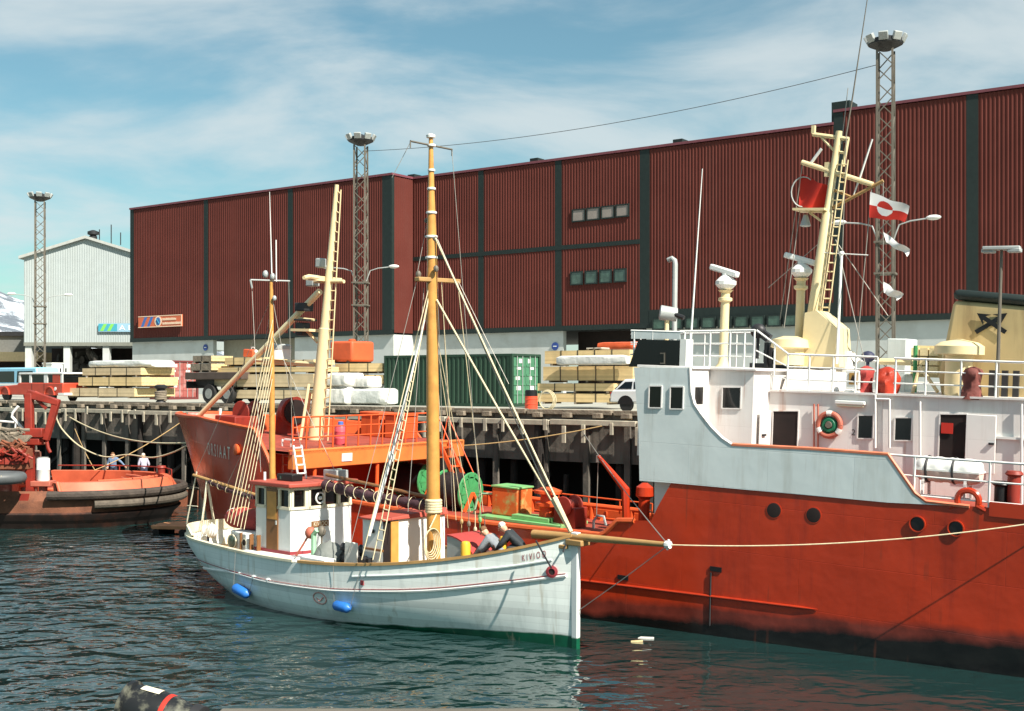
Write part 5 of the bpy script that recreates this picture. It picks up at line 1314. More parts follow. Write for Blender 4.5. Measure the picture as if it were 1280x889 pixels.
c = mpt(1004, 240, .1); mb = MB(); rl = 17 / 1500 * (A @ c).y; mb.tube([c + V((rl * .8 * math.cos(t_), rl * .3 * math.cos(t_), rl * 1.1 * math.sin(t_))) for t_ in [i * math.pi / 10 for i in range(21)]], .02, 6); mb.build('loop_antenna', M['steel'], mm)
mb = MB(); mb.tube([mpt(1067, 244), mpt(1075, 222), mpt(1090.5, 174)], [.02, .03, .025], 6); mb.build('whip_antenna', M['white_paint'], mm)
mb = MB(); mb.tube([mpt(1013, 205), mpt(1027, 186)], .045, 8); mb.build('short_antenna', M['white_paint'], mm)
mb = MB(); mb.tube([mpt(1056, 178), mpt(1066, 120), mpt(1087, -20)], [.03, .022, .012], 6); mb.build('long_whip_antenna', M['lattice'], mm)
mb = MB()
for a_, b_, y in (((1052, 180), (1060, 110), .1), ((1003, 206), (975, 400), .4), ((1090, 231), (1070, 450), -.2), ((1052, 320), (1046, 455), -.6), ((1044, 300), (1110, 395), .5), ((1045, 300), (1085, 470), -1.5), ((1000, 262), (980, 410), -.6), ((1040, 290), (960, 360), .8), ((1053, 318), (1058, 170), -.1), ((1104, 226), (1104, 360), 0)):
    mb.tube([mpt(*a_), mpt(*b_, y)], .012, 5)
mb.build('rigging', M['wire'], mm)
mb = MB(); mb.tube([mpt(1052, 318, -.4), mpt(1046, 455, -.6)], .04, 8); mb.tube([mpt(1030, 316, -.1), mpt(1085, 319, -.1)], .015, 6); mb.ball(mpt(1052, 317, -.4), .07); mb.build('aerial_pole', M['white_paint'], mm)
# vents and lockers at the mast foot
c = mpt(987, 452, -.6); mb = MB(); mb.lathe([(.42, 0), (.42, .45), (.55, .5), (.5, .72), (.2, .82)], (c.x, -.6, c.z - .1), n=16); mb.build('mushroom_vent', M['cream'], ship)
p, q_ = h(990, 462, -1.6), h(1060, 488, -1.6); mb = MB(); mb.hexa([(p.x, -2.3, ztop(p.x) + .05), (q_.x, -2.3, ztop(q_.x) + .05), (q_.x, -.6, ztop(q_.x) + .05), (p.x, -.6, ztop(p.x) + .05), (p.x + .1, -2.1, p.z + .02), (q_.x - .1, -2.1, p.z - .05), (q_.x - .1, -.7, p.z - .05), (p.x + .1, -.7, p.z + .02)]); mb.build('skylight_casing', M['ship_white'], ship, bevel=.03)
p, q_ = h(1058, 463, -2.6), h(1074, 487, -2.6); mb = MB(); mb.box((p.x, -2.62, q_.z), (q_.x, -2.35, p.z)); mb.box((p.x - .02, -2.66, q_.z - .16), (q_.x + .02, -2.3, q_.z - .03)); lk = mb.build('warning_locker', M['white_paint'], ship, bevel=.015)
mb = MB(); pc = h(1066, 473, -2.63); mb.box((pc.x - .1, -2.635, pc.z - .16), (pc.x + .12, -2.622, pc.z + .14)); mb.build('warning_plate', mat('brass plate', (168, 130, 70), .5), lk, smooth=0)
mb = MB(); mb.prism([(pc.x - .07, -2.645, pc.z - .1), (pc.x + .09, -2.645, pc.z - .1), (pc.x + .01, -2.645, pc.z + .1)], (0, .008, 0)); mb.build('warning_triangle', M['interior'], lk, smooth=0)
c = h(1135, 448, 1.5); mb = MB(); mb.box((c.x - .45, 1.0, ztop(c.x)), (c.x + .1, 2.0, h(1135, 424, 1.5).z)); mb.build('deck_locker', M['ship_grey'], ship, bevel=.03)
c = h(1144, 470, .4); mb = MB(); mb.tube([(c.x, .4, ztop(c.x)), h(1144.5, 432, .4)], .06, 8); mb.build('green_post', M['green_reel'], ship)
mb = MB(); c = h(1085, 446, -.5); mb.ball(c, .2, .2, .16, 10); mb.tube([c, (c.x, c.y, ztop(c.x))], .05, 6); mb.build('domed_light', mat('navy cover', (46, 50, 76), .6), ship)
mb = MB(); c = h(1058, 437, .2); mb.tube([(c.x, c.y, ztop(c.x)), c, c + V((.35, 0, -.35))], [.3, .26, .1], 10); mb.build('covered_stack', M['cloth_white'], ship)
mb = MB(); mb.tube([h(1100, 452, .5), h(1140, 453, .5)], .09, 8); mb.build('boat_chock', M['cream'], ship)
mb = MB(); mb.tube([h(1150, 458, -1.2), h(1172, 490, -1.6)], .05, 6); mb.tube([h(1150, 458, -1.2), h(1140, 494, -1.4)], .05, 6); mb.build('trestle', M['cream'], ship)
c = h(1158, 452, 1.6); mb = MB()
for i in range(3):
    for k in range(3): mb.cbox((c.x - .3 + i * .26, 1.6, c.z - .25 + k * .26), .22, .3, .22)
mb.cbox((c.x - .05, 1.7, c.z), .95, .1, .9); mb.build('crate_rack', M['cream'], ship, smooth=0)
# funnel with crossed arrows
mb = MB(); Pf = poly([(1172, 470), (1191, 375), (1345, 388), (1345, 506), (1176, 500)], -1.5); mb.prism(Pf, (0, 3.0, 0)); fu = mb.build('funnel', M['cream_fun'], ship, bevel=.12)
mb = MB(); Pt = poly([(1189.5, 374), (1191.5, 361), (1346, 374), (1346, 387.5)], -1.55); mb.prism(Pt, (0, 3.1, 0)); mb.build('funnel_top', M['dark_seam'], fu, bevel=.12)
mb = MB()
def arrow(t0_, t1_, yy):
    a_, b_ = h(*t0_, yy), h(*t1_, yy); d = (b_ - a_).normalized(); nrm = V((-d.z, 0, d.x))
    L_ = (b_ - a_).length; k = .055
    tip = b_; w_ = .17; hd = .32
    e_ = tip - d * hd
    mb.prism([a_ + nrm * k, a_ - nrm * k, e_ + d * .1 - nrm * k, e_ - nrm * w_, tip, e_ + nrm * w_, e_ + d * .1 + nrm * k], (0, .02, 0))
arrow((1219.5, 415.5), (1259, 391.5), -1.535); arrow((1257, 415.5), (1221, 391.5), -1.56)
mb.build('funnel_emblem', M['black'], fu, smooth=0)
c = h(1199, 443, -2.1); Yc = (A @ c).y; r = 30 / 1500 * Yc
mb = MB(); mb.lathe([(r * .55, ztop(c.x) - c.z), (r * .55, -.02), (r, 0), (r, .2), (r * .75, .3), (r * .1, .38)], (c.x, -2.1, c.z), n=18); mb.build('mushroom_vent', M['cream'], ship, smooth=25)
p0, p1 = h(1246, 500, -2.5), h(1252, 312, -2.5); mb = MB(); mb.tube([p0, p1], [.05, .035], 8); pl = mb.build('lamp_pole', M['lattice'], ship)
c = p1; mb = MB(); mb.cbox(c + V((0, 0, .03)), .85, .3, .09, .1); mb.cbox(c + V((-.3, 0, -.03)), .3, .24, .1); mb.cbox(c + V((.3, 0, -.03)), .3, .24, .1); mb.build('lamp_bar', M['steel'], pl, bevel=.02)
mb = MB()
for px in (1240, 1256, 1270): c = h(px, 480, -1.7); mb.cbox((c.x, -1.7, ztop(c.x) + .35), .14, .1, .7)
mb.build('vent_grille', M['dark_metal'], ship, smooth=0)

# ---------------- loose things on the ship, each a thing of its own
Au = A
c = h(1186.5, 588, -4.45); Yc = (A @ c).y; k = Yc / 1500; Lr = 74 * k / .95; r = 15 * k
Mr = A @ Matrix.Translation((c.x, c.y, c.z - r))
t = thing('liferaft_canister', 'white ribbed life raft canister lying in its cradle on the ship rail', 'life raft', Mr)
n = 26
def half(z0, s_):
    mb = MB(); rings = []
    for i in range(n + 1):
        x = -Lr / 2 + Lr * i / n; e = min(1, .74 + .26 * math.sin(min(1, (i / n) / .12, (1 - i / n) / .12) * math.pi / 2)); e *= 1 + (.055 if (i % 6) in (2, 3, 4) else 0)
        rings.append([V((x, r * e * math.cos(t_), r + s_ * .015 + s_ * r * e * math.sin(t_) * .98)) for t_ in [j * math.pi / 12 for j in range(13)]])
    mb.loft(rings, cap=True); return mb
half(0, 1).build('upper_shell', M['white_paint'], t); half(0, -1).build('lower_shell', mat('white shell with pinkish shade', (222, 190, 178), .45, .06), t)  # lower half tinted pinkish: its shade is painted into the white
mb = MB(); mb.box((-Lr / 2 - .02, -r * 1.06, r - .02), (Lr / 2 + .02, r * 1.06, r + .02)); mb.build('seam_flange', M['white_paint'], t, smooth=0)
for x in (-.32, .1): mb = MB(); mb.tube([(x * Lr, r * 1.06 * math.cos(t_), r + r * 1.06 * math.sin(t_)) for t_ in [i * math.pi / 10 for i in range(21)]], .03, 6); mb.build('strap', M['dark_metal'], t)
mb = MB()
for x in (-.36, .3):
    mb.beam((x * Lr, -r, -.35), (x * Lr, -r * .7, .35), .06, .06); mb.beam((x * Lr, r, -.35), (x * Lr, r * .7, .35), .06, .06); mb.beam((x * Lr, -r, -.02), (x * Lr, r, -.02), .06, .06)
mb.beam((-Lr * .4, -r, -.32), (Lr * .4, -r, -.32), .05, .05); mb.build('cradle', M['ship_white'], t, smooth=0)
c = h(1037, 531, -2.97); Yc = (A @ c).y; k = Yc / 1500
t = thing('lifebuoy', 'faded red lifebuoy ring with white bands hung on the white deckhouse', 'lifebuoy', A @ Matrix.Translation(c))
R0, R1 = 14.3 * k, 3.3 * k
mb = MB(); mb.tube([(R0 * math.cos(t_), -.02, R0 * math.sin(t_)) for t_ in [i * math.pi / 16 for i in range(33)]], R1, 10, cap=False); mb.build('ring', M['buoy_red'], t)
for q_ in (90, 210, 330):
    mb = MB(); mb.tube([(R0 * math.cos(R(q_ + d_)), -.02, R0 * math.sin(R(q_ + d_))) for d_ in (-13, -6, 0, 6, 13)], R1 * 1.08, 10); mb.build('band', M['white_paint'], t)
mb = MB(); mb.lathe([(10 * k, -.05), (10.5 * k, .02), (8 * k, .08), (5.5 * k, .08), (5 * k, .05)], (0, 0, -.01), (0, -1, 0), 18); ld_ = mb.build('line_drum', M['buoy_green'], t)
mb = MB(); mb.lathe([(5.2 * k, .04), (4 * k, .1), (1, .0)][:2], (0, 0, 0), (0, -1, 0), 14); mb.build('drum_cap', M['lattice'], ld_)
def heap(pxs, pys, y0, dy, label, name, m, seed, cat):
    p, q_ = h(pxs[0], pys[0], y0), h(pxs[1], pys[1], y0); rr = random.Random(seed)
    cx, w_, z0, z1 = (p.x + q_.x) / 2, (q_.x - p.x) / 2, q_.z, p.z
    mb = MB(); rings = []; nz = 12
    for i in range(nz + 1):
        t_ = i / nz; e = (1.0 if t_ < .72 else math.sqrt(max(.03, 1 - ((t_ - .72) / .28) ** 2))) * (.90 + .10 * math.sin(t_ * 6 + seed))
        ring = []
        for j in range(19):
            a_ = 2 * math.pi * (j % 18) / 18; f = 1 + .10 * math.sin(a_ * 3 + t_ * 5 + seed) + .09 * math.sin(a_ * 6 - t_ * 7) + .05 * math.sin(a_ * 8 + t_ * 13)
            ring.append(V((cx + w_ * e * f * math.cos(a_), y0 + dy * e * f * math.sin(a_), z0 + (z1 - z0) * t_)))
        rings.append(ring)
    mb.loft(rings, cap=True); return single(mb, name, m, label, cat, A, smooth=50)
heap((1073, 1091), (457, 496), -2.3, .3, 'dull red tarpaulin bundle beside the white warning locker on the ship roof', 'tarpaulin_bundle', M['red_cloth'], 2, 'tarpaulin')
heap((1096, 1123), (458, 496), -2.3, .35, 'shiny orange red tarpaulin bundle right of the white rail end on the ship roof', 'tarpaulin_bundle', M['red_tarp'], 5, 'tarpaulin')
heap((1203, 1228), (458, 500), -2.75, .25, 'maroon cloth covered bundle in front of the cream mushroom vent', 'tarpaulin_bundle', M['maroon_cloth'], 8, 'tarpaulin')
heap((1110, 1120), (448, 462), 1.4, .3, 'small dark covered pump behind the rail below the lattice tower', 'covered_pump', M['dark_metal'], 3, 'pump')
# pink barrel on the forecastle
c = h(425, 561, -.9); mb = MB(); r = 7.6 / 1500 * (A @ c).y; hh = h(425, 531, -.9).z - zf
t = thing('barrel', 'pinkish red plastic barrel behind the orange forecastle rail', 'barrel', A @ Matrix.Translation((c.x, -.9, zf)))
mb.lathe([(r * .9, 0), (r, .06), (r, hh * .3), (r * 1.04, hh * .33), (r, hh * .36), (r, hh * .64), (r * 1.04, hh * .67), (r, hh * .7), (r, hh * .88), (r * .75, hh)], n=18); mb.build('body', M['pink'], t)
mb = MB(); mb.lathe([(r * .45, hh), (r * .45, hh + .1), (r * .3, hh + .12)], n=14); mb.build('cap', M['sign_blue'], t)
# small white board on the forecastle edge
c = h(424, 570, -2.0); mb = MB(); q0_, q1_ = hit(A, 427.5, 567, 0, af + .02), hit(A, 440, 576, 0, af + .02); mb.box((af + .002, q0_.y, q1_.z), (af + .03, q1_.y, q0_.z)); mb.build('notice_board', M['label_white'], ship, smooth=0)
# flags
def flag(corners, y0, name, label, mats, paint, wav=.10, nx=22, ny=14, cat='flag'):
    TL, TR, BR, BL = [h(px, py, y0) for px, py in corners]
    mb = MB(); vs = []
    for j in range(ny + 1):
        for i in range(nx + 1):
            u_, v_ = i / nx, j / ny
            p = TL.lerp(TR, u_).lerp(BL.lerp(BR, u_), v_)
            p = p + V((0, wav * u_ ** .6 * math.sin(u_ * 7 + v_ * 2.5), .04 * u_ * math.sin(u_ * 9 + v_)))
            vs.append(p)
    for side_ in (0, 1):
        kbase = len(mb.v); mb.v += [p + V((0, .008 * (1 if side_ else -1), 0)) for p in vs]
        for j in range(ny):
            for i in range(nx):
                a_ = kbase + j * (nx + 1) + i; f = [a_, a_ + 1, a_ + nx + 2, a_ + nx + 1]
                mb.f.append(f if side_ else f[::-1]); mb.m.append(paint((i + .5) / nx, (j + .5) / ny))
    lo = V((min(p.x for p in mb.v), min(p.y for p in mb.v), min(p.z for p in mb.v)))
    return single(mb, name, mats, label, cat, A, smooth=60)
flag([(1001.5, 217), (1041, 236), (1037, 263), (998.5, 259)], .1, 'flag', 'plain red flag flying at the mast beside the loop antenna', [M['flag_red']], lambda u, v: 0, .17)
def gl(u, v):
    x, y = (u - .42) * 1.5, v - .5; inside = x * x + y * y < .11
    return (0 if v < .5 else 1) if not inside else (1 if v < .5 else 0)
flag([(1088, 240), (1136, 258), (1131, 277), (1086.5, 272)], -.1, 'flag', 'red and white flag with a divided disc flying from the gaff', [M['flag_white'], M['flag_red']], gl, .08, 60, 40)
flag([(1104, 290), (1136, 312), (1134, 320), (1108, 303)], .0, 'pennant', 'white pennant streaming just below the red and white flag', [M['flag_white']], lambda u, v: 0, .12, cat='pennant')
flag([(1104, 352), (1128, 368), (1121, 375), (1105, 366)], .0, 'pennant', 'small white pennant hanging lowest above the ship deck lockers', [M['flag_white']], lambda u, v: 0, .15, cat='pennant')
# ------------------------------------------------------------------ the white wooden cutter in front
KO = V((-11.2, 41.0, 0)); KB = V((1.52, 29.35, 0))
K = frame((KO.x, KO.y, 0), ((KB - KO).x, (KB - KO).y)); KL = (KB - KO).length
boat = thing('wooden_cutter', 'white wooden cutter with two varnished masts and long bowsprit before the big red ship', 'boat', K)
def kh(px, py, y=0.0): return hit(K, px, py, 1, y)
X0 = 1.45                                            # the stern on the frame's x axis
wk = smooth_tab([(X0, .06), (X0 + .15, .62), (X0 + .5, 1.12), (X0 + 1.1, 1.52), (X0 + 2.2, 1.9), (7, 2.28), (10, 2.28), (12.5, 1.86), (14.5, 1.22), (16, .62), (17, .18), (KL, .06)])
WK = lambda x: max(.05, wk(min(max(x, X0), KL)))
shp = []
for px, py in [(228, 661), (250, 672), (287.5, 690), (344, 702), (393, 709.5), (435, 710), (471.5, 707), (534.5, 698.5), (597.6, 692), (660.6, 681), (700, 677.5)]:
    p = side(K, px, py, WK); shp.append((p.x, p.z))
shp.append((KL, kh(720, 675.5).z))
# gentle least-squares sheer through the measured points
import numpy as _np
_c = _np.polyfit([a for a, b in shp], [b for a, b in shp], 3)
SH = lambda x: float(_np.polyval(_c, x))
zkeel = lerp_tab([(X0, SH(X0) - .7), (X0 + 1.0, .25), (X0 + 2.2, -.5), (X0 + 4, -.95), (KL - .6, -.95), (KL, -.9)])
pexp = smooth_tab([(X0, 1.9), (X0 + 1.5, 1.8), (5, 2.6), (8, 4.0), (11, 3.5), (13.5, 2.3), (15.5, 1.5), (KL, 1.1)])
def ky(x, z):
    zs, zk = SH(x), zkeel(x)
    t = min(1, max(0, (zs - z) / (zs - zk)))
    return max(.035, WK(x) * (1 - t ** pexp(x)))
XS = [X0 + (KL - X0) * (i / 70) for i in range(71)]; XS = sorted(set(XS + [X0 + q_ for q_ in (.03, .07, .12, .2, .3, .42)]))
def ksec(x, sg, n=14):
    zs, zk = SH(x), zkeel(x)
    return [V((x, sg * max(.035, WK(x) * (1 - (i / n) ** pexp(x))), zs + (zk - zs) * i / n)) for i in range(n + 1)]
BM = mat('boat hull white over green', (226, 232, 228), .3, .04, .9, dirt=(150, 160, 156), damt=.4, dscale=1.0, streak=True, spec=.45, bump=.05, bscale=2)
banded(BM, 'Z', .17, .86, .06)
zsplit(BM, [(-.42, (14, 84, 60), .0)], .05)
runs(BM, (170, 160, 138), .5, .62, 4, .3)
nt = BM.node_tree
for n_ in nt.nodes:
    if n_.type == 'MATH' and n_.operation == 'MULTIPLY_ADD' and abs(n_.inputs[1].default_value) < 1e-9: n_.inputs[1].default_value = -.042
mb = MB()
for sg in (-1, 1): mb.loft([ksec(x, sg) for x in XS])
mb.build('hull', BM, boat, smooth=40)
mb = MB()
for sg in (-1, 1):
    mb.loft([[V((x, sg * max(.02, WK(x) - .09), SH(x) - .01)), V((x, sg * max(.02, ky(x, SH(x) - .5) - .09), SH(x) - .56))] for x in XS if X0 + .12 < x < KL - .3])
mb.build('bulwark_lining', M['cap_white'], boat)
mb = MB(); r_ = []
for x in XS:
    if X0 + .15 < x < KL - .3: y = max(.03, ky(x, SH(x) - .5) - .07); r_.append([V((x, -y, SH(x) - .5)), V((x, 0, SH(x) - .46)), V((x, y, SH(x) - .5))])
mb.loft(r_); mb.build('deck', M['boat_deck'], boat)
def caprail(x0, x1, m, name, w0=.10, hh=.07, dz=.0):
    mb = MB()
    for sg in (-1, 1):
        r_ = []
        for x in XS:
            if x0 <= x <= x1:
                y = WK(x); z = SH(x) + dz
                r_.append([V((x, sg * (y + .05), z)), V((x, sg * (y + .05), z + hh)), V((x, sg * max(.01, y - w0), z + hh)), V((x, sg * max(.01, y - w0), z)), V((x, sg * (y + .05), z))])
        mb.loft(r_, cap=True)
    return mb.build(name, m, boat, smooth=30)
caprail(X0, 9.2, M['cap_white'], 'cap_rail'); caprail(9.2, KL, M['capwood'], 'cap_rail', dz=.002)
# raised stern rail
mb = MB(); r_ = []
for sg in (-1, 1):
    r_ = []
    for x in XS:
        if x <= X0 + 2.0:
            y = WK(x) - .04; z = SH(x) + .07; q_ = .26 * min(1, (X0 + 2.0 - x) / .8)
            r_.append([V((x, sg * (y + .04), z)), V((x, sg * (y + .02), z + q_)), V((x, sg * max(.005, y - .05), z + q_)), V((x, sg * max(.005, y - .05), z))])
    mb.loft(r_)
mb.build('stern_rail', M['cap_white'], boat)
# rubbing strakes
def strake(pts, r, m, name, off=.015):
    P = []
    for px, py in pts:
        p = None; y = -1.5
        for _ in range(60):
            p = hit(K, px, py, 1, y); x = min(max(p.x, X0 + .02), KL - .02); y = .6 * y - .4 * ky(x, p.z)
        P.append((x, p.z))
    f = smooth_tab(P); mb = MB()
    for sg in (-1, 1): mb.tube([V((x, sg * (ky(x, f(x)) + off), f(x))) for x in [P[0][0] + (P[-1][0] - P[0][0]) * i / 60 for i in range(61)]], r, 6)
    return mb.build(name, m, boat)
st1 = [(249, 702), (285, 714.5), (336, 727.5), (409, 737.5), (440, 739), (534.5, 738), (629, 729), (708, 719.6)]
strake(st1, .045, M['white_paint'], 'rubbing_strake'); strake([(a, b - 2.6) for a, b in st1], .011, M['letter_red'], 'red_line', .04)
strake([(440, 721), (534, 717), (629, 709), (690, 700)], .03, M['boat_white'], 'upper_moulding', .01)
mb = MB(); mb.prism([(KL - .03, -.07, -1), (KL + .13, -.07, -1), (KL + .16, -.07, SH(KL) + .12), (KL - .05, -.07, SH(KL) + .12)], (0, .14, 0))
SM = mat('stem paint', (224, 226, 224), .35, .04, 1); zsplit(SM, [(.27, (14, 84, 60), 0)], .04); mb.build('stem_post', SM, boat, bevel=.02)
def onhull(px, py):
    y = -1.2
    for _ in range(60): p = hit(K, px, py, 1, y); y = .6 * y - .4 * ky(min(max(p.x, X0 + .02), KL), p.z)
    return p
c = onhull(690.5, 714.5); mb = MB(); mb.lathe([(.10, 0), (.145, .0), (.15, .05), (.085, .07), (.08, .0)], (c.x, c.y - .01, c.z), (.55, -1, .0), 18); hp = mb.build('hawse_ring', M['letter_red'], boat)
mb = MB(); mb.lathe([(.09, 0), (.088, .03)], (c.x + .01, c.y - .015, c.z), (.55, -1, 0), 14); mb.build('hawse_hole', M['interior'], hp)
p0 = onhull(653, 702); p1 = onhull(681, 696.5)
def nmk(x, y):
    f = x / 3.55; a = p0.x + (p1.x - p0.x) * f; z = p0.z + (p1.z - p0.z) * f + y * .24
    return V((a, -ky(a, z) - .012, z))
letters('K I V I O Q', 1.0, lambda x, y: nmk(x * .8, y), 'boat_name', M['letter_red'], boat)
c = onhull(400, 748)
mb = MB(); mb.tube([V((c.x + .24 * math.cos(t_), -ky(c.x + .24 * math.cos(t_), c.z + .16 * math.sin(t_)) - .012, c.z + .16 * math.sin(t_))) for t_ in [i * math.pi / 8 for i in range(17)]], .018, 5)
mb.tube([V((c.x - .14, -ky(c.x, c.z) - .012, c.z)), V((c.x, -ky(c.x, c.z) - .014, c.z - .08)), V((c.x + .14, -ky(c.x, c.z) - .012, c.z + .04))], .018, 5); mb.build('hull_mark', mat('faint red mark', (190, 140, 132), .6), boat)
c = onhull(453, 729); mb = MB(); mb.box((c.x - .05, c.y - .03, c.z - .05), (c.x + .05, c.y + .03, c.z + .07)); mb.build('hull_plate', M['letter_red'], boat)
for px in (284.5, 301, 318, 335.5):
    c = onhull(px, 713 + (px - 284) * .24); mb = MB(); mb.ball((c.x, c.y - .01, c.z), .12, .05, .06, 8); mb.build('scupper_plate', M['white_paint'], boat)

# ---------------- wheelhouse
YS = -1.15
x0, x1 = kh(320, 650, YS).x, kh(362.8, 650, YS).x
zb = kh(362.8, 690, YS).z; zt = kh(362.8, 610, YS).z; zs_ = kh(362.8, 638, YS).z
yc = -.62; xf = kh(384, 650, yc).x
zd = SH(8) - .5
base = [(x0, YS), (x1, YS), (xf, yc), (xf, -yc), (x1, -YS), (x0, -YS)]
def house(z0, z1, name, m, k=0.0, bev=0):
    mb = MB(); mb.prism([(x + (k if x > x0 else -k), y + (k if y > 0 else -k), z0) for x, y in base], (0, 0, z1 - z0)); return mb.build(name, m, boat, bevel=bev)
house(zb, zs_, 'wheelhouse_wall', M['house_white']); house(zs_ + .001, zt, 'wheelhouse_glazing', M['glass'], -.05)
house(zb - .09, zb - .002, 'wheelhouse_sill', M['letter_red'], .04); house(zt + .002, zt + .13, 'wheelhouse_roof', M['roof_red'], .16, .03)
# corner posts and window frames
mb = MB(); H_ = zt - zs_
def post(x, y, w=.09): mb.box((x - w / 2, y - w / 2, zs_ + .002), (x + w / 2, y + w / 2, zt))
for x, y in base: post(x + (.03 if x == x0 else -.03), y - .03 * (1 if y > 0 else -1))
def seg(a_, b_, fr):
    for f in fr: p = V((a_[0], a_[1], 0)).lerp(V((b_[0], b_[1], 0)), f); post(p.x, p.y, .07)
seg(base[0], base[1], (.03, .30, .64, .70)); seg(base[2], base[3], (.06, .5, .94)); seg(base[1], base[2], (.12, .9)); seg(base[5], base[4], (.3, .65)); seg(base[0], base[5], (.5,))
for a_, b_ in zip(base, base[1:] + base[:1]):
    for z in (zs_ + .04, zt - .04): mb.beam((a_[0], a_[1], z), (b_[0], b_[1], z), .07, .08)
mb.build('window_frames', M['cap_white'], boat, smooth=0)
mb = MB(); p, q_ = kh(334, 607, YS), kh(348, 688, YS); mb.box((p.x, YS - .035, zb), (q_.x, YS + .03, zt - .02)); wd = mb.build('wheelhouse_door', M['varnish_dk'], boat, smooth=0)
mb = MB(); mb.box((p.x + .05, YS - .045, zb + .9), (q_.x - .05, YS - .036, zt - .15)); mb.build('door_panel', M['varnish'], wd, smooth=0)
mb = MB(); mb.box((q_.x - .07, YS - .07, zb + .75), (q_.x - .03, YS - .035, zb + .87)); mb.build('handle', M['steel'], wd, smooth=0)
c = hit(K, 400, 622.5, 0, xf + .0); r = 6.5 / 1500 * (K @ c).y
mb = MB(); mb.tube([(xf + .01, c.y + r * math.cos(t_), c.z + r * math.sin(t_)) for t_ in [i * math.pi / 12 for i in range(25)]], .03, 6); mb.lathe([(r * .35, 0), (r * .35, .06), (.02, .08)], (xf - .02, c.y, c.z), (1, 0, 0), 12); mb.build('clear_view_screen', M['white_paint'], boat)
p, q_ = hit(K, 389, 652, 0, xf), hit(K, 410.5, 657, 0, xf)
mb = MB(); mb.box((xf + .003, p.y, q_.z), (xf + .03, q_.y, p.z)); nb = mb.build('name_board', M['varnish_dk'], boat, smooth=0)
letters('KIVIOQ', (p.z - q_.z) * 1.05, lambda x, y: V((xf + .035, p.y + .06 + x, q_.z + .03 + y)), 'lettering', M['cap_white'], nb, .86)
# things on the roof
def onroof(px0, px1, py0, y, dep, name, m, bev=.02):
    a_, b_ = kh(px0, py0, y), kh(px1, py0, y); mb = MB(); mb.box((a_.x, y, zt + .131), (b_.x, y + dep, a_.z)); return mb.build(name, m, boat, bevel=bev)
rb = onroof(346, 365, 592, -.75, .4, 'navigation_light_box', M['black'])
mb = MB(); c = kh(350, 597, -.77); mb.box((c.x - .03, -.765, c.z - .05), (c.x + .03, -.752, c.z + .05)); mb.build('lens', M['glass_green'], rb)
onroof(404, 421, 587, .35, .45, 'grey_locker', M['steel'])
mb = MB(); c = kh(331, 598, -.9); mb.tube([(c.x, -.9, zt + .13), kh(331, 590, -.9)], .04, 8); mb.build('roof_light', M['white_paint'], boat)
mb = MB(); p = kh(382, 600, .2)
for y in (0, .3): mb.beam((p.x - .1, y, zt + .13), (p.x - .35, y, zt + 1.15), .05, .04)
for k in range(4): mb.beam((p.x - .12 - .06 * k, 0, zt + .3 + .26 * k), (p.x - .12 - .06 * k, .3, zt + .3 + .26 * k), .07, .04)
mb.build('roof_ladder', M['white_paint'], boat, smooth=0)
mb = MB(); p = kh(424, 610, .9); mb.tube([(p.x, .9, zd), kh(424, 586, .9)], .08, 8); mb.build('stove_pipe', M['green_lt'], boat)
# lower trunk under and behind the wheelhouse
xt0 = kh(276, 680, -1.45).x; zt1 = zb - .092
mb = MB(); mb.box((x0 - .25, -1.5, zd - .2), (xf + .55, 1.5, zt1)); mb.build('engine_casing', M['house_white'], boat, bevel=.03)
zt2 = kh(300, 666, -1.3).z
mb = MB(); mb.prism([(xt0, -1.1, SH(2.5) - .6), (x0 - .26, -1.32, SH(2.5) - .6), (x0 - .26, 1.32, SH(2.5) - .6), (xt0, 1.1, SH(2.5) - .6)], (0, 0, zt2 - SH(2.5) + .6)); at_ = mb.build('after_cabin', M['house_white'], boat, bevel=.04)
for px, py, r, m in ((290.5, 677, .19, 'glass_green'), (307.5, 678, .1, 'interior')):
    c = kh(px, py, -1.24); mb = MB(); mb.lathe([(r, 0), (r, .03), (r * .8, .04)], (c.x, -1.18 - (.06 if px < 300 else .1), c.z), (0, -1, 0), 18); pf_ = mb.build('porthole', M[m], boat)
    mb = MB(); mb.lathe([(r * 1.2, 0), (r * 1.2, .035), (r, .035), (r, 0)], (c.x, -1.18 - (.06 if px < 300 else .1), c.z), (0, -1, 0), 18); mb.build('porthole_rim', M['cap_white'], pf_)
for px in (301, 313, 322):
    c = kh(px, 665, -1.3); mb = MB(); mb.box((c.x - .025, -1.33, SH(3) - .5), (c.x + .025, -1.2, zt2)); mb.build('cabin_batten', M['varnish_dk'], boat, smooth=0)
# red canvas covered raft on the after cabin
c0, c1 = kh(292, 654, -.5), kh(321, 654, -.5); r = 13.5 / 1500 * (K @ c0).y
t = thing('covered_liferaft', 'rounded red canvas covered raft with white end on the wooden cutter cabin', 'life raft', K @ Matrix.Translation((c0.x, -.5, zt2)))
Lc = c1.x - c0.x + .35
mb = MB(); rings = []
for i in range(9):
    f = i / 8; e = .8 + .2 * math.sin(min(1, min(f, 1 - f) / .25) * math.pi / 2)
    rings.append([V((Lc * f, r * 1.25 * e * math.cos(t_), max(0, r * .85 + r * 1.0 * e * math.sin(t_)))) for t_ in [j * math.pi / 10 for j in range(21)]])
mb.loft(rings, cap=True); mb.build('canvas_cover', M['red_cloth'], t, smooth=50)
mb = MB(); mb.lathe([(r * .82, 0), (r * .8, .04), (r * .3, .09)], (-.01, 0, r * .9), (-1, 0, 0), 16); mb.build('white_end', M['white_paint'], t)
for f in (.3, .7): mb = MB(); mb.tube([(Lc * f, r * 1.27 * math.cos(t_), r * .85 + r * 1.02 * math.sin(t_)) for t_ in [j * math.pi / 10 for j in range(11)]], .02, 5); mb.build('lashing', M['rope_tan'], t)
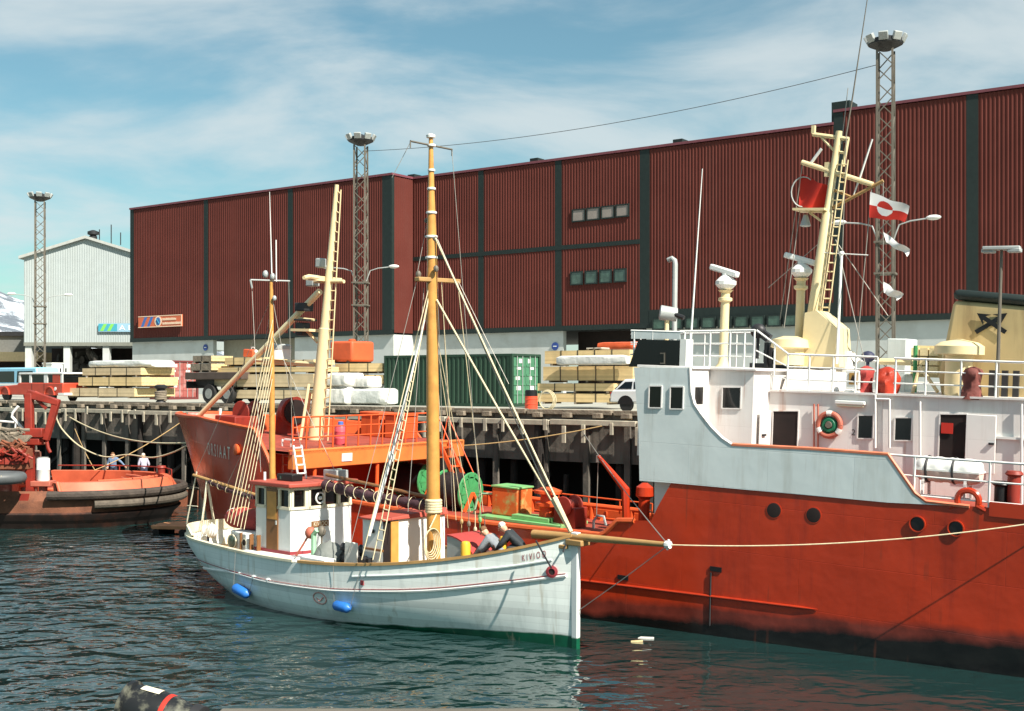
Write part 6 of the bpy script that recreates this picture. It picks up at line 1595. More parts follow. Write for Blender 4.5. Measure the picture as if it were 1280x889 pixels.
# ---------------- fore house with open door
YF = -1.0
xh0, xh1 = kh(453.5, 680, YF).x, kh(480, 680, YF).x; zh = kh(467, 650, YF).z; zdf = SH(xh1) - .52
yR = hit(K, 556, 680, 0, xh1).y
mb = MB(); mb.box((xh0, YF, zdf), (xh1 - .04, yR, zh)); fh = mb.build('fore_house', M['house_white'], boat, smooth=0)
y480, y488, y497 = YF, hit(K, 488, 680, 0, xh1).y, hit(K, 497.5, 680, 0, xh1).y
mb = MB(); mb.box((xh1 - .039, YF, zdf), (xh1 - .01, y488, zh)); dw = mb.build('doorway', M['interior'], boat, smooth=0)
mb = MB(); mb.box((xh1 - .039, y488 + .002, zdf + .1), (xh1 + .03, y497, zh - .03)); mb.build('sliding_door', M['varnish'], dw, smooth=0)
mb = MB(); mb.box((xh1 - .039, y497 + .002, zdf), (xh1 + .0, yR, zh)); mb.build('front_panel', M['white_paint'], fh, smooth=0)
mb = MB(); mb.hexa([(xh0 - .1, YF - .1, zh), (xh1 + .08, YF - .1, zh), (xh1 + .08, yR + .1, zh), (xh0 - .1, yR + .1, zh), (xh0 - .1, YF - .1, zh + .06), (xh1 + .08, YF - .1, zh + .06), (xh1 + .02, yR + .05, zh + .2), (xh0 - .05, yR + .05, zh + .2)]); mb.build('roof', M['roof_red'], fh, bevel=.02)
c = kh(467, 664, YF); mb = MB(); mb.lathe([(.05, 0), (.06, .04), (.02, .05)], (c.x, YF, c.z), (0, -1, 0), 10); mb.build('side_vent', M['black'], fh)
mb = MB(); c = kh(458, 685, YF); mb.beam((xh0 + .1, YF - .04, c.z), (xh1, YF - .04, c.z - .01), .05, .06); mb.build('side_batten', M['varnish_dk'], fh, smooth=0)
# ---------------- hatch dome, posts, deck gear
xa_, xb_ = kh(557, 690, -.75).x, kh(598, 690, -.75).x; zt_h = kh(565, 665.5, -.3).z; zb_h = SH(xa_) - .5
arc = [(xa_ + (xb_ - xa_) * math.sin(t_), zb_h + (zt_h - zb_h) * (.12 + .88 * math.cos(t_)) if t_ < 1.57 else zb_h) for t_ in [j_ * math.pi / 20 for j_ in range(11)]]
mb = MB(); mb.loft([[V((x, -.72, z)) for x, z in arc], [V((x, .6, z)) for x, z in arc]]); mb.loft([[V((x, -.72, z - .04)) for x, z in arc], [V((x, -.72, z)) for x, z in arc]]); dm = mb.build('hatch_hood', M['red_cloth'], boat)
mb = MB(); mb.prism([(x, -.70, z - .012) for x, z in arc] + [(xb_, -.70, zb_h), (xa_, -.70, zb_h)], (0, 1.28, 0)); mb.build('hatch_side', M['steel'], dm, smooth=0)
for px, py0, py1 in ((582, 676.5, 692), (629, 670, 684)):
    cc = kh(px, py1, -.8 if px < 600 else -.3); rr_ = 6.2 / 1500 * (K @ cc).y if px < 600 else 4.6 / 1500 * (K @ cc).y
    top = kh(px, py0, cc.y).z; zd_ = SH(cc.x) - .5
    mb = MB(); mb.lathe([(rr_ * .95, 0), (rr_, .05), (rr_, top - zd_ - .08), (rr_ * .8, top - zd_ - .02), (rr_ * .3, top - zd_)], (cc.x, cc.y, zd_), n=16)
    o = single(mb, 'gas_bottle', M['yellow'], 'yellow gas bottle beside the hatch hood on the cutter' if px < 600 else 'slim yellow gas bottle between the two men on the foredeck', 'gas bottle', K)
rr = random.Random(4)
c = kh(441, 700, -1.2); zd_ = SH(c.x) - .5
mb = MB()
for k in range(16): mb.tube([(c.x + rr.uniform(-.6, .6), -.9 + rr.uniform(-.5, .5), zd_ + rr.uniform(.05, .6)), (c.x + rr.uniform(-.6, .6), -.9 + rr.uniform(-.5, .5), zd_ + rr.uniform(.1, .85))], rr.uniform(.05, .14), 7)
mb.cbox((c.x, -.8, zd_ + .3), 1.1, .8, .6, .1)
single(mb, 'deck_winch', M['dark_metal'], 'dark cluttered deck winch between wheelhouse and fore house of the cutter', 'winch', K)
c = kh(439, 694, -1.62); mb = MB(); mb.cbox((c.x, -1.62, c.z + .05), .52, .05, .62, .0, .05)
single(mb, 'white_board', M['cloth_white'], 'square white board leaning against the dark deck winch', 'board', K, bevel=.03)
c = kh(412, 694, -1.0); mb = MB(); rings = []
for i in range(9):
    a_ = i / 8; rings.append([V((c.x - .55 + 1.1 * a_, -1.0 + .5 * math.cos(t_) * (1 - .5 * abs(a_ - .5)), c.z - .25 + (.62 * math.sin(math.pi * (.15 + .7 * a_))) * max(0, math.sin(t_)) * (1 + .1 * math.sin(6 * t_ + a_ * 9)))) for t_ in [j * math.pi / 10 for j in range(11)]])
mb.loft(rings, cap=True); single(mb, 'grey_tarpaulin', mat('grey tarp', (120, 124, 120), .8, .15, 3, bump=.6, bscale=6), 'crumpled grey tarpaulin in front of the wheelhouse', 'tarpaulin', K, smooth=60)
mb = MB(); c = kh(392, 700, -1.3); mb.tube([(c.x, -1.3, zd), (c.x, -1.3, kh(392, 668, -1.3).z), (c.x + .15, -1.3, kh(392, 662, -1.3).z)], .075, 8); mb.build('vent_pipe', M['green_lt'], boat)
mb = MB(); c = kh(388, 666, -1.25); mb.ball(c, .16, .16, .18, 12); mb.tube([c, kh(370, 695, -1.5)], .03, 6); mb.build('deck_lamp', M['buoy_red'], boat)
mb = MB(); c = kh(402, 664, -1.15); mb.ball(c, .13, .13, .16, 10); mb.tube([c, (c.x, c.y, zd)], .03, 6); mb.build('deck_lamp', M['lattice'], boat)
mb = MB(); mb.box((kh(376, 706, -1.9).x, -1.9, SH(7) - .5), (kh(406, 706, -1.9).x, -1.5, SH(7) + .1)); mb.build('side_locker', M['house_white'], boat, bevel=.02)
# ---------------- masts, booms, bowsprit
mx = kh(542, 690); mtop = kh(538.5, 170); mid_ = kh(540, 352)
mb = MB(); mb.tube([(mx.x, 0, SH(mx.x) - .6), V((mx.x, 0, mx.z)), mx.lerp(mid_, .5), mid_, mid_ + V((-.0, 0, .35))], [.19, .19, .175, .15, .14], 14); mast = mb.build('main_mast', M['varnish'], boat)
mb = MB(); mb.tube([mid_ + V((0, .02, -.2)), mid_.lerp(mtop, .35), mid_.lerp(mtop, .62), mtop], [.145, .13, .09, .055], 12); tm = mb.build('topmast', M['varnish'], mast)
mb = MB()
for py, r in ((182, .10), (213, .085), (236, .10), (266, .13), (296, .15), (322, .15)): p = kh(539.3, py); mb.lathe([(r + .012, -.03), (r + .02, 0), (r + .012, .03)], p, (0, 0, 1), 14)
mb.lathe([(.12, -.05), (.13, .02), (.04, .06)], mtop, (0, 0, 1), 12); mb.build('mast_band', M['white_paint'], mast)
mb = MB(); p, q_ = hit(K, 513, 176.5, 0, mtop.x), hit(K, 565, 187, 0, mtop.x); mb.tube([p, q_], .03, 6)
for e in (p, q_): mb.tube([e, e + V((0, 0, -.18))], .02, 5)
mb.build('antenna_yard', M['lattice'], mast)
mb = MB(); p, q_ = hit(K, 521, 349, 0, mid_.x), hit(K, 573, 352, 0, mid_.x); mb.beam(p, q_, .2, .12); mb.build('crosstree', M['capwood'], mast, bevel=.02)
for px, py, y, sz_ in ((543, 298, 0, .12), (545, 336, -.1, .12), (533, 276, .1, .1), (523, 343, -.4, .13), (541, 373, 0, .18), (541, 383, 0, .17)):
    mb = MB(); mb.ball(kh(px, py, y), sz_ * .62, sz_ * .62, sz_ * .8, 8); mb.build('mast_fitting', M['lattice'], mast)
mb = MB()
for k in range(5): c = kh(541.7, 626 + k * 3.3); mb.lathe([(.2, -.05), (.235, -.02), (.235, .02), (.2, .05)], (mx.x, 0, c.z), (0, 0, 1), 14)
mb.build('rope_lashing', M['rope_pale'], mast)
def furl(p, q_, r, n, name, m, wraps=14):
    p, q_ = V(p), V(q_); pts = [p.lerp(q_, i / n) + V((0, 0, -.06 * math.sin(math.pi * i / n))) for i in range(n + 1)]; rr = random.Random(n)
    mb = MB(); mb.tube(pts, [r * (.82 + .18 * math.sin(i * 1.9) + rr.uniform(-.08, .08)) for i in range(n + 1)], 12); o = mb.build(name, m, boat, smooth=60)
    mb = MB(); d = (q_ - p).normalized()
    for k in range(wraps):
        c = p.lerp(q_, (k + .5) / wraps); u_ = d.orthogonal().normalized(); w_ = d.cross(u_); tl = d * rr.uniform(-.08, .08)
        mb.tube([c + V((0, 0, -.06 * math.sin(math.pi * (k + .5) / wraps))) + (u_ * math.cos(a_) + w_ * math.sin(a_)) * r * 1.08 + tl * math.sin(a_) for a_ in [i * math.pi / 7 for i in range(15)]], .010, 5)
    mb.build('sail_tie', M['rope_pale'], o); return o
furl(kh(406, 606, -.1), kh(536, 632, 0), .175, 26, 'furled_mainsail', M['sail'], 10)
p_, q_ = kh(408, 602, -.1), kh(536, 627, 0); mb = MB(); mb.tube([p_ + V((0, 0, .2)), q_ + V((0, 0, .12))], .05, 8); mb.build('main_boom', M['varnish_dk'], boat)
furl(kh(262, 602), kh(318, 621), .10, 18, 'furled_mizzen_sail', M['sail'], 6)
mb = MB(); mb.tube([kh(242, 594), kh(330, 622)], .055, 8); mb.build('mizzen_boom', M['capwood'], boat)
mz0 = kh(340.5, 600); mz1 = kh(339, 350)
mb = MB(); mb.tube([V((mz0.x, 0, zt)), mz0.lerp(mz1, .5), mz1], [.10, .085, .055], 12); mz = mb.build('mizzen_mast', M['varnish'], boat)
mb = MB(); p, q_ = hit(K, 313, 350, 0, mz1.x), hit(K, 362, 351.5, 0, mz1.x); mb.tube([p, q_], .03, 6); mb.tube([p, hit(K, 315, 360, 0, mz1.x)], .03, 6); mb.build('antenna_yard', M['steel'], mz)
mb = MB(); mb.tube([kh(340, 352), kh(337, 240)], [.022, .008], 6); mb.tube([kh(345.5, 352), kh(345, 300)], .018, 6); mb.build('whip_antenna', M['white_paint'], mz)
for px, py, s_ in ((332, 343, .1), (341, 346, .09), (343, 373, .07)): mb = MB(); mb.ball(kh(px, py), s_, s_, s_ * 1.3, 10); mb.build('mast_lamp', M['steel'], mz)
tip = kh(835, 681); bs0 = kh(667, 667.5)
mb = MB(); mb.tube([bs0, kh(716, 671), tip], [.11, .10, .06], 12); bsp = mb.build('bowsprit', M['capwood'], boat)
mb = MB(); mb.lathe([(.09, -.06), (.1, 0), (.09, .06)], tip, tip - bs0, 10); mb.tube([tip + V((.02, 0, .12)), tip - V((.02, 0, .12))], .03, 6); mb.build('bowsprit_band', M['white_paint'], bsp)
mb = MB(); mb.cbox(kh(722, 678), .5, .36, .14); mb.cbox(kh(704, 682, .0), .5, .42, .1); mb.build('bow_chock', M['capwood'], boat, bevel=.02)
# stern crutch, flagpole, white fenders inboard
mb = MB(); c = kh(262, 655); mb.tube([(c.x - .05, -.35, SH(c.x) - .4), kh(259, 600)], .04, 6); mb.tube([(c.x - .1, .35, SH(c.x) - .4), kh(259, 600)], .04, 6); mb.build('boom_crutch', M['cap_white'], boat)
mb = MB(); mb.tube([kh(233, 655), kh(246, 590)], .025, 6); mb.tube([kh(234, 632, -.1), kh(247, 633, -.1)], .018, 5); mb.build('flagpole', M['cap_white'], boat)
for px in (252, 265):
    c = kh(px, 668, -.2); mb = MB(); mb.ball((c.x, c.y, SH(c.x) + .02), .2, .2, .24, 12); mb.lathe([(.05, .2), (.03, .3)], (c.x, c.y, SH(c.x)), n=8)
    single(mb, 'boat_fender', M['white_paint'], 'round white fender lying inside the cutter stern, nearer the ' + ('flagpole' if px < 260 else 'red covered raft'), 'fender', K)
# rope coil on the mast
mb = MB(); c = hit(K, 537, 677, 0, mx.x + .25)
for k in range(5): mb.tube([(c.x + .03 * k, c.y + (.17 + .035 * k) * math.cos(t_), c.z - .02 * k + (.30 + .035 * k) * math.sin(t_)) for t_ in [i * math.pi / 12 for i in range(25)]], .015, 5)
mb.tube([(c.x, c.y, c.z + .35), (c.x - .1, 0.0, c.z + .75)], .02, 5)
single(mb, 'rope_coil', M['rope_pale'], 'coil of pale rope hanging on the wooden main mast', 'rope', K)
# rigging
def rig(lines, r, m, name='stay', parent=None):
    for (a_, ya), (b_, yb) in lines:
        p, q_ = kh(*a_, ya), kh(*b_, yb); mb = MB()
        mb.tube([p, p.lerp(q_, .5) - V((0, 0, .006 * (p - q_).length)), q_], r * .78, 5); mb.build(name, m, parent or boat)
rig([(((544, 297), 0), ((714, 664), 0)), (((546, 375), 0), ((713, 666), 0))], .04, M['rope_pale'], 'forestay')
rig([(((547, 300), 0), ((690, 628), .0)), (((545, 290), 0), ((835, 680), 0))][:1], .02, M['wire'], 'forestay')
mb = MB(); p, q_ = kh(693, 622), kh(714, 665); mb.tube([p, q_], [.07, .05], 6); mb.build('rope_seizing', M['rope_pale'], boat)
W_ = 2.2
shr = [((536, 370), (466, 700)), ((536, 372), (474, 702)), ((536, 360), (452, 700))]
for a_, b_ in shr: rig([((a_, -.12), (b_, -W_))], .02, M['rope_pale'], 'shroud')
# ratlines between two shrouds
a0_, a1_, b0_, b1_ = kh(536, 370, -.12), kh(466, 700, -W_), kh(536, 372, -.12), kh(474, 702, -W_)
mb = MB()
for k in range(4, 26): f = k / 27; mb.tube([a0_.lerp(a1_, f), b0_.lerp(b1_, f)], .018, 5)
mb.build('ratlines', M['rope_pale'], boat)
mb = MB(); mb.tube([kh(531, 400, -.5), kh(489, 571, -1.2), kh(461, 670, -1.9)], [.015, .05, .045], 8); mb.ball(kh(489, 571, -1.2), .09, .09, .16, 8); mb.build('cargo_tackle', M['white_paint'], boat)
rig([(((536, 366), .12), ((578, 640), W_)), (((536, 366), .12), ((588, 640), W_)), (((572, 352), .6), ((604, 640), 2.0)), (((552, 356), .2), ((570, 650), 1.2)), (((540, 372), .1), ((560, 660), 1.6))], .016, M['rope_pale'], 'shroud')
rig([(((521, 351), -.5), ((436, 690), -W_)), (((533, 282), 0), ((521, 345), -.3)), (((565, 190), .8), ((602, 650), 1.6)), (((513, 178), -.6), ((490, 222), -.9)), (((545, 292), .1), ((556, 640), .8)), (((552, 352), .2), ((566, 640), 1.4)), (((530, 360), -.1), ((510, 640), -1.0)), (((535, 640), -.1), ((535, 352), -.1)), (((573, 352), .4), ((636, 480), .8))], .011, M['wire'], 'halyard')
rig([(((341, 400 + 14 * i), 0), ((284 + 4.2 * i, 652 + 2 * i), -1.5)) for i in range(6)], .017, M['rope_pale'], 'mizzen_shroud')
rig([(((315, 360), -.5), ((326, 590), -.9)), (((361, 352), .5), ((366, 590), .8)), (((340, 370), 0), ((384, 600), .5)), (((341, 420), 0), ((424, 600), .6)), (((243, 594), 0), ((256, 565), 0)), (((256, 565), 0), ((336, 380), 0)), (((300, 613), 0), ((336, 400), 0)), (((283, 608), 0), ((312, 545), 0))], .011, M['wire'], 'mizzen_rigging')
rig([(((835, 682), 0), ((721, 765), 0))], .014, M['wire'], 'bobstay')
rig([(((670, 676), -.75), ((689, 710), -.95)), (((712, 668), 0), ((704, 690), -.3))], .03, M['dark_metal'], 'anchor_chain')
for (px, py, y, s_, m_) in ((586, 655, .9, .12, 'old_timber'), (594, 662, .8, .11, 'rope_pale'), (600, 650, 1.2, .12, 'deck_green'), (577, 652, 1.3, .11, 'rope_tan'), (606, 668, .6, .12, 'lattice')):
    c = kh(px, py, y); mb = MB(); mb.ball(c, s_ * .5, s_ * .4, s_ * .75, 10); mb.tube([c + V((0, 0, .5)), c + V((0, 0, -.4))], .014, 5); mb.build('rigging_block', M[m_], boat)
rr = random.Random(31); c = kh(601, 684, -.15); mb = MB()
for k in range(26):
    a_ = rr.uniform(0, 6.28); q_ = rr.uniform(0, .34); z_ = SH(c.x) - .45 + rr.uniform(0, .42) * (1 - q_ * 1.6)
    mb.tube([(c.x + q_ * math.cos(a_ + t_) * 1.1, .1 + q_ * math.sin(a_ + t_), z_ + .05 * math.sin(3 * t_)) for t_ in [i * .5 for i in range(8)]], .03, 5)
single(mb, 'fishing_net', mat('grey green netting', (104, 128, 112), .9, .3, 8), 'tangled heap of grey green netting beside the crouching man in grey', 'fishing net', K)
# blue fenders over the side
for px, py, wd_ in ((307.5, 740, 'toward the cutter stern'), (433, 759.5, 'amidships on the cutter below the fore house')):
    y = -1.8
    c = onhull(px, py - 2); Yc = (K @ c).y; Lf = 26 / 1500 * Yc; r = 6.3 / 1500 * Yc
    ca = c + V((0, -r - .02, 0)); d = V((1, .05 if px < 400 else -.02, -.22 if px < 400 else -.02)).normalized()
    t = thing('blue_fender', 'long blue cylindrical fender hanging ' + wd_, 'fender', K @ Matrix.Translation(ca), 'blue fenders along the white hull')
    mb = MB(); mb.lathe([(.03, -Lf * .62), (r * .5, -Lf * .56), (r * .8, -Lf * .5), (r, -Lf * .4), (r, Lf * .4), (r * .8, Lf * .5), (r * .5, Lf * .56), (.03, Lf * .62)], (0, 0, 0), d, 16); mb.build('body', M['blue_fender'], t)
    g_ = V((ca.x - .3, -WK(ca.x - .3) - .05, SH(ca.x - .3))) - ca
    mb = MB(); mb.tube([d * (-Lf * .6), g_], .007, 5); mb.build('fender_line', M['wire'], t)
    mb = MB(); mb.tube([d * (Lf * .6), g_ + V((1.1, 0, 0))], .007, 5); mb.build('fender_line', M['wire'], t)
# ------------------------------------------------------------------ tug on the left
T = frame((-15.9, 57.0, 0), (1, -.03))
tug = thing('tug', 'rusty orange tug with rounded bulwark black tube fenders and red deck crane', 'tug', T)
def th(px, py, y): return hit(T, px, py, 1, y)
def tw_(x, half=4.3):                                # round bow plan, x <= 0
    s = min(1, -x / 5.2)
    return half * max(0, 1 - (1 - s) ** 2.2) ** .5
TX = [-.002] + [-.01, -.04, -.08, -.14, -.22, -.32, -.45, -.6, -.8, -1.05, -1.35, -1.7, -2.1, -2.6, -3.2, -3.8, -4.5, -5.2, -7, -9, -12, -16]
def trail(off, z, half=4.3):
    pts = []
    for x in reversed(TX): pts.append(V((x + off, -(tw_(x, half) + off if x < -.001 else 0), z)))
    for x in TX[1:]: pts.append(V((x + off, tw_(x, half) + off, z)))
    return pts
ZT_ = 2.02
RM = mat('rusty tug side', (120, 76, 56), .8, .3, 1.4, bump=.3, dirt=(66, 46, 40), damt=.85, dscale=1.2)
mb = MB(); mb.loft([trail(-.30, ZT_ - .35), trail(-.05, 1.25), trail(-.08, .72)][::1]); mb.build('upper_hull', RM, tug)
mb = MB(); mb.loft([trail(-.08, .72), trail(.0, .66), trail(-.02, .60), trail(-.25, .35), trail(-.7, -.8)]); mb.build('lower_hull', mat('black tug bottom', (44, 32, 28), .7, .4, 1.4, dirt=(110, 64, 48), damt=.8, dscale=1.1), tug)
mb = MB(); outer0, outer1 = trail(-.15, 1.55), trail(-.38, ZT_); inner0, inner1 = trail(-.62, ZT_), trail(-.5, 1.2)
k = len(trail(0, 0)); sl = slice(6, k - 3)
mb.loft([outer0[sl], outer1[sl], [p + V((0, 0, .03)) for p in trail(-.5, ZT_)][sl], inner0[sl], inner1[sl]]); mb.tube([outer0[6], outer1[6], inner0[6], inner1[6]], .09, 8); mb.build('bulwark', M['tug_orange'], tug)
mb = MB(); mb.add(trail(-.35, 1.25), [tuple(range(k))]); mb.build('deck', M['deck_red'], tug, smooth=0)
# fenders: stacked tubes round the bow, each with its own wear
mb = MB(); f_ = trail(.10, 1.50); mb.tube(f_[5:-2], .20, 10); mb.build('tube_fender', M['rubber'], tug)
mb = MB(); f_ = trail(.12, 1.08); mb.tube(f_[8:-2], .18, 10); mb.build('tube_fender', mat('worn grey rubber', (92, 84, 74), .8, .3, 2.5, bump=.4, dirt=(44, 40, 36), damt=.8, dscale=1.2), tug)
mb = MB(); f_ = trail(-.35, ZT_ + .25)[len(TX) + 3:-3]; mb.tube(f_, .035, 6)
for p in f_[::4]: mb.tube([p, p - V((0, 0, .3))], .03, 6)
mb.build('hand_rail', M['crane_red'], tug)
mb = MB(); g_ = trail(-1.9, 1.9, 4.3); mb.tube(g_[12:-12], .05, 6); mb.tube(trail(-1.4, 1.95)[10:-10], .06, 6)
for p in g_[12:-12:3]: mb.tube([p, p - V((0, 0, .6))], .04, 6)
mb.build('towing_rail', M['tug_orange'], tug)
c = th(30, 623, -4.2); mb = MB(); mb.box((c.x - .2, -4.235, c.z - .2), (c.x + .2, -4.1, c.z + .2)); mb.build('freeing_port', M['crane_red'], tug, smooth=0)
c = th(195, 590, 1.2); mb = MB(); mb.lathe([(.18, 0), (.18, 1.0), (.24, 1.05), (.2, 1.15)], (c.x, 2.0, 1.25), n=12); mb.build('bitt', M['crane_red'], tug)
mb = MB()
for dx in (-7.2, -6.0): mb.lathe([(.2, 0), (.2, .7), (.26, .75), (.24, .85)], (dx, -1.2, 1.25), n=12)
mb.tube([(-7.2, -1.2, 1.7), (-6, -1.2, 1.7)], .1, 8); mb.build('towing_bitts', M['tug_orange'], tug)
mb = MB(); rr = random.Random(11)
for i in range(5):
    cx, cy = rr.uniform(-6.5, -2.0), rr.uniform(-2.5, 1.5)
    for q_ in range(3): mb.tube([(cx + (.3 + .08 * q_) * math.cos(t_), cy + (.3 + .08 * q_) * math.sin(t_), 1.3 + .07 * q_) for t_ in [j * math.pi / 8 for j in range(17)]], .045, 6)
single(mb, 'rope_heap', M['tug_orange'], 'coils of orange rope lying on the tug foredeck', 'rope', T)
# white barrel shaped capstan
c = th(54, 601, -3.4); r = 8 / 1500 * (T @ c).y
t = thing('white_drum', 'white drum standing on the tug rail in front of the red crane', 'drum', T @ Matrix.Translation((c.x, -3.4, c.z)))
hh = th(54, 573, -3.4).z - c.z
mb = MB(); mb.lathe([(r * .95, 0), (r, .05), (r, hh * .48), (r * 1.04, hh * .5), (r, hh * .52), (r, hh - .05), (r * .93, hh)], n=20); mb.build('body', M['white_paint'], t)
mb = MB(); mb.lathe([(r * .8, hh), (r * .8, hh + .05), (r * .3, hh + .06)], n=16); mb.build('lid', M['steel'], t)
mb = MB(); mb.cbox((c.x, -3.4, c.z - .12), .9, .7, .24); mb.tube([(c.x, -3.4, 1.25), (c.x, -3.4, c.z - .2)], .2, 8); mb.build('drum_stand', M['buoy_red'], tug, bevel=.03)
# red deck crane
Yc_ = -1.2
p = lambda px, py: th(px, py, Yc_)
c0 = p(38, 578)
mb = MB(); a_, b_ = p(37.5, 575), p(36.5, 492); mb.beam((c0.x, Yc_, 1.25), b_, .34, .36, (0, 1, 0)); cr = mb.build('crane_column', M['crane_red'], tug, bevel=.03)
mb = MB(); mb.hexa([p(32, 497) + V((0, -.16, 0)), p(73, 507) + V((0, -.16, 0)), p(73, 507) + V((0, .16, 0)), p(32, 497) + V((0, .16, 0)), p(36, 487) + V((0, -.16, 0)), p(75, 500) + V((0, -.16, 0)), p(75, 500) + V((0, .16, 0)), p(36, 487) + V((0, .16, 0))]); mb.build('crane_arm', M['crane_red'], tug, bevel=.03)
mb = MB(); mb.hexa([p(66, 504) + V((0, -.14, 0)), p(75, 502) + V((0, -.14, 0)), p(75, 502) + V((0, .14, 0)), p(66, 504) + V((0, .14, 0))] + [p(54, 549) + V((0, -.14, 0)), p(61, 551) + V((0, -.14, 0)), p(61, 551) + V((0, .14, 0)), p(54, 549) + V((0, .14, 0))]); mb.tube([p(58, 549), p(60, 560), p(63, 566)], .09, 6); mb.build('crane_jib', M['crane_red'], tug, bevel=.02)
mb = MB(); mb.beam(p(42, 495), p(58, 511), .1, .14); mb.tube([p(44, 490), p(62, 499)], .07, 6); mb.build('hydraulic_ram', M['crane_red'], tug)
mb = MB(); mb.cbox(p(39, 541) , 1.3, .7, .42); mb.cbox(p(40, 552), .9, .6, .3); mb.build('crane_base', M['crane_red'], tug, bevel=.03)
mb = MB(); mb.tube([p(17, 546) , p(20, 541), p(24, 539)], .08, 7); mb.build('pipe_end', M['white_paint'], tug)
mb = MB(); mb.tube([p(46, 548), p(56, 542)], .09, 7); mb.build('pipe_end', M['white_paint'], tug)
mb = MB(); mb.tube([th(30, 538, -.6), th(15, 521, -.6), th(16, 516, -.6), th(23, 508, -.6)], .07, 8); mb.tube([th(-5, 526, -.6), th(18, 528, -.6)], .05, 6); mb.tube([th(20, 527, -.6), th(18, 545, -.6)], .04, 6); mb.build('pipe_rail', M['white_paint'], tug)
# winch and machinery on the after deck
rr = random.Random(21); mb = MB()
for i in range(34):
    x, z = rr.uniform(-9.5, -6.9), rr.uniform(1.5, 3.7); L_ = rr.uniform(.3, 1.0)
    y_ = rr.uniform(-1.5, 1.5)
    if rr.random() < .5: mb.cbox((x, y_, z), L_, .5, rr.uniform(.1, .35), rr.uniform(-.4, .4))
    else: mb.tube([(x - L_ / 2, y_, z), (x + L_ / 2, y_, z + rr.uniform(-.2, .2))], rr.uniform(.05, .14), 7)
mb.cbox((-8.6, 0, 2.2), 3.2, 2.2, 1.9); mb.build('tow_winch', mat('rusty machinery', (124, 84, 70), .8, .4, 2, dirt=(190, 180, 160), damt=.6, dscale=2), tug, bevel=.02)
mb = MB(); c = th(8, 550, -1.8); mb.cbox(c, 1.7, .4, .42); mb.cbox(c + V((.2, .1, .3)), 1.0, .3, .2); mb.build('net_pile', M['old_timber'], tug, bevel=.1)
for i in range(3):
    mb = MB(); rr2 = random.Random(40 + i)
    for q_ in range(16):
        c = th(rr2.uniform(-8, 34), rr2.uniform(536 + 14 * i, 552 + 14 * i), -2.7 - .1 * i); e = V((rr2.uniform(-.35, .35), rr2.uniform(-.1, .1), rr2.uniform(-.22, .22))); mb.tube([c - e, c, c + e + V((0, 0, .08))], rr2.uniform(.03, .09), 6)
    for q_ in range(5): c = th(-6 + 9 * q_, 548 + 14 * i, -2.6); mb.cbox(c, .4, .3, .3, rr2.uniform(-.5, .5))
    mb.build('deck_machinery', (M['old_timber'], M['rust'], M['crane_red'])[i], tug)
mb = MB(); mb.cbox(th(12, 566, -2.0), 2.0, .5, .4); mb.cbox(th(6, 580, -2.4), 2.4, .6, .5); mb.build('deck_casing', M['rust'], tug, bevel=.05)
# inflatable dinghy nose at the left edge
c = th(26, 597, -5.0); r = 7.5 / 1500 * (T @ c).y
t = thing('inflatable_boat', 'dark grey inflatable boat nose resting against the tug side at the left edge', 'inflatable boat', T @ Matrix.Translation((c.x, -5.0, c.z - r)))
mb = MB(); P_ = [V((.0 - s_, -1.0 * (1 - (1 - min(1, s_ / 1.4)) ** 2) ** .5 * 1, r)) for s_ in (0, .05, .2, .5, .9, 1.4, 3.5)]
mb.tube(list(reversed([V((p_.x, p_.y - .0, p_.z + max(0, .0))) for p_ in P_])) + [V((p_.x, -p_.y * .5, p_.z)) for p_ in P_[1:]], r, 12); mb.build('tube', mat('grey rubberised fabric', (84, 88, 90), .5, .15, 2), t)
mb = MB(); mb.box((-3.4, -.9, r * .2), (-.5, .4, r * .4)); mb.build('floor', M['dark_metal'], t, smooth=0)
mb = MB(); mb.tube([(-.4, -.95, r * 1.5), (-1.5, -1.08, r * 1.35), (-3.4, -1.08, r * 1.4)], .02, 5); mb.build('grab_line', M['rope_pale'], t)
# floating work raft and the plank end between tug and cutter
def raft(M_, L_, W_, label, n=7):
    t = thing('work_raft', label, 'raft', M_)
    for i in range(n):
        y = -W_ / 2 + (i + .5) * W_ / n; mb = MB(); j = random.Random(i).uniform(-.1, .1); mb.box((-L_ / 2 + j, y - W_ / n * .46, .22), (L_ / 2 + j, y + W_ / n * .46, .36)); mb.build('plank', mat('raft plank', (186, 130, 92), .8, .2, 2), t, bevel=.01) if i == 0 else mb.build('plank', bpy.data.materials['raft plank'], t, bevel=.01)
    for x in (-L_ * .35, L_ * .35): mb = MB(); mb.tube([(x, -W_ / 2, .08), (x, W_ / 2, .08)], .16, 10); mb.build('log', M['pile'], t)
    return t
pr = at(221, 651, 52.0)
raft(frame((pr.x, pr.y, .0), (1, -.15)), 1.7, 1.6, 'small tan plank raft floating between the tug bow and the cutter stern')
pontoon = frame((th(150, 600, 0).x - 15.9, 64.2, 0), (1, -.1))
t = thing('work_pontoon', 'low dark pontoon behind the tug carrying two men', 'pontoon', pontoon)
mb = MB(); mb.box((-3, -1.2, -.4), (4, 1.2, .92)); mb.build('float_box', M['rust'], t, bevel=.05)
mb = MB(); mb.box((-3.05, -1.25, .921), (4.05, 1.25, .99)); mb.build('deck_planks', M['old_timber'], t, smooth=0)

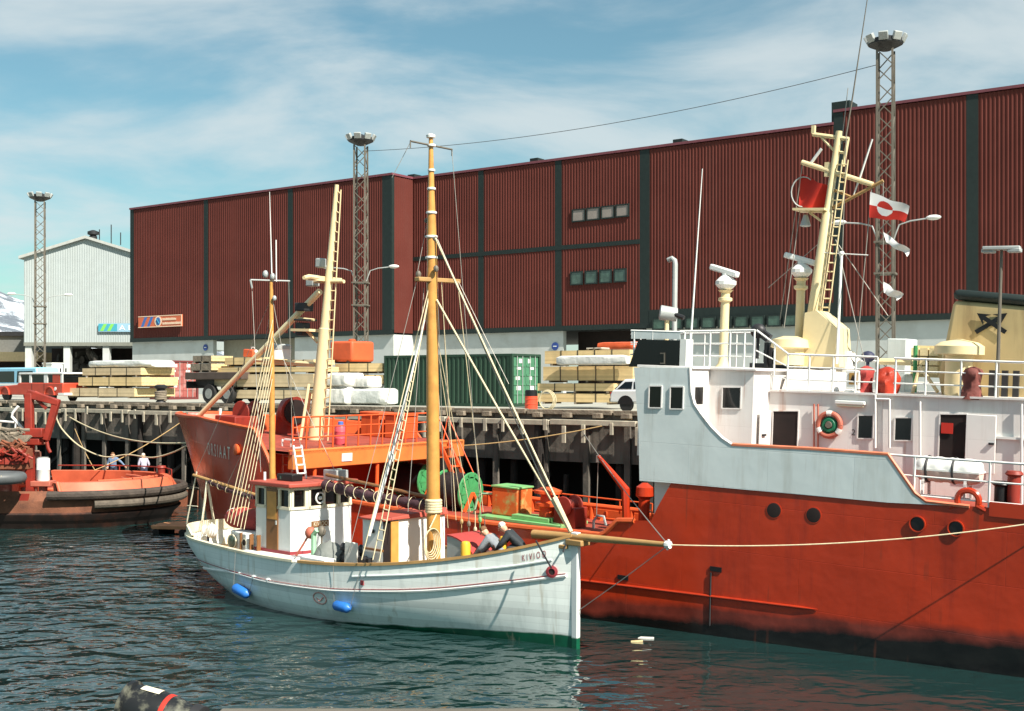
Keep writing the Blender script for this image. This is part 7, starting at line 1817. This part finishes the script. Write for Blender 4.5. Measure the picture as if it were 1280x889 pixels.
# ------------------------------------------------------------------ people
def person(Mx, J, clothes, label, hair, sc=1.0, head=(0, 0)):
    """J: joints by name in metres (local); one continuous skinned body, hair as a child"""
    root = thing('person', label, 'person', Mx)
    order = ['pelvis', 'belly', 'chest', 'neck', 'head', 'crown', 'shl', 'ell', 'wrl', 'hal', 'shr', 'elr', 'wrr', 'har', 'hil', 'knl', 'anl', 'tol', 'hir', 'knr', 'anr', 'tor']
    rad = dict(pelvis=.17, belly=.165, chest=.185, neck=.065, head=.10, crown=.08, shl=.092, ell=.062, wrl=.042, hal=.042, shr=.092, elr=.062, wrr=.042, har=.042, hil=.115, knl=.08, anl=.052, tol=.045, hir=.115, knr=.08, anr=.048, tor=.04)
    E = [('pelvis', 'belly'), ('belly', 'chest'), ('chest', 'neck'), ('neck', 'head'), ('head', 'crown'), ('chest', 'shl'), ('shl', 'ell'), ('ell', 'wrl'), ('wrl', 'hal'), ('chest', 'shr'), ('shr', 'elr'), ('elr', 'wrr'), ('wrr', 'har'), ('pelvis', 'hil'), ('hil', 'knl'), ('knl', 'anl'), ('anl', 'tol'), ('pelvis', 'hir'), ('hir', 'knr'), ('knr', 'anr'), ('anr', 'tor')]
    P = {k: V(v) for k, v in J.items()}
    me = bpy.data.meshes.new('body'); me.from_pydata([tuple(P[k]) for k in order], [(order.index(a), order.index(b)) for a, b in E], [])
    ob = bpy.data.objects.new('body', me); COL.objects.link(ob)
    sk_ = ob.modifiers.new('skin', 'SKIN'); 
    if not me.skin_vertices: me.attributes.new('skin', 'FLOAT', 'POINT')
    for i, k in enumerate(order):
        sv = me.skin_vertices[0].data[i]; sv.radius = (rad[k], rad[k] * (.82 if k in ('chest', 'belly', 'pelvis') else 1)); sv.use_root = (k == 'pelvis')
    ss = ob.modifiers.new('sub', 'SUBSURF'); ss.levels = 2; ss.render_levels = 2
    dg = bpy.context.evaluated_depsgraph_get(); dg.update()
    m2 = bpy.data.meshes.new_from_object(ob.evaluated_get(dg))
    bpy.data.objects.remove(ob)
    bm = bmesh.new(); bm.from_mesh(m2)
    # fingers and thumb on each hand, nose and ears on the head, all joined to the same mesh
    fb = MB()
    for s_ in ('l', 'r'):
        w_, h_ = P['wr' + s_], P['ha' + s_]; d = (h_ - w_).normalized(); sd_ = d.cross(V((0, 0, 1)));
        sd_ = sd_.normalized() if sd_.length > .1 else V((1, 0, 0)); up = sd_.cross(d)
        for k, (o_, ln) in enumerate(((-.03, .07), (-.01, .085), (.01, .08), (.03, .06))):
            b_ = h_ + sd_ * o_; fb.tube([b_ - d * .02, b_ + d * ln * .5, b_ + d * ln * .85 - up * .02, b_ + d * ln - up * .045], [.0095, .0095, .0085, .007], 6)
        fb.tube([w_.lerp(h_, .5) + sd_ * .03, h_ + sd_ * .06 - up * .01, h_ + sd_ * .065 + d * .035 - up * .03], [.011, .011, .008], 6)
    fwd = V((head[0], head[1], 0)).normalized() if (head[0] or head[1]) else V((0, -1, 0))
    hc = P['head']; ax_ = (P['crown'] - P['head']).normalized(); fwd = (fwd - ax_ * fwd.dot(ax_)).normalized(); rt = ax_.cross(fwd)
    fb.ball(hc + fwd * .112 + ax_ * .01, .016, .016, .022, 6)
    for q_ in (-1, 1): fb.ball(hc + rt * .098 * q_ + ax_ * .01, .014, .02, .03, 6); fb.ball(hc + fwd * .093 + rt * .034 * q_ + ax_ * .04, .012, .012, .01, 6)
    fb.ball(hc + fwd * .097 - ax_ * .035, .024, .012, .008, 6)
    kk = len(bm.verts); vs_ = [bm.verts.new(v) for v in fb.v]
    for f in fb.f:
        try: bm.faces.new([vs_[i] for i in f])
        except ValueError: pass
    bm.to_mesh(m2); bm.free()
    shirt, trousers, shoes = clothes
    m2.materials.clear()
    for m in (M['skin'], shirt, trousers, shoes): m2.materials.append(m)
    bones = [('neck', 'crown', 0), ('chest', 'shl', 1), ('chest', 'shr', 1), ('belly', 'chest', 1), ('shl', 'ell', 1), ('ell', 'wrl', 1), ('shr', 'elr', 1), ('elr', 'wrr', 1), ('wrl', 'hal', 0), ('wrr', 'har', 0), ('pelvis', 'belly', 1), ('hil', 'knl', 2), ('hir', 'knr', 2), ('knl', 'anl', 2), ('knr', 'anr', 2), ('pelvis', 'hil', 2), ('pelvis', 'hir', 2), ('anl', 'tol', 3), ('anr', 'tor', 3)]
    def dist(p, a_, b_):
        ab_ = b_ - a_; t_ = max(0, min(1, (p - a_).dot(ab_) / max(1e-9, ab_.length_squared))); return (p - a_ - ab_ * t_).length
    for pl in m2.polygons:
        c = pl.center; best = min(bones, key=lambda b_: dist(c, P[b_[0]], P[b_[1]]) / {0: .7, 1: 1, 2: 1, 3: .8}[b_[2]]); pl.material_index = best[2]; pl.use_smooth = True
        if (c - P['head']).length < .13: pl.material_index = 0
    m2.name = 'body'; bo = bpy.data.objects.new('body', m2); COL.objects.link(bo); bo.parent = root
    hb = MB(); n = 14; vs2 = []
    for i in range(7):
        t_ = i / 6 * math.pi * .6
        vs2.append([P['head'].lerp(P['crown'], .55) - fwd * .012 + (rt * math.cos(a_) + fwd * math.sin(a_)) * .094 * math.sin(t_) * (1 if math.sin(a_) < .3 else .9) + ax_ * .092 * math.cos(t_) for a_ in [j * 2 * math.pi / n for j in range(n + 1)]])
    hb.loft(vs2); hb.build('hair', hair, root, smooth=60)
    root.scale = (sc, sc, sc)
    return root
def facing(o, ang): return Matrix.Translation(o) @ Matrix.Rotation(ang, 4, 'Z')
# default local pose faces -y
def standing(armL, armR, lean=0.0):
    J = dict(pelvis=(0, 0, .95), belly=(0, -.02 - lean * .2, 1.1), chest=(0, -.03 - lean * .6, 1.33), neck=(0, -.03 - lean, 1.5), head=(0, -.07 - lean * 1.3, 1.62), crown=(0, -.07 - lean * 1.45, 1.72),
             shl=(.19, -.03 - lean * .8, 1.42), shr=(-.19, -.03 - lean * .8, 1.42), hil=(.1, 0, .9), hir=(-.1, 0, .9), knl=(.11, -.03, .5), knr=(-.11, -.02, .5), anl=(.11, 0, .09), anr=(-.11, .02, .09), tol=(.12, -.14, .04), tor=(-.12, -.12, .04))
    J.update(ell=armL[0], wrl=armL[1], hal=armL[2], elr=armR[0], wrr=armR[1], har=armR[2]); return J
pd = pontoon
def pon(px): q_ = hit(pd, px, 600, 1, 0.0); return q_.x
person(pd @ Matrix.Translation((pon(142), 0, .99)) @ Matrix.Rotation(R(10), 4, 'Z'), standing(((.42, -.12, 1.24), (.62, -.2, 1.05), (.69, -.22, .99)), ((-.28, -.05, 1.15), (-.25, -.22, .98), (-.24, -.29, .95)), .08), (M['cl_blue'], M['cl_navy'], M['black']), 'man in blue shirt reaching one arm sideways on the pontoon behind the tug', M['hair_brown'], 1.0, (.3, -1))
person(pd @ Matrix.Translation((pon(179), .1, .92)) @ Matrix.Rotation(R(-150), 4, 'Z'), standing(((.27, -.04, 1.15), (.24, -.2, 1.0), (.2, -.27, .97)), ((-.27, -.04, 1.15), (-.24, -.2, 1.0), (-.2, -.27, .97)), .16), (M['cl_lilac'], M['cl_navy'], M['black']), 'man in pale checked shirt turned away on the pontoon behind the tug bow', M['hair_white'], 1.0, (0, -1))
# two men on the cutter's foredeck: kneeling / crouched over their work
def crouch():
    return dict(pelvis=(0, .12, .36), belly=(0, .02, .50), chest=(0, -.16, .68), neck=(0, -.28, .80), head=(0, -.37, .87), crown=(0, -.43, .95),
                shl=(.19, -.2, .74), shr=(-.19, -.2, .74), ell=(.25, -.36, .52), wrl=(.16, -.52, .36), hal=(.12, -.58, .32), elr=(-.25, -.36, .52), wrr=(-.16, -.52, .36), har=(-.12, -.58, .32),
                hil=(.1, .12, .33), hir=(-.1, .12, .33), knl=(.17, -.24, .44), knr=(-.17, -.24, .44), anl=(.15, .02, .09), anr=(-.15, .02, .09), tol=(.16, -.12, .04), tor=(-.16, -.12, .04))
cA = kh(620, 690, -.35); cB = kh(650, 684, -.1)
zA = SH(cA.x) - .47
person(K @ Matrix.Translation((cA.x + .1, -.35, zA + .06)) @ Matrix.Rotation(R(-70), 4, 'Z'), crouch(), (M['cl_grey'], M['cl_trouser'], M['black']), 'man in grey sweater crouching over his work beside the hatch hood', M['hair_brown'], 1.1, (0, -1))
JB = crouch(); 
person(K @ Matrix.Translation((cB.x - .1, -.05, SH(cB.x) - .42)) @ Matrix.Rotation(R(-60), 4, 'Z'), JB, (M['cl_dark'], M['cl_dark'], M['black']), 'fair haired man in dark jacket bent low near the bowsprit foot', M['hair_white'], 1.1, (0, -1))

# ------------------------------------------------------------------ mooring lines
def Qp(px, py, d=-.1): return Q @ hit(Q, px, py, 1, d)
a1 = Qp(83, 519); a2 = A @ h(243, 553, -.5)
rope('mooring_rope', sag(a1, a2, .55, 18), .035, M['rope_pale'], 'upper tan mooring rope from the quay left of the ship bow, slightly slack', group='tan mooring ropes by the ship bow')
a1 = Qp(70, 521); P_ = [a1, at(78, 537, 66), at(100, 558, 64), at(130, 571, 62), at(160, 568.5, 61)]
def curve(P, n=8):
    out = []; P = [V(p) for p in P]
    for i in range(len(P) - 1):
        p0 = P[max(i - 1, 0)]; p1, p2 = P[i], P[i + 1]; p3 = P[min(i + 2, len(P) - 1)]
        for k in range(n):
            t = k / n; out.append(.5 * ((2 * p1) + (p2 - p0) * t + (2 * p0 - 5 * p1 + 4 * p2 - p3) * t * t + (3 * p1 - p0 - 3 * p2 + p3) * t ** 3))
    return out + [P[-1]]
rope('mooring_rope', curve(P_ + [at(190, 572, 58), at(215, 566, 56), A @ h(238, 555, -.4)]), .038, M['rope_pale'], 'lower tan mooring rope hanging in a deep loop above the tug men', group='tan mooring ropes by the ship bow')
rope('mooring_rope', sag(Qp(92, 532), at(120, 590, 61), .15), .022, M['rope_tan'], 'thin tan line dropping steeply from the quay to the tug', group='tan mooring ropes by the ship bow')
rope('mooring_rope', sag(Qp(234, 522), at(118, 588, 60.5), .2), .022, M['rope_tan'], 'thin tan line running down leftwards from the ship bow side quay to the tug', group='tan mooring ropes by the ship bow')
rope('mooring_rope', sag(A @ h(476, 559, 4.6), Qp(790, 524), .35, 18), .022, M['rope_tan'], 'thin tan rope from the orange forecastle across to the quay right of the mast')
tipw = K @ tip
rope('mooring_rope', sag(tipw, A @ h(1330, 648, -5.06), .22, 22), .014, M['rope_pale'], 'long pale line from the bowsprit tip along the red hull to the right')
rope('mooring_rope', sag(tipw, Qp(726, 536, -.2), .12, 14), .014, M['wire'], 'thin wire from the bowsprit tip up to the quay wall')
# ------------------------------------------------------------------ floating scraps
for px, py, rz, lb, m, s_ in ((795.5, 802, .2, 'small tan wood scrap floating in front of the red hull', 'lumber_end', (.16, .05)), (808, 798, -.3, 'small white scrap floating beside the tan wood scrap', 'cloth_white', (.2, .09))):
    p = at(px, py, 6.5 * 1500 / (py - HZ)); mb = MB(); mb.hexa([(-s_[0], -s_[1], -.01), (s_[0], -s_[1] * .6, -.01), (s_[0] * .9, s_[1], -.01), (-s_[0] * .8, s_[1] * .8, -.01), (-s_[0], -s_[1], .02), (s_[0], -s_[1] * .6, .03), (s_[0] * .9, s_[1], .025), (-s_[0] * .8, s_[1] * .8, .02)])
    o = single(mb, 'floating_scrap', M[m], lb, 'scrap', Matrix.Translation((p.x, p.y, 0)) @ Matrix.Rotation(rz, 4, 'Z'))
# ------------------------------------------------------------------ the photographer's own bulwark: roller and rail just inside the lower edge
F_ = Matrix.Translation((0, 8, 0))
zr_ = 6.5 - (888.2 - HZ) / 1500 * 8
own = thing('boat_bulwark', 'pale capped bulwark of the viewer boat along the lower picture edge', 'bulwark', F_)
mb = MB(); mb.box((-1.95, -.06, zr_ - .06), (.45, .06, zr_)); mb.build('cap_rail', M['lattice'], own, bevel=.01)
mb = MB(); mb.box((-3.6, -.03, .4), (.45, .03, zr_ - .28)); mb.build('plating', M['ship_grey'], own, smooth=0)
mb = MB()
for x in (-1.9, -1.1, -.3, .4): mb.box((x - .03, -.03, zr_ - .279), (x + .03, .03, zr_ - .061))
mb.build('stanchion', M['ship_grey'], own, smooth=0)
c = at(202, 893, 8) - V((0, 8, 0))
t = thing('rope_roller', 'black worn roller with white and orange patch and red band in the lower left corner', 'roller', F_ @ Matrix.Translation(c) @ Matrix.Rotation(R(11), 4, 'Y'))
d = V((1, -.25, 0)).normalized(); w_ = .27
mb = MB(); mb.lathe([(.14, -w_), (.165, -w_ + .01), (.165, -w_ + .04), (.145, -w_ + .05), (.15, -.05), (.135, .1), (.105, w_ - .05)], (0, 0, 0), d, 28); mb.build('drum', mat('black worn roller', (26, 28, 30), .45, .3, 6, dirt=(150, 150, 130), damt=.6, dscale=7), t)
mb = MB(); mb.lathe([(.105, w_ - .049), (.13, w_ - .04), (.125, w_ + .02), (.08, w_ + .03)], (0, 0, 0), d, 24); mb.build('end_flange', M['dark_metal'], t)
mb = MB(); mb.lathe([(.141, .03), (.144, .035), (.141, .06), (.139, .065)], (0, 0, 0), d, 28); mb.build('red_band', M['flag_red'], t)
mb = MB(); u_ = V((0, 0, 1)); v_ = d.cross(u_)
r_ = []
for i in range(5):
    x = -.16 + .14 * i / 4; r_.append([d * x + (u_ * math.cos(a_) - v_ * math.sin(a_) * -1) * .1525 for a_ in [(-.15 + .5 * j / 6) for j in range(7)]])
mb.loft(r_); mb.build('patch', M['cap_white'], t)
mb = MB(); mb.box((-.2, -.05, -.9), (-.12, .05, -.13)); mb.box((.14, -.05, -.9), (.2, .05, -.1)); mb.build('roller_bracket', M['dark_metal'], t, smooth=0)
